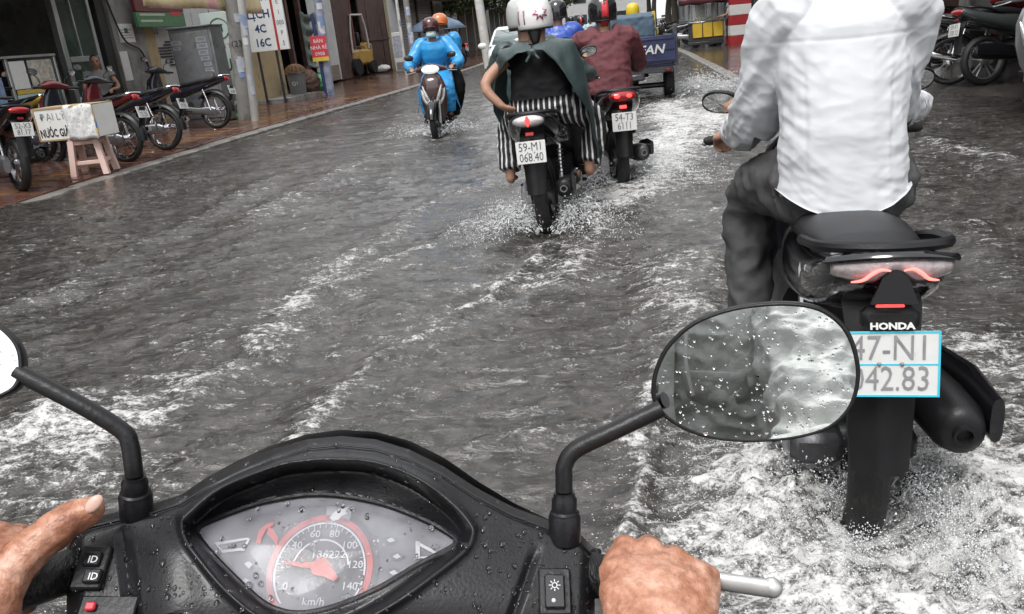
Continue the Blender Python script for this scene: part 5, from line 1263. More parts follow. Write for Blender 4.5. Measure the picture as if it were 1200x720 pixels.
po = t.box('poster', PAPER, a+.08, a+.42, z0+hm_*.66, d-.08, .578, .582, bev=0); po = t.box('poster', pm('mixed_poster', (.4, .38, .33), .6, var=.7, vscale=14), a+.48, b_-.1, z0+hm_*.66, d-.08, .578, .582, bev=0)
t.box('poster', pm('blue_leaflet', (.2, .28, .42), .6, var=.5, vscale=16), a-1.2, a-.15, z0+.25, d-.3, .58, .585, bev=0)
t.box('poster', pm('yellow_label', (.55, .4, .08), .6), a+.1, b_-.15, z0+hm_*.605, z0+hm_*.65, .5785, .5825, bev=0)

# ---- hanging sign
a, b_, c, d = frect(157, -10, 213, 32, .35)
t = FT('hanging_sign', 'dark red and green hanging sign over the pale corrugated wall', 'sign', (a+b_)/2, .35)
mid = c+(d-c)*.42
t.box('red_panel', DKRED, a, b_, mid, d, .3, .38); gp = t.box('green_panel', GRNS, a, b_, c, mid-.01, .3, .375)
t.text('NHẤT NHẤT', (d-mid)*.42, (a+b_)/2, mid+(d-mid)*.30, .384, pm('faded_pink_print', (.5, .36, .34), .5), sxs=.85)
for k in range(4): t.box('print_line', pm('pale_print', (.4, .42, .34), .6), a+.1, a+.9+.12*(k % 2), c+.10+.12*k, c+.14+.12*k, .376, .379, gp, bev=0)
t.box('print_patch', INKR, b_-.55, b_-.15, c+.22, c+.42, .376, .379, gp, bev=0); t.box('bracket', DSTEEL, a+.4, a+.46, d, d+.25, -.0, .34); t.box('bracket', DSTEEL, b_-.46, b_-.4, d, d+.25, -.0, .34)

# ---- pale corrugated building
t = FT('corrugated_shop', 'pale corrugated metal frontage behind the steel cabinet', 'building', 11.0, z=.3)
for k in range(5): t.part(corrug(9.05+k*.86, 9.05+(k+1)*.86-.02, .34, 3.3, .0+.004*(k % 2)), 'wall_sheet', PALEC)
t.box('rear_wall', CONC, 8.58, 13.4, .3, 5.2, -4, -.06, bev=0); t.box('door_jamb', CREAM, 8.62, 9.02, .3, 2.7, -.02, .06); t.box('fascia', GREYS, 8.6, 13.4, 3.3, 4.2, -.04, .1); t.box('roof', ROOFT, 8.5, 13.5, 5.2, 5.35, -4, .6)
a, b_, c, d = frect(186, 60, 203, 78, .03)
for k in range(9): t.box('stencil_mark', INKK, a+random.uniform(-.25, .5), a+random.uniform(.55, .75), c+.06*k, c+.06*k+.035, .022, .026, bev=0)
t.text('Số', .2, fs(182, 37, .03)[0], fs(182, 37, .03)[1], .028, INKK)
# ---- steel cabinet
CABM = pm('weathered_grey_steel', (.19, .195, .20), .5, .2, var=.25, vscale=4, bump=.1, dirt=(.11, .11, .11), dscale=6, dthr=.55)
_c = FM @ V(fs(226, 60, 1.6)[0], 0, 1.6); _zc = swz(_c.x, _c.y)
E_ = empty('steel_cabinet', 'tall grey steel cabinet pasted with stickers behind parked motorbikes', 'cabinet', (_c.x, _c.y, _zc), rad(-2))
_w, _h = .86, 1.78
MB().box((0, .25, _h/2), (_w, .5, _h), None, .012).build('body', CABM, E_); MB().box((0, -.008, _h/2), (_w-.1, .016, _h-.16), None, .004).build('door', CABM, E_); MB().box((0, .24, _h+.012), (_w+.05, .56, .03), None, .006).build('top', CABM, E_)
for x, z, w_, h_, m_ in ((-.30, 1.52, .20, .08, INKB), (-.31, 1.42, .16, .06, INKB), (.22, 1.55, .20, .09, INKK), (.22, 1.43, .22, .09, INKB), (.22, 1.31, .20, .09, INKB), (.23, 1.20, .18, .07, INKK), (.26, 1.09, .15, .06, INKB), (.26, .99, .15, .06, INKK)):
    st_ = MB().box((x, -.0175, z), (w_, .003, h_)).build('sticker', pm('sticker_grey', (.30, .31, .33), .6), E_); text('0903', h_*.8, frame((x, -.0196, z), (1, 0, 0), (0, 0, 1)), m_, st_)
text('CẤM', .10, frame((.06, -.0175, .64), (1, 0, 0), (0, 0, 1)), INKR, E_); text('QUẢNG CÁO', .10, frame((.06, -.0175, .50), (1, 0, 0), (0, 0, 1)), INKB, E_)
MB().box((.34, -.02, .9), (.03, .04, .14), None, .005).build('handle', STEEL, E_)
# ---- pharmacy board
_c = FM @ V(fs(268, 70, 1.75)[0], 0, 1.75); _zc = swz(_c.x, _c.y)
E_ = empty('pharmacy_board', 'white and green upright board reading THUỐC PHÚ beside the utility pole', 'sign', (_c.x, _c.y, _zc), rad(0))
bd = MB().box((0, 0, 1.12), (.86, .04, 1.9), None, .006).build('board', pm('pale_green_board', (.52, .60, .56), .5, var=.12, vscale=3), E_)
FR_ = lambda x, z: frame((x, -.0225, z), (1, 0, 0), (0, 0, 1))
text('THUỐC', .34, FR_(.0, 1.02), INKG, bd, sx=.72, bold=.006); text('PHÚ', .36, FR_(.04, .60), INKG, bd, sx=.85, bold=.006); text('Đại Thuận', .13, FR_(.10, 1.40), INKR, bd)
MB().tube([(-.06+math.cos(q)*.20, -.023, 1.75+math.sin(q)*.20) for q in [2*PI*k/24 for k in range(24)]], .010, 5, loop=True).build('emblem_ring', INKG, bd); MB().box((-.06, -.023, 1.75), (.14, .012, .12)).build('emblem_cross', INKG, bd)
for x in (-.36, .36): MB().box((x, .03, .5), (.05, .04, 1.0), None, .004).build('leg', DSTEEL, E_)
# ---- utility poles
STK = [pm('sticker_white', (.55, .56, .58), .7, var=.15), pm('sticker_blue', (.2, .27, .45), .6, var=.2), pm('sticker_pale', (.42, .44, .5), .7, var=.25)]
def pole(label, base, r0, r1, H_, mat, lean=(0, 0), stickers=(), name='utility_pole', grp='utility poles along the left pavement', tx=None):
    E_ = empty(name, label, 'pole', base, 0, grp); top = V(lean[0]*H_, lean[1]*H_, H_)
    MB().lathe([(r0, -.1), (r0, 0), (r1, H_), (r1*.6, H_+.03)], (0, 0, 0), top, 18).build('shaft', mat, E_)
    back = (Vector(CC)-Vector(base)); back.z = 0; back.normalize(); sd = V(back.y, -back.x, 0)
    for (z, h, w, k, ang) in stickers:
        rr = r0+(r1-r0)*z/H_+.003; g = []
        for i in range(3):
            row = []
            for j in range(7):
                a = (ang+(j/6-.5)*w/rr); dv = back*math.cos(a)-sd*math.sin(a); row.append(V(lean[0]*z, lean[1]*z, z)+dv*rr+V(0, 0, (i/2-.5)*h))
            g.append(row)
        MB().grid(g).build('sticker', STK[k], E_, ang=180)
    if tx:
        for st, z, sz in tx:
            rr = r0+(r1-r0)*z/H_+.006; text(st, sz, frame(V(lean[0]*z, lean[1]*z, z)+back*rr, -sd, (0, 0, 1)), INKK, E_)
    return E_
rp_ = random.Random(3)
def rstk(z0, z1, n, w=.2): return [(rp_.uniform(z0, z1), rp_.uniform(.12, .3), rp_.uniform(.45, .75)*w, rp_.choice((0, 0, 1, 2)), rp_.uniform(-.4, .4)) for _ in range(n)]
b1 = gz(290, 141, .22)
pole('thick grey concrete pole in front of the pharmacy board', b1, .17, .13, 7.5, CONC, (.085, 0), rstk(.8, 2.1, 4), tx=[('(23)', 1.45, .16)])
b1 = gz(300, 142, .22)
pole('slim pale pole strapped against the thick concrete pole', (b1.x, b1.y-.03, b1.z), .075, .07, 5.0, pm('pale_concrete', (.38, .38, .36), .7, var=.2, vscale=4, bump=.2), (.085, 0), rstk(.6, 1.9, 6, .14))
# ---- banner strung over the pavement
t = FT('cloth_banner', 'faded yellow and pink cloth banner strung over the pavement', 'banner', 10.0, 2.3, z=2.2)
s0, zt = fs(168, -30, 2.3); s1, _ = fs(306, -30, 2.3); rows = []
for i in range(7):
    row = []
    for k in range(40):
        q = k/39; u = 168+138*q; vb = 7+9*q+1.2*math.sin(q*9); sb, zb = fs(u, vb, 2.3); row.append(V(sb, zb+(i/6)*.75, 2.3+.04*math.sin(q*14+i*.5)))
    rows.append(row)
def banner_mat():
    m = pm('banner_cloth', (.70, .60, .34), .7, var=.15, vscale=5, dirt=(.72, .36, .40), dscale=1.3, dthr=.48); return m
bn = t.part(MB().grid(rows), 'cloth', banner_mat(), solid=.004); t.part(MB().tube([(s0-2.5, rows[-1][0].y+.05, 2.3), (s1+2.5, rows[-1][-1].y+.05, 2.3)], .008, 5), 'rope', INKK)
# ---- LICH sign and cream wall
_c = FM @ V(fs(311, 61, 1.4)[0], 0, 1.4); _zc = swz(_c.x, _c.y); _zb = fs(305, 61, 1.4)[1]-_zc
E_ = empty('price_board', 'white price board with red border reading LỊCH above the cream wall', 'sign', (_c.x, _c.y, _zc), rad(0))
bd = MB().box((0, 0, _zb+1.2), (.66, .05, 2.4), None, .006).build('board', SIGNW, E_); MB().box((.355, 0, _zb+1.2), (.05, .055, 2.4)).build('border_strip', INKR, E_); sb_ = MB().box((.50, 0, _zb+1.2), (.24, .05, 2.4), None, .006).build('side_board', SIGNW, E_)
for x in (-.2, .25): MB().box((x, .05, _zb*.5+.1), (.05, .04, _zb+.2)).build('post', DSTEEL, E_)
for st, z, sz in (('LỊCH', .82, .26), ('4C', .50, .25), ('16C', .19, .25)): text(st, sz, frame((.0, -.028, _zb+z), (1, 0, 0), (0, 0, 1)), INKB, bd, sx=.92, bold=.006)
text('KHÁM', .24, frame((0, -.028, _zb+1.18), (1, 0, 0), (0, 0, 1)), INKB, bd, sx=.8)
for k, st in enumerate(('S', 'P', '000', 'I', 'Ế', 'XE')): text(st, .15, frame((.50, -.028, _zb+.14+.23*k), (1, 0, 0), (0, 0, 1)), INKB, sb_, sx=.8)
a0, b0, c0_, d0 = frect(302, 60, 333, 108, .9)
t = FT('cream_wall', 'low peeling cream wall below the price board', 'wall', (a0+b0)/2, .9)
t.box('wall', CREAM, a0-.4, b0, t.z-.05, d0+.1, .6, .9); t.box('wall_cap', CONC, a0-.42, b0+.02, d0+.1, d0+.17, .57, .93); t.box('step', CONC, a0-.3, b0+.3, t.z-.05, t.z+.08, .93, 1.7)
# ---- dark store with rust posts, tarpaulin and sheets
t = FT('dark_store', 'dark makeshift store with rusty posts and leaning metal sheets', 'building', 17.5, z=.3)
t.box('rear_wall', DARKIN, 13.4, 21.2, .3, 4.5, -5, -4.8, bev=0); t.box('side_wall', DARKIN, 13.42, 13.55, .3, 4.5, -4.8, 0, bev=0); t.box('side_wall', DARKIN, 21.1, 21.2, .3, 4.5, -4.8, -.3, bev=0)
t.box('roof', ROOFT, 13.4, 21.4, 4.5, 4.65, -5, .8); t.box('fascia', RUST, 13.4, 21.2, 3.3, 4.5, -.1, .05)
for s0 in (16.0, 17.0): t.box('post', RUST, s0, s0+.16, .3, 3.3, -.05, .1)
for u0, u1, v1, m_ in ((366, 384, 98, PALEC), (384, 394, 96, PALEC)):
    a, b_, c, d = frect(u0, 0, u1, v1, .1); t.part(corrug(a, b_, .4, 3.3, .1), 'wall_sheet', m_)
a, b_, c, d = frect(394, 0, 414, 95, .05); t.box('dark_panel', RUST, a, b_, .36, 3.3, .0, .07); t.box('panel_edge', pm('rust_red_edge', (.16, .05, .04), .6), b_, b_+.09, .36, 3.3, .0, .10)
a, b_, c, d = frect(392, 76, 402, 94, .3); t.box('lattice_panel', pm('tan_lattice', (.2, .17, .13), .7, var=.6, vscale=14), a, b_, c, d, .16, .2)
for k in range(9): t.box('stacked_board', RUST, 14.3, 15.6, .4+.22*k, .55+.22*k, -1.5, -1.0+.1*(k % 3))
t.part(MB().tube(spline([(14.1, 3.0, .05), (14.3, 2.0, .12), (14.05, 1.2, .1), (14.35, .5, .12)], 5), .03, 6), 'hose', INKK)
a, b_, c, d = frect(353, 14, 371, 78, .05)
t = FT('hanging_tarpaulin', 'grey-green tarpaulin hanging in folds in the dark store', 'tarpaulin', (a+b_)/2, .15)
rows = []
for i in range(40):
    q = i/39; rows.append([V(a+(b_-a)*k/14, d+(c-d)*q-.10*math.sin(PI*k/14)*(1-.3*q), .12+.07*math.sin(q*26+.8*math.sin(k*.4))*math.sin(PI*k/14)+.05*math.sin(k*1.1)) for k in range(15)])
t.part(MB().grid(rows), 'sheet', pm('grey_green_tarpaulin', (.11, .14, .12), .5, var=.2, vscale=4, bump=.2), solid=.006, ang=180)
# ---- recess with rusty gate
t = FT('rusty_gate_building', 'brown rusty sheet gate and wall behind the yellow forklift', 'building', 24.0, z=.3)
a, b_, c, d = frect(424, 0, 451, 80, 0.)
t.box('rear_wall', RUST, 21.2, 23.4, .3, 5.2, -2.2, -2.0); t.box('upper_wall', CONC, 21.2, 27.2, 3.6, 6.2, -2.5, -.1); t.box('roof', ROOFT, 21.1, 27.3, 6.2, 6.35, -4, .4); t.box('rear_block', CONC, 21.2, 27.2, .3, 3.6, -3.0, -2.3, bev=0)
for k in range(4):
    s0 = a+(b_-a+.4)*k/4; t.box('gate_panel', RUST, s0, s0+(b_-a+.4)/4-.03, .38, 3.6, -.06+.015*(k % 2), .0+.015*(k % 2)); t.box('gate_rail', RUST, s0, s0+(b_-a+.4)/4-.03, 1.55, 1.65, .016+.0, .05)
t.box('gate_post', CREAM, b_+.42, b_+.6, .3, 3.6, -.1, .08)
# ---- shuttered shops
t = FT('shuttered_shop', 'grey corrugated and roller-shuttered shops beyond the rusty gate', 'building', 30.0, z=.3)
a, b_, c, d = frect(453, 0, 469, 80, .02); t.part(corrug(a+.2, b_, .36, 3.4, .02), 'wall_sheet', PALEC)
for j in range(2):
    a2, b2 = b_+.1+j*3.2, b_+3.1+j*3.2
    for k in range(24): t.box('shutter_slat', GREYS, a2, b2, .36+.125*k, .36+.125*k+.118, -.02+.0, .025, bev=.015)
    t.box('shutter_post', RUST, b2, b2+.22, .3, 3.5, -.05, .1)
t.box('upper_wall', CREAM, 27.2, 37.5, 3.45, 7.0, -.2, .12); t.box('rear_wall', CONC, 27.2, 37.5, .3, 3.45, -3, -.1, bev=0); t.box('roof', ROOFT, 27.0, 37.7, 7.0, 7.15, -3, .5); t.box('awning', GREYS, 27.4, 37.3, 3.2, 3.26, .05, 1.2)
for k in range(4): 
    w_ = t.box('window', DARKIN, 28.2+k*2.4, 29.4+k*2.4, 4.5, 6.0, .10, .125); t.box('window_frame', ALUF, 28.77+k*2.4, 28.83+k*2.4, 4.5, 6.0, .125, .14, w_)
# ---- far left row of houses
fr_ = random.Random(11)
for k in range(6):
    s0 = 37.6+k*7.5+ (k > 2)*2; wdt = 7.2; hgt = fr_.uniform(5, 9); col = [(.42, .40, .36), (.34, .33, .30), (.45, .42, .34), (.36, .38, .38), (.42, .36, .30), (.4, .4, .4)][k]
    lab = ['fenced shop with yellow and white signboards', 'cream house with balcony beyond the signboard shop', 'yellowish terrace house further along the street', 'pale grey terrace house on the far left row', 'tan terrace house near the far end of the street', 'light grey house closing the left row'][k]
    y_ = FA.y+s0*.9988; x_ = FLX(y_)
    E_ = empty('terrace_house', lab, 'building', (x_, y_, .3), -math.atan2(.02, 1), 'houses on the left of the street')
    pmw = pm('far_wall_%d' % k, col, .8, var=.15, vscale=1.2, dirt=tuple(c*.6 for c in col), dscale=1.5, dthr=.55)
    MB().box((-2.6, wdt/2, hgt/2+1.6), (5, wdt, hgt-3.2), None, .02).build('wall', pmw, E_)
    MB().box((-4.9, wdt/2, 1.6), (.2, wdt, 3.2)).build('rear_wall', DARKIN, E_)
    for j in range(3): MB().box((-.3, .15+j*(wdt-.3)/2, 1.6), (.5, .3, 3.2), None, .02).build('pillar', pmw, E_)
    MB().box((-2.6, wdt/2, hgt+.1), (5.4, wdt+.2, .15)).build('roof', ROOFT, E_)
    MB().box((.5, wdt/2, 3.0), (1.6, wdt-.2, .08)).build('awning', [GREYS, RUST, PALEC][k % 3], E_)
    for j in range(12): MB().box((-.45, .45+j*.24 if j < 12 else 0, 1.5), (.04, .2, 2.9)).build('gate_bar', [GREYS, RUST, ALUF][k % 3], E_)
    for fl in range(int((hgt-3.2)//2.6)):
        for j in range(3):
            w_ = MB().box((-.09, 1.2+j*2.3, 4.3+fl*2.6), (.06, 1.2, 1.3), None, .01).build('window', pm('dark_pane', (.03, .035, .04), .1), E_); MB().box((-.05, 1.2+j*2.3, 4.3+fl*2.6), (.04, .07, 1.3)).build('window_frame', ALUF, w_)
    if k == 0:
        for (yy_, z_, w_, h_, m_) in ((.9, 2.3, 1.5, .55, SIGNW), (3.2, 2.55, 1.3, .6, pm('ochre_sign', (.45, .30, .06), .5)), (5.4, 2.3, 1.3, .7, SIGNW), (.9, 1.7, 1.1, .45, SIGNW)):
            sg = MB().box((.1, yy_, z_), (.08, w_, h_), None, .01).build('signboard', m_, E_)
            for q in range(3): MB().box((.143, yy_, z_-h_*.3+q*h_*.28), (.006, w_*.75, h_*.10)).build('sign_line', INKK, sg)

# ---- bins, bags, forklift
b1 = gz(351, 113, .33)
E_ = empty('wheelie_bin', 'grey litter bin heaped with a basket by the dark store', 'bin', b1)
MB().loft([superring(0, 0, z, w, w*.9, 4, 16, 'z') for z, w in ((0, .17), (.03, .18), (.55, .215), (.56, .235), (.60, .235), (.60, .21), (.1, .16))]).build('body', pm('grey_bin_plastic', (.17, .175, .18), .45, var=.1), E_)
text('Q1', .13, frame((0.02, -.2, .33), (1, 0, 0), (0, 0, 1)), PAPER, E_)
E_ = empty('wicker_basket', 'brown wicker basket upturned on the grey litter bin', 'basket', b1+V(0, 0, .58))
bk = MB(); 
for k in range(9): bk.tube([(math.cos(a)*.27*math.cos(k*.17), math.sin(a)*.24*math.cos(k*.17), .02+.20*math.sin(k*.17)) for a in [2*PI*j/24 for j in range(24)]], .011, 5, loop=True)
for j in range(14):
    a = 2*PI*j/14; bk.tube([(math.cos(a)*.27*math.cos(q*.17), math.sin(a)*.24*math.cos(q*.17), .02+.20*math.sin(q*.17)) for q in range(10)], .010, 5)
tag(bk.build('weave', pm('wicker', (.22, .13, .07), .7, var=.3, vscale=30), E_), kind='stuff')
def sack(name, label, loc, r, col, cat, seed):
    m = MB().sphere((0, 0, r[2]*.85), r, 16, 12); me = remesh(m, .03, 2); displace(me, lambda p: .05*perlin(p*4+seed)+.025*(ridged(p*9+seed)-.3)); P = getv(me); P[:, 2] = np.maximum(P[:, 2], 0); setv(me, P)
    E2 = empty(name, label, cat, loc); mobj('bag', me, col, E2, 180); MB().tube([(0, 0, r[2]*1.6), (.03, .01, r[2]*2.0)], [.05, .08], 8).build('knotted_neck', col, E2)
sack('rubbish_sack', 'brown sack slumped beside the grey litter bin', gz(366, 110, .33)+V(0, 0, 0), (.26, .24, .34), pm('brown_sacking', (.09, .055, .04), .8, var=.3, vscale=12), 'sack', 1.2)
sack('plastic_bag', 'bright green plastic bag at the foot of the blue pole', gz(378, 107, .33), (.20, .18, .25), pm('green_polythene', (.08, .32, .14), .35, var=.35, vscale=10), 'bag', 4.2)
sack('plastic_bag', 'small green bag beside the thick concrete pole', gz(280, 141, .22), (.17, .14, .09), pm('green_polythene2', (.10, .26, .12), .35, var=.4, vscale=12), 'bag', 7.2)
sack('plastic_bag', 'white rubbish bag lying by the forklift', gz(449, 84, .38), (.3, .2, .13), PAPER, 'bag', 2.2)
b1 = gz(387, 109, .3)
E_ = pole('blue and white painted pole covered in stickers by the green bag', b1, .115, .10, 6.5, pm('worn_blue_white_paint', (.30, .33, .42), .6, var=.5, vscale=3, dirt=(.045, .06, .14), dscale=2, dthr=.5), (.035, 0), rstk(.9, 2.8, 14, .24))
MB().tube([(-.09, -.09, 0), (-.12, -.09, 2.0)], .045, 8).build('blue_conduit', pm('navy_conduit', (.03, .04, .13), .5), E_)
pf = MB().box((-.04, -.17, 1.15), (.44, .02, .62), None, .003).build('poster_board', pm('red_notice', (.5, .05, .07), .55), E_)
for k in range(3): text(('BÁN', 'NHÀ RẺ', '0908')[k], .13, frame((-.04, -.182, 1.33-.16*k), (1, 0, 0), (0, 0, 1)), PAPER, pf)
MB().box((-.04, -.172, .88), (.44, .022, .10)).build('yellow_strip', pm('yellow_strip', (.6, .45, .06), .5), pf)
# forklift
YEL = pm('worn_forklift_yellow', (.40, .25, .06), .5, var=.25, vscale=4, dirt=(.15, .10, .05), dscale=3, dthr=.5); FWH = pm('worn_white_paint', (.52, .50, .46), .5, var=.2, vscale=6)
E_ = empty('forklift', 'old yellow forklift with white overhead guard in the recess', 'forklift', FM @ V(21.9, .40, -.25), rad(-12))
MB().box((0, .2, .62), (1.0, 1.5, .55), None, .08).build('chassis', YEL, E_); MB().box((0, .85, .85), (.95, .45, .55), None, .12).build('counterweight', YEL, E_)
MB().box((0, .25, .95), (.5, .5, .14), None, .04).build('seat', SEATM, E_); MB().box((0, .48, 1.25), (.5, .12, .5), None, .05).build('seat_back', SEATM, E_)
for x in (-.45, .45):
    MB().tube(spline([(x, -.55, .8), (x, -.5, 1.5), (x, -.35, 2.08)], 4), .035, 8).build('guard_post', FWH, E_); MB().tube(spline([(x, .75, .9), (x, .68, 1.6), (x, .5, 2.08)], 4), .035, 8).build('guard_post', FWH, E_); MB().tube([(x, -.38, 2.08), (x, .52, 2.08)], .035, 8).build('guard_rail', FWH, E_)
for k in range(6): MB().tube([(-.45, -.35+.17*k, 2.08), (.45, -.35+.17*k, 2.08)], .022, 6).build('guard_bar', FWH, E_)
for x in (-.28, .28): MB().box((x, -.78, 1.1), (.09, .12, 1.95), None, .01).build('mast_rail', FWH, E_); MB().box((x, -1.3, .12), (.11, .95, .05), None, .01).build('fork', DSTEEL, E_)
for k in range(3): MB().box((0, -.80, .5+.7*k), (.62, .06, .10), None, .01).build('mast_crossbar', FWH, E_)
for x, y, r in ((-.5, -.5, .3), (.5, -.5, .3), (-.46, .8, .24), (.46, .8, .24)): wl = MB().lathe([(r*.55, -.1), (r*.95, -.11), (r, -.06), (r, .06), (r*.95, .11), (r*.55, .1)], (x, y, r), (1, 0, 0), 20).build('wheel', RUB, E_); MB().lathe([(.03, -.09), (r*.55, -.08), (r*.55, .08), (.03, .09)], (x, y, r), (1, 0, 0), 16).build('rim', YEL, wl)
MB().tube(spline([(0, -.3, 1.0), (0, -.38, 1.2)], 2), .02, 6).tube([(math.cos(a)*.17, -.38+math.sin(a)*.15, 1.22+math.sin(a)*.06) for a in [2*PI*k/16 for k in range(16)]], .014, 6, loop=True).build('steering_wheel', BLK, E_)
# meter box and pole pair
b1 = gz(487, 86, .28)
pole('twin pale pole plastered with adverts near the roller shutters', b1, .11, .10, 7, CONC, (-.003, 0), rstk(.7, 2.9, 14, .24)); pole('slim white conduit pole beside the advert-covered pole', b1+V(-.36, .1, 0), .055, .05, 5, FWH, (-.003, 0), rstk(.5, 2.4, 6, .1))
b1 = gz(471, 84, .30)
E_ = empty('meter_box', 'white pasted-over meter box standing by the twin poles', 'cabinet', b1, rad(8))
MB().box((0, 0, .75), (.42, .3, 1.45), None, .02).build('body', SIGNW, E_); MB().box((0, -.155, .95), (.34, .015, .8), None, .004).build('door', pm('posted_door', (.36, .38, .44), .6, var=.6, vscale=14), E_); MB().box((0, -.158, .22), (.3, .015, .28), None, .004).build('vent', GREYS, E_)
b1 = gz(571, 63, .28)
pole('whitewashed leaning pole by the umbrella stall', (b1.x*.62, b1.y*.62, .30), .17, .13, 7, pm('whitewash', (.5, .49, .46), .7, var=.2, vscale=3, bump=.2), (-.05, 0), rstk(1.2, 2.6, 5, .26))
# ================================================================== parked bikes, stool, box, people on the pavements
WVR = pm('dark_red_bike_paint', (.12, .012, .016), .2, coat=.6); WVB = pm('blue_black_bike_paint', (.018, .02, .03), .2, coat=.6); SILV = pm('silver_bike_paint', (.3, .3, .31), .25, .5)
GRP = 'motorbikes parked along the pavements'
def parked(label, u, v, z, fwd, paint, under=True, lean=0., **o):
    p = gz(u, v, z); rz = math.atan2(-fwd[0], fwd[1]); d = dict(under=under, wk='spoke' if under else 'alloy', rim=CHROME if under else ALU, group=GRP, lean=lean); d.update(o)
    q_ = scooter('motorbike', label, (p.x, p.y, swz(p.x, p.y) if p.x < 0 else rwz(p.x, p.y)), rz, paint, d)
    q_.scale = (1.1, 1.1, 1.1); return q_
parked('black scooter parked left of the carton, tail lamp red', 26, 221, .2, (-.80, .60), BLKG, under=False, lean=.10, plate=('52-X3', '81.17'), rim=STEEL, lamp=REDL, mirror=False)
parked('motorbike with yellow fairing parked behind the black scooter', 55, 192, .22, (-.93, .36), pm('yellow_bike_paint', (.5, .33, .05), .25, coat=.5), lean=.08, plate=('59-S1', '240.66'))
parked('red-tailed underbone parked right behind the pink stool', 150, 188, .21, (-.97, .22), WVR, lean=.10, plate=('54-U9', '73.20'), shield=WVB)
parked('orange-flashed underbone with black seat by the steel cabinet', 196, 174, .22, (-.98, .16), WVB, lean=.10, plate=('54-Z4', '19.05'), shield=WVR)
parked('dark underbone parked nearest the concrete pole', 256, 150, .24, (-.985, .14), WVB, lean=.10, plate=('51-T7', '60.88'))
# right side
parked('underbone with wide spoked wheel leaning by the dark garage', 1112, 99, .15, (.97, -.20), WVB, lean=-.10, plate=('59-G2', '551.20'))
parked('grey-finned black scooter parked among the garage bikes', 1152, 100, .15, (.96, .2), pm('grey_fin_paint', (.05, .055, .055), .2, coat=.6), under=False, lean=-.10, rim=SILV, plate=('59-F1', '330.12'))
parked('white-nosed scooter at the garage edge', 1235, 112, .15, (-.55, -.85), SILV, under=False, lean=.1, plate=('59-E1', '720.45'), nose=FWH)
parked('red and black scooter deep in the garage doorway', 1188, 72, .17, (.9, .35), WVR, under=False, lean=-.10, plate=('59-D2', '618.90'))
parked('dark underbone half hidden behind the garage bikes', 1100, 78, .17, (.95, .3), WVR, lean=-.10, plate=('59-C3', '007.45'))
# ---- pink plastic stool and the carton on it
PLAS = pm('pale_pink_plastic', (.70, .50, .44), .4, var=.08, vscale=8)
b1 = gz(113, 203, .17); sz_ = swz(b1.x, b1.y)
E_ = empty('plastic_stool', 'pale pink plastic stool carrying the drinks carton', 'stool', (b1.x, b1.y, sz_), rad(14))
MB().box((0, 0, .455), (.36, .36, .03), None, .012).build('seat', PLAS, E_)
for sx in (-1, 1):
    for sy in (-1, 1): MB().loft([[V(sx*(.20-.05*z/.45)+a*.035, sy*(.20-.05*z/.45)+b_*.035, z) for a, b_ in ((-1, -1), (1, -1), (1, 1), (-1, 1))] for z in (0, .15, .30, .445)]).build('leg', PLAS, E_, ang=20)
for a in range(4):
    R4 = Matrix.Rotation(a*PI/2, 4, 'Z'); MB().box((0, .175, .16), (.30, .022, .05), None, .006).build('rail', PLAS, E_, M=R4); MB().box((0, .16, .41), (.27, .02, .05), None, .006).build('apron', PLAS, E_, M=R4)
CARD = pm('tan_cardboard', (.40, .28, .16), .8, var=.12, vscale=6); CWHT = pm('white_carton_face', (.78, .77, .74), .7, var=.08, vscale=6)
E_ = empty('drinks_carton', 'taped white carton lettered NƯỚC GIẢI KHÁT on the pink stool', 'box', (b1.x-.08, b1.y, sz_+.47), rad(-4))
MB().box((0, 0, .20), (.84, .42, .40), None, .008).build('carton', CWHT, E_)
for x, z, w, h in ((0, .397, .845, .02), (0, .006, .845, .02), (-.416, .2, .02, .37), (.416, .2, .02, .37)): MB().box((x, -.211, z), (w, .012, h)).build('cardboard_edge', CARD, E_)
MB().box((0, -.002, .403), (.84, .42, .012)).build('cardboard_top', CARD, E_)
text('ĐẠI LÝ', .12, frame((-.16, -.2135, .29), (1, 0, 0), (0, 0, 1)), pm('faded_ink', (.3, .31, .33), .6), E_); text('NƯỚC GIẢI KHÁT', .135, frame((-.05, -.2135, .09), (1, 0, 0), (0, 0, 1)), INKK, E_, sx=.62, bold=.003)
pg = MB().grid([[V(.02+.40*k/12, -.222-.012*math.sin(k*1.3+i), .41-.42*i/9+.01*math.sin(k*.9)) for k in range(13)] for i in range(10)]); me = pg.mesh('plastic_cover'); displace(me, lambda p: .008*(ridged(p*np.array([8, 5, 9]))-.3)); mobj('plastic_cover', me, glass_mat('milky_polythene', .9, (.8, .8, .79)), E_, 180, solid=.002)
MB().box((.415, -.215, .15), (.03, .02, .07)).build('blue_tape', pm('blue_tape', (.1, .2, .5), .4), E_); MB().box((.415, -.215, .09), (.03, .02, .05)).build('yellow_tape', pm('yellow_tape', (.6, .5, .1), .4), E_)
# ---- man sitting between the bikes
def stand_pose(arm=(.3, .25, 1.0), hz=.9):
    J = dict(hip=(0, 0, hz), chest=(0, .02, hz+.30), neck=(0, .03, hz+.50), head=(0, .06, hz+.64), shL=(-.19, .02, hz+.44), shR=(.19, .02, hz+.44))
    for s_, S in ((-1, 'L'), (1, 'R')):
        J['el'+S] = (s_*.27, .06, hz+.16); J['wr'+S] = (s_*arm[0], arm[1], arm[2]); J['kn'+S] = (s_*.10, .04, hz*.53); J['an'+S] = (s_*.11, 0, .09); J['toe'+S] = (s_*.13, .18, .03)
    return J
def at_ground(u, Y, fwd, z=None):
    p = atY(u, 100, Y); zz = (swz(p.x, p.y) if p.x < 0 else rwz(p.x, p.y)) if z is None else z
    return Matrix.Translation((p.x, p.y, zz)) @ Matrix.Rotation(math.atan2(-fwd[0], fwd[1]), 4, 'Z')
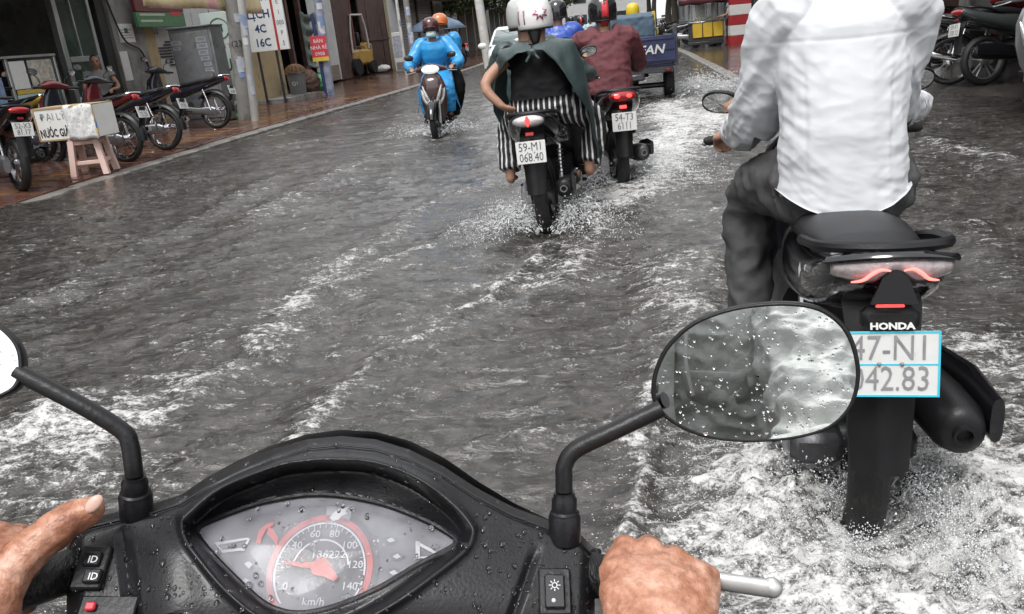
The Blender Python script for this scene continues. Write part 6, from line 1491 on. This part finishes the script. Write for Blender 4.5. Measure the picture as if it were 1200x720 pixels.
J = rider_pose(hy=.0, hz=.62, lean=.06, elb=.10, grip=(.18, .45, .75), knee=(.17, .42, .62), foot=(.16, .42, .12))
person('person', 'man in grey T-shirt seated among the bikes by the shop', at_ground(118, 14.2, (.55, -.83)), J, dict(shirt=pm('grey_tshirt', (.22, .22, .22), .8), sleeve=.3, trouser=BLKT, shoe=BLKT), vox=.014, group='people on the pavements')
MB_ = None
E_ = empty('plastic_stool', 'low stool under the man in the grey T-shirt', 'stool', at_ground(118, 14.2, (.55, -.83)).to_translation())
MB().box((0, 0, .47), (.30, .30, .03), None, .01).build('seat', WVR, E_)
for sx in (-1, 1):
    for sy in (-1, 1): MB().tube([(sx*.16, sy*.16, 0), (sx*.12, sy*.12, .46)], .02, 6).build('leg', WVR, E_)
# ================================================================== truck, cart, right side, far traffic, trees
NAVYP = pm('worn_navy_paint', (.022, .028, .075), .4, var=.35, vscale=5, bump=.1, dirt=(.09, .09, .10), dscale=6, dthr=.62); YELP = pm('yellow_truck_paint', (.5, .36, .05), .4, var=.15)
c = atY(760, 90, 13.6)
E_ = empty('cargo_tricycle', 'navy motor cargo tricycle with open bed and worn lettering', 'cargo trike', (.70, 13.6, 0), rad(-3))
MB().box((0, .75, .66), (1.28, 1.9, .05), None, .01).build('bed_floor', NAVYP, E_)
tg = MB().box((0, -.22, .90), (1.30, .05, .42), None, .012).build('tailgate', NAVYP, E_)
for k in range(3): MB().box((0, -.25, .74+.16*k), (1.24, .02, .03), None, .006).build('gate_rib', NAVYP, tg)
text('LIFAN', .19, frame((.20, -.2635, .90), (1, 0, .0), (0, 0, 1)) @ Matrix(((1, .25, 0, 0), (0, 1, 0, 0), (0, 0, 1, 0), (0, 0, 0, 1))), pm('worn_white_lettering', (.5, .5, .5), .6, var=.3, vscale=30), tg, sx=1.1, bold=.004)
for s_ in (-1, 1):
    MB().box((s_*.64, .75, .88), (.05, 1.88, .40), None, .012).build('bed_side', NAVYP, E_); MB().box((s_*.64, -.19, .95), (.07, .07, .62), None, .01).build('corner_post', DSTEEL, E_)
    w_ = MB().lathe([(.16, -.07), (.27, -.085), (.30, -.05), (.30, .05), (.27, .085), (.16, .07)], (s_*.55, .55, .30), (1, 0, 0), 24).build('wheel', RUB, E_); MB().lathe([(.03, -.06), (.16, -.05), (.16, .05), (.03, .06)], (s_*.55, .55, .30), (1, 0, 0), 18).build('rim', STEEL, w_)
    MB().box((s_*.52, -.2, .58), (.10, .05, .05), None, .01).build('tail_light', pm('dim_red_lens', (.10, .015, .015), .3), E_)
MB().box((0, -.16, .60), (1.2, .06, .12), None, .01).build('bumper', DSTEEL, E_); MB().tube([(-.55, .55, .30), (.55, .55, .30)], .045, 10).build('axle', DSTEEL, E_); MB().box((0, 1.0, .5), (.3, 2.6, .1), None, .02).build('chassis', DSTEEL, E_)
plate(E_, (-.22, -.225, .575), 0, '54-1', '602', .2, .10)
w_ = MB().lathe([(.16, -.05), (.25, -.06), (.28, -.03), (.28, .03), (.25, .06), (.16, .05)], (0, 2.9, .28), (1, 0, 0), 22).build('wheel', RUB, E_)
MB().box((0, 1.9, .72), (.42, .55, .18), None, .05).build('saddle', SEATM, E_); MB().box((0, 2.5, .75), (.3, .4, .5), None, .1).build('nose_cowl', NAVYP, E_); MB().tube([(-.4, 2.45, 1.1), (.4, 2.45, 1.1)], .02, 8).build('handlebar', DSTEEL, E_)
TM = bikeM(E_)
fr2 = MB()
E2 = empty('canvas_crate', 'blue-grey canvas crate on yellow frame riding in the cargo tricycle', 'crate', TM @ V(-.02, .9, .69), rad(-3))
for sx in (-1, 1):
    for sy in (-1, 1): MB().box((sx*.36, sy*.3, .38), (.05, .05, .82), None, .006).build('frame_post', YELP, E2)
MB().box((0, 0, .12), (.66, .54, .22), None, .02).build('crate_base', DSTEEL, E2); me = MB().box((0, -.02, .56), (.78, .68, .42), None, .05).mesh('c'); 
mbx = MB(); mbx.v = [tuple(v.co) for v in me.vertices]; mbx.f = [tuple(p.vertices) for p in me.polygons]; me = remesh(mbx, .03, 2); displace(me, lambda p: .03*perlin(p*5)+.012*(ridged(p*11)-.3)); mobj('canvas', me, pm('blue_grey_canvas', (.07, .11, .15), .65, var=.25, vscale=6), E2, 180)
J = rider_pose(hy=1.9, hz=.90, tl=.9, lean=.08, elb=.1, grip=(.36, 2.42, 1.1), knee=(.2, 2.25, .75), foot=(.2, 2.3, .4)); 
person('person', 'cargo tricycle driver in yellow hooded raincoat', TM, J, dict(shirt=pm('yellow_raincoat', (.58, .45, .04), .35, var=.1), sname='raincoat', sg=.05, trouser=BLKT, shoe=BLKT, helmet=dict(mat=pm('yellow_hood', (.6, .46, .03), .4))), vox=.018, group='riders on the flooded road')

# ---- striped pillar building
RDP = pm('red_band_paint', (.28, .022, .026), .5, var=.15, vscale=4); WHP = pm('white_band_paint', (.55, .54, .52), .5, var=.12, vscale=4, dirt=(.35, .34, .32), dscale=4, dthr=.58)
p0 = gz(865, 52, .2)
E_ = empty('striped_pillar', 'square pillar painted in red and white bands beside the food cart', 'pillar', (p0.x, p0.y, .18), rad(4))
zz = 0
for k in range(12): MB().box((0, 0, zz+.165), (.72, .72, .328 if k else .30), None, .006).build('painted_band', RDP if k % 2 == 0 else WHP, E_); zz += .33
MB().box((.44, .1, 2.0), (.14, .5, 4.0), None, .01).build('side_jamb', DARKIN, E_)
E_ = empty('garage_building', 'dark open-fronted garage and shutters along the right pavement', 'building', (7.5, 18, .15))
K = Matrix.Translation((-7.5, -18, -.15))
def gb(name, mat, x0, x1, y0, y1, z0, z1, bev=0.): return MB().box(((x0+x1)/2, (y0+y1)/2, (z0+z1)/2), (x1-x0, y1-y0, z1-z0), None, bev).build(name, mat, E_, M=K)
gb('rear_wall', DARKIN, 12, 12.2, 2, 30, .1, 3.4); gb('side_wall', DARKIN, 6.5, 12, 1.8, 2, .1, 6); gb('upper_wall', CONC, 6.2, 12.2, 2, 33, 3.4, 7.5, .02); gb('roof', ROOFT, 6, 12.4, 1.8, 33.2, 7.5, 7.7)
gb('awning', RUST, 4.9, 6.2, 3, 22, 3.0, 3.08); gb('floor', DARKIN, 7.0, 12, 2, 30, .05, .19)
for y0 in (6.0, 14.6, 22.8, 25.6): gb('pillar', CONC, 6.2, 6.6, y0, y0+.4, .1, 3.4, .02)
SHG = pm('green_shutter', (.10, .17, .13), .5, .2, var=.2, vscale=3); SHP = pm('pale_shutter', (.38, .38, .35), .5, .1, var=.15)
for k in range(24):
    gb('shutter_slat', SHG, 6.28, 6.33, 23.25, 25.55, .2+.13*k, .2+.13*k+.12, .012)
for j in range(2):
    for k in range(22): gb('shutter_slat', SHP, 8.6, 8.65, 13.3+j*1.3, 14.4+j*1.3, .2+.14*k, .2+.14*k+.13, .012)
gb('partition', DARKIN, 8.6, 12, 17.6, 17.8, .1, 3.4); gb('wall', DARKIN, 6.3, 6.4, 26.1, 33, .1, 3.4, 0); gb('counter', RUST, 8.2, 8.9, 18.5, 21.5, .19, 1.1, .02)
for k in range(5): gb('stacked_crate', [RUST, GREYS, NAVYP][k % 3], 9.2, 9.9, 9.0+.9*k, 9.7+.9*k, .19, .8+.3*(k % 3), .03)
# dark bulky bikes under covers and a man deep in the garage
J = stand_pose((.24, .2, 1.0)); person('person', 'man in dark cap standing in the dark garage', Matrix.Translation((8.05, 14.6, .19)) @ Matrix.Rotation(rad(150), 4, 'Z'), J, dict(shirt=pm('grey_work_shirt', (.2, .2, .2), .8), trouser=BLKT, shoe=BLKT, sleeve=.3), vox=.016, group='people on the pavements')
# ---- food cart
p0 = gz(838, 54, .2)
E_ = empty('food_cart', 'food cart with yellow panels and glass case by the striped pillar', 'cart', (p0.x-.30, p0.y+.1, .18), rad(5))
MB().box((0, 0, .16), (1.15, .6, .10), None, .01).build('chassis', DSTEEL, E_); MB().box((0, 0, .52), (1.12, .58, .62), None, .01).build('cabinet', DARKIN, E_)
for k in range(3): MB().box((-.36+.36*k, -.305, .60), (.33, .03, .50), None, .01).build('yellow_panel', pm('cart_yellow', (.55, .36, .04), .45, var=.15, vscale=5), E_)
MB().box((0, 0, .86), (1.2, .66, .05), None, .01).build('counter_top', STEEL, E_); MB().box((-.12, .0, 1.16), (.84, .5, .54)).build('glass_case', glass_mat('case_glass', .3, (.5, .53, .5)), E_)
for x in (-.54, .30):
    for y in (-.25, .25): MB().box((x, y, 1.16), (.03, .03, .58)).build('case_post', ALU, E_)
for k in range(7): MB().sphere((-.42+.11*k, -.05, .95+.03*(k % 2)), (.06, .08, .06), 10, 6).build('food', pm('food_%d' % (k % 3), [(.3, .35, .08), (.4, .2, .06), (.2, .3, .1)][k % 3], .6), E_)
for x in (-.4, .4): MB().lathe([(.03, -.03), (.14, -.035), (.15, 0), (.14, .035), (.03, .03)], (x, -.2, .15), (0, 1, 0), 16).build('wheel', RUB, E_)
E_ = empty('parasol', 'maroon parasol shading the food cart', 'umbrella', (p0.x+.05, p0.y+.6, .18))
MB().tube([(0, 0, 0), (0, 0, 2.25)], .025, 8).build('pole', STEEL, E_); MB().lathe([(.22, 0), (.22, .08), (.05, .12)], (0, 0, 0), (0, 0, 1), 16).build('base', CONC, E_)
rg = [[V(math.cos(a)*r*(1-.03*(k % 2)), math.sin(a)*r*(1-.03*(k % 2)), z-.05*(k % 2)*(r/1.3)) for k, a in enumerate([2*PI*q/16 for q in range(16)])] for r, z in ((.02, 2.27), (.4, 2.12), (.85, 1.90), (1.2, 1.66), (1.22, 1.50))]
MB().loft(rg, cap=False).build('canopy', pm('maroon_canvas', (.10, .028, .035), .6, var=.2, vscale=4), E_, solid=.01)
for k in range(8): a = 2*PI*k/8; MB().tube([(0, 0, 2.0), (math.cos(a)*.7, math.sin(a)*.7, 1.94), (math.cos(a)*1.18, math.sin(a)*1.18, 1.66)], .008, 5).build('rib', STEEL, E_)
J = stand_pose((.18, .32, 1.0)); person('person', 'vendor in blue-grey shirt behind the food cart', Matrix.Translation((p0.x+.47, p0.y-.35, .18)) @ Matrix.Rotation(rad(70), 4, 'Z'), J, dict(shirt=pm('blue_grey_shirt', (.13, .17, .22), .8), sleeve=.3, trouser=BLKT, shoe=BLKT), vox=.018, group='people on the pavements')
# ---- white car coming towards the camera
CARW = pm('white_car_paint', (.62, .63, .63), .2, var=.04, coat=.7); CGL = pm('car_glass', (.10, .13, .13), .05, coat=.5)
E_ = empty('car', 'white car coming along the flooded road behind the riders', 'car', (-1.75, 22.0, 0), rad(182))
sections_ = [(-2.1, .68, .74, .28), (-1.9, .70, .84, .36), (-1.2, .72, .87, .42), (0, .72, .88, .43), (1.2, .70, .87, .41), (1.75, .66, .82, .35), (2.05, .60, .70, .25)]
m = MB(); sections(m, [(a, b_, w, h, 5) for a, b_, w, h in sections_], 28); m.build('body', CARW, E_, ang=50)
m = MB(); m.loft([[V(s1*w, y, z) for s1, y in ((-1, a), (1, a), (1, b_), (-1, b_))] for z, w, a, b_ in ((1.08, .80, -1.9, 1.15), (1.45, .68, -1.55, .45), (1.52, .60, -1.35, .2))]); m.build('cabin', CARW, E_, ang=20)
m = MB(); m.grid([[V(-.73, 1.10, 1.12), V(.73, 1.10, 1.12)], [V(-.63, .50, 1.44), V(.63, .50, 1.44)]]); m.build('windscreen', CGL, E_, solid=.02)
for s_ in (-1, 1):
    m = MB(); m.grid([[V(s_*.80, -1.5, 1.12), V(s_*.80, .95, 1.12)], [V(s_*.69, -1.3, 1.42), V(s_*.69, .48, 1.42)]]); m.build('side_window', CGL, E_, solid=.02)
    MB().sphere((s_*.56, 1.98, .72), (.2, .08, .09), 14, 8).build('headlight', CLEAR, E_); MB().sphere((s_*1.0, .82, 1.10), (.12, .07, .08), 12, 8).build('wing_mirror', CARW, E_)
    for y in (-1.3, 1.3): w_ = MB().lathe([(.2, -.1), (.30, -.11), (.32, -.07), (.32, .07), (.30, .11), (.2, .1)], (s_*.78, y, .32), (1, 0, 0), 22).build('wheel', RUB, E_); MB().lathe([(.03, -.1), (.2, -.09), (.2, .09), (.03, .1)], (s_*.78, y, .32), (1, 0, 0), 16).build('rim', ALU, w_)
MB().box((0, 2.03, .62), (.8, .06, .14), None, .02).build('grille', BLK, E_); plate(E_, (0, 2.08, .47), 0, '51F-104.27', '', .4, .11, yaw=PI)
# ---- umbrella stall with bikes on the left, further on
p0 = V(-6.05, 33.5, .25)
E_ = empty('parasol', 'grey-blue parasol over the pavement beyond the blue raincoat', 'umbrella', p0)
MB().tube([(0, 0, 0), (0, 0, 1.95)], .025, 8).build('pole', STEEL, E_); MB().lathe([(.25, 0), (.25, .1), (.05, .14)], (0, 0, 0), (0, 0, 1), 16).build('base', CONC, E_)
rg = [[V(math.cos(a)*r, math.sin(a)*r, z) for a in [2*PI*q/16 for q in range(16)]] for r, z in ((.02, 2.0), (.45, 1.92), (.9, 1.72), (1.2, 1.45))]
MB().loft(rg, cap=False).build('canopy', pm('grey_blue_canvas', (.10, .14, .20), .6, var=.6, vscale=2.5), E_, solid=.01)
for k in range(8): a = 2*PI*k/8; MB().tube([(0, 0, 1.7), (math.cos(a)*.6, math.sin(a)*.6, 1.80), (math.cos(a)*1.18, math.sin(a)*1.18, 1.46)], .008, 5).build('rib', STEEL, E_)
def copy_tree(o, parent=None):
    c_ = o.copy(); COL.objects.link(c_); c_.parent = parent
    for ch in list(o.children): copy_tree(ch, c_)
    return c_
def dup(src, label, loc, rz, group=None):
    c_ = copy_tree(src); c_.location = loc; c_.rotation_euler = (0, 0, rz); c_['label'] = label
    if group: c_['group'] = group
    return c_
dup(b5, 'dark scooter parked under the grey-blue parasol', (-5.6, 32.4, .22), rad(70), GRP); dup(b3, 'wine scooter parked beside the grey-blue parasol', (-5.4, 34.6, .22), rad(60), GRP)
bx = [o for o in COL.objects if o.get('label', '').startswith('rider in royal blue')][0]
hx = [o for o in COL.objects if o.get('label', '').startswith('rider in maroon')][0]
# far traffic heading away, each rider on a scooter
ORG = pm('orange_raincoat', (.6, .24, .04), .35); LBL = pm('light_raincoat', (.3, .42, .45), .4); WRC = pm('white_raincoat', (.55, .56, .56), .4)
for k, (x, y, m_, lb) in enumerate(((-.95, 17.0, ORG, 'orange'), (-.2, 24, LBL, 'pale blue'), (-.6, 30, WRC, 'white'), (.6, 33, NAVY, 'dark blue'), (-1.6, 36, ORG, 'amber'), (.1, 42, LBL, 'light teal'), (-1.0, 47, MAROON, 'wine red'), (1.2, 40, WRC, 'off-white'))):
    dup((b5, b3)[k % 2], 'distant scooter ridden in %s raincoat' % lb, (x, y, 0), rad(3), 'distant traffic')
    r_ = dup((bx, hx)[k % 2], 'distant rider in %s raincoat' % lb, (x, y, 0), rad(3), 'distant traffic')
    for ch in r_.children:
        if ch.name.startswith(('raincoat', 'hoodie')): ch.data = ch.data.copy(); ch.data.materials[0] = m_
for k, (x, y) in enumerate(((3.9, 34), (4.2, 36.5), (3.8, 40))): dup((b5, b3)[k % 2], ('dark', 'wine-coloured', 'black')[k]+' scooter parked on the far right pavement', (x, y, .2), rad(80+10*k), GRP)
# ---- far right buildings
for k, (x0, y0, w_, h_, col, lb) in enumerate(((7.5, 38, 9, 7, (.3, .28, .25), 'tan house behind the trees on the right'), (7.8, 49, 10, 9, (.36, .35, .33), 'pale house further down the right side'), (7.8, 62, 14, 8, (.3, .31, .32), 'grey house near the right end of the street'), (-3.5, 108, 22, 9, (.42, .42, .42), 'pale block closing the far end of the street'))):
    E_ = empty('terrace_house', lb, 'building', (x0, y0, .2), 0, 'houses on the right and far end')
    wm = pm('rwall_%d' % k, col, .8, var=.15, vscale=1.2); MB().box((3 if k < 3 else 0, w_/2 if k < 3 else 3, h_/2), (6 if k < 3 else w_, w_ if k < 3 else 6, h_), None, .02).build('wall', wm, E_)
    MB().box((3 if k < 3 else 0, w_/2 if k < 3 else 3, h_+.1), (6.4 if k < 3 else w_+.4, w_+.3 if k < 3 else 6.4, .2)).build('roof', ROOFT, E_)
    for fl in range(int(h_//3)):
        for j in range(4):
            if k < 3: MB().box((-.02, 1.3+j*(w_-2.4)/3, 1.5+fl*2.9), (.08, 1.2, 1.5), None, .01).build('window', pm('dark_pane', (.03, .035, .04), .1), E_)
            else: MB().box((-7.5+j*5, -.02, 1.5+fl*2.9), (1.6, .08, 1.5), None, .01).build('window', pm('dark_pane', (.03, .035, .04), .1), E_)
# ---- trees
LEAF = pm('wet_leaf', (.055, .085, .03), .45, var=.5, vscale=1.2); BARK = pm('bark', (.07, .06, .05), .85, var=.3, vscale=8, bump=.5, bscale=20)
def tree_mesh(seed, H_=6.5, R_=2.6, n=5200):
    r = np.random.default_rng(seed); tk = MB()
    tk.tube(spline([(0, 0, 0), (.08, .02, H_*.2), (-.05, .06, H_*.42), (.05, 0, H_*.7)], 4), list(np.linspace(.2, .07, 13)), 10)
    cl = []
    for k in range(11):
        a = 2*PI*k/11*2.4; el = r.uniform(.1, 1.2); L_ = R_*r.uniform(.55, 1.0); p0 = V(0, 0, H_*r.uniform(.36, .62)); p1 = p0+V(math.cos(a)*math.cos(el)*L_, math.sin(a)*math.cos(el)*L_, math.sin(el)*L_*.8+.4)
        tk.tube(spline([p0, p0.lerp(p1, .5)+V(0, 0, .15), p1], 3), [.07, .06, .05, .04, .03, .022, .015], 6); cl.append((p1, r.uniform(.6, 1.1)*R_*.42)); cl.append((p0.lerp(p1, .65), R_*.34))
    vs = []; fs_ = []
    for i in range(n):
        c_, rr = cl[r.integers(len(cl))]; d = r.normal(size=3); d /= np.linalg.norm(d); q = np.array(c_)+d*rr*r.uniform(.35, 1.0)**.5*np.array([1, 1, .75])
        a = r.normal(size=3); a /= np.linalg.norm(a); b_ = np.cross(a, r.normal(size=3)); b_ /= np.linalg.norm(b_)+1e-9; s1, s2 = r.uniform(.08, .17), r.uniform(.04, .08); o_ = len(vs)
        vs += [tuple(q-a*s1), tuple(q+b_*s2), tuple(q+a*s1), tuple(q-b_*s2)]; fs_.append((o_, o_+1, o_+2, o_+3))
    me = bpy.data.meshes.new('crown'); me.from_pydata(vs, [], fs_); me.materials.append(LEAF); tm2 = tk.mesh('trunk'); tm2.materials.append(BARK); return tm2, me
TMS = [tree_mesh(1), tree_mesh(2, 7.5, 3.0), tree_mesh(3, 5.5, 2.4)]
for k, (x, y, q, s_, lb) in enumerate(((4.6, 36, 1, 1.0, 'leafy tree just past the food cart'), (4.3, 43, 0, 1.1, 'leafy tree beyond the parked scooters on the right'), (4.8, 51, 2, 1.2, 'rounded tree half way down the right side'), (4.6, 60, 1, 1.1, 'tall tree further down the right side'), (5, 72, 0, 1.3, 'broad tree near the right end'), (-5.8, 47, 2, 1.0, 'leafy tree on the left past the white pole'), (-5.6, 58, 0, 1.1, 'green tree further along the left side'), (-5.4, 71, 1, 1.1, 'tall tree near the left end'), (1.5, 96, 1, 1.3, 'tree standing at the far bend'), (-2.6, 99, 0, 1.2, 'tree beside the far block'))):
    E_ = empty('street_tree', lb, 'tree', (x, y, .15), k*1.3, 'street trees')
    for nm, md_ in (('trunk', TMS[q][0]), ('crown', TMS[q][1])): o_ = bpy.data.objects.new(nm, md_); COL.objects.link(o_); o_.parent = E_
    E_.scale = (s_, s_, s_)
# ================================================================== spray thrown up by the wheels
SPRAY = pm('white_spray', (.82, .83, .84), .18, var=.05, trans=.25, ior=1.33)
_oct = np.array([(1, 0, 0), (-1, 0, 0), (0, 1, 0), (0, -1, 0), (0, 0, 1), (0, 0, -1)], float)
_of = np.array([(0, 2, 4), (2, 1, 4), (1, 3, 4), (3, 0, 4), (2, 0, 5), (1, 2, 5), (3, 1, 5), (0, 3, 5)])
def drops(P, S, D=None):
    n = len(P); v = P[:, None, :]+_oct[None]*S[:, None, None]
    if D is not None: v = v+(_oct[None] @ np.array([0, 0, 1.]))[:, :, None]*D[:, None, :]*.5
    return v.reshape(-1, 3), (_of[None]+6*np.arange(n)[:, None, None]).reshape(-1, 3)
def splash(label_, c, heading, seed, njet, ndrop, reach, hmax, rj=.005, sd=(.0012, .0042), sides=(-1, 1), back=.5):
    r = np.random.default_rng(seed); f = np.array([math.sin(heading), math.cos(heading), 0]); s = np.array([f[1], -f[0], 0]); c = np.array(c)
    m = MB(); AP = []; AS = []; AD = []
    for j in range(njet):
        sg = r.choice(sides); L_ = reach*r.uniform(.35, 1.0); H_ = hmax*r.uniform(.25, 1.0)*(.4+.6*r.random())
        p0 = c+s*sg*r.uniform(.02, .10)+f*r.uniform(-.25, .25); d = s*sg*r.uniform(.5, 1.0)-f*r.uniform(-.2, 1.0)*back*1.6; d /= np.linalg.norm(d)
        ts = np.linspace(0, 1, 9); pts = [p0+d*L_*t+np.array([0, 0, 4*H_*t*(1-t)-.01])+r.normal(size=3)*.006*t*reach*2 for t in ts]
        cut = r.integers(4, 9); w = rj*r.uniform(.4, 1.2)
        for _ in range(0 if rj < .005 else 2):
            k = r.integers(0, 7); q0 = Vector(pts[k])+Vector(r.normal(size=3)*.03*reach); dv = (Vector(pts[k+1])-Vector(pts[k])).normalized()*r.uniform(.012, .05)*reach*1.6; bend = Vector(r.normal(size=3)*.006)
            if q0.z > WZ-.01: m.tube([q0-dv*.5, q0-dv*.2+bend*.5, q0+bend, q0+dv*.3+bend*.4, q0+dv*.5], [w*.15, w*.7, w*r.uniform(.6, 1.2), w*.6, w*.12], 5)
        nd = int(ndrop*1.5/njet); t = r.random(nd)**.8*1.1; q = p0+d*L_*t[:, None]+np.stack([0*t, 0*t, np.maximum(4*H_*t*(1-t), 0)], 1)+r.normal(size=(nd, 3))*(.014+.05*t[:, None])*reach*1.3
        q[:, 2] = np.maximum(q[:, 2], WZ-.005+.03*r.random(nd)); AP.append(q); AS.append(sd[0]+(sd[1]-sd[0])*r.random(nd)**3); AD.append(d[None]*.004*r.random((nd, 1))+np.array([0, 0, .003])*r.normal(size=(nd, 1)))
    v, fc = drops(np.concatenate(AP), np.concatenate(AS), np.concatenate(AD))
    o = len(m.v); m.v += [tuple(x) for x in v]; m.f += [tuple(int(i)+o for i in x) for x in fc]
    me = bpy.data.meshes.new('water_splash'); me.from_pydata(m.v, [], m.f)
    return tag(mobj('water_splash', me, SPRAY, ang=180), label_, kind='stuff')

SHEET = pm('thin_white_water', (.78, .79, .80), .22, var=.1, vscale=60, bump=.5, bscale=90, trans=.35, ior=1.33)
def sheets(label_, c, heading, seed, L_, R_, H_, sides=(-1, 1), sc=1.0, thr=.15):
    f = Vector((math.sin(heading), math.cos(heading), 0)); s = Vector((f.y, -f.x, 0)); vs = []; fs_ = []
    for sg in sides:
        nt, nu_ = 150, 70; T_, U_ = np.meshgrid(np.linspace(0, 1, nt), np.linspace(0, 1, nu_), indexing='ij')
        t = T_.ravel(); u = U_.ravel(); q = np.stack([t*L_*9/sc, u*2.2, np.full_like(t, seed*3.1+sg)], 1)
        n1 = perlin(q); n2 = ridged(np.stack([t*L_*26/sc, u*R_*10/sc, np.full_like(t, seed+.5)], 1)); n3 = perlin(np.stack([t*L_*70/sc, u*R_*60/sc, np.full_like(t, seed+.7)], 1))
        n4 = perlin(np.stack([t*L_*140/sc, u*R_*120/sc, np.full_like(t, seed+.9)], 1))
        Hq = H_*(.45+.9*n1)*(1-.35*t); Rq = R_*(.5+.5*t+.5*n1)
        P = np.array(c)[None]+np.array(f)[None]*(.12-L_*t-.15*R_*u)[:, None]+np.array(s)[None]*(sg*(.05+Rq*u+.01*n2))[:, None]
        P[:, 2] += np.maximum(Hq, 0)*np.sin(np.minimum(u*1.15, 1)*PI*.72)*(1+.5*n3)+.022*n2*u*sc+.014*n4*sc-.012
        keep = (n2*.35+n3*1.3+n4*.9 > .16+thr*.5+.55*u+.25*np.abs(t-.35)).reshape(nt, nu_); o = len(vs); vs += [tuple(x) for x in P]
        for i in range(nt-1):
            for k in range(nu_-1):
                if keep[i, k] and keep[i+1, k+1] and keep[i+1, k]: a = o+i*nu_+k; fs_.append((a, a+1, a+nu_+1, a+nu_))
    me = bpy.data.meshes.new('water_sheet'); me.from_pydata(vs, [], fs_)
    bm = bmesh.new(); bm.from_mesh(me); bmesh.ops.delete(bm, geom=[v for v in bm.verts if not v.link_faces], context='VERTS'); bm.to_mesh(me); bm.free()
    return tag(mobj('water_sheet', me, SHEET, ang=180, solid=.003), label_, kind='stuff')
sheets('torn white water sheets beside the near scooter wheel', (.63, 1.98, WZ), rad(7), 1, .55, .32, .16)
sheets('lower torn foam behind the near scooter', (.65, 1.72, WZ), rad(7), 2, .45, .45, .09)
sheets('torn white water sheets beside the two-up motorbike', (-.335, 5.42, WZ), rad(5), 3, .5, .34, .24, sc=1.6)
sheets('torn white water sheets beside the maroon rider', (.175, 6.85, WZ), rad(-8), 4, .6, .45, .26, sc=1.8)
sheets('white bow wave beside the cargo tricycle wheel', (1.27, 14.2, WZ), 0, 6, 1.4, 1.1, .38, sides=(1,), sc=3)
sheets('white bow wave at the blue raincoat scooter', (-2.2, 11.3, WZ), rad(183), 7, .7, .45, .22, sc=2.2)
splash('spray thrown up behind the white-shirted rider', (.64, 1.93, WZ), rad(7), 1, 150, 6000, .55, .22, .0034, (.0009, .0032), back=.7)
splash('low churned spray around the near scooter wheel', (.66, 1.75, WZ), rad(7), 2, 90, 5200, .75, .10, .003, (.0008, .0030), back=1.2)
splash('spray thrown up by the motorbike with two people', (-.34, 5.30, WZ), rad(5), 3, 130, 3600, .6, .28, .006, (.002, .006), back=.6)
splash('spray thrown up by the maroon rider', (.17, 6.75, WZ), rad(-6), 4, 150, 3400, .8, .30, .007, (.002, .007), back=.7)
splash('spray at the front wheel of the blue raincoat scooter', (-2.2, 11.25, WZ), rad(183), 5, 80, 1200, .7, .18, .008, (.003, .009), back=.6)
splash('spray thrown out by the cargo tricycle', (1.25, 14.1, WZ), 0, 6, 160, 2600, 1.5, .35, .010, (.004, .011), sides=(1,), back=.5)
splash('foam tossed beside the own front wheel', (-.95, 1.55, WZ), rad(-7), 7, 60, 900, .5, .06, .003, (.001, .003), sides=(-1,), back=.6)
splash('spray kicked up straight behind the near rear tyre', (.665, 1.76, WZ), rad(7), 9, 90, 6000, .26, .24, .003, (.0009, .0034), back=1.8)
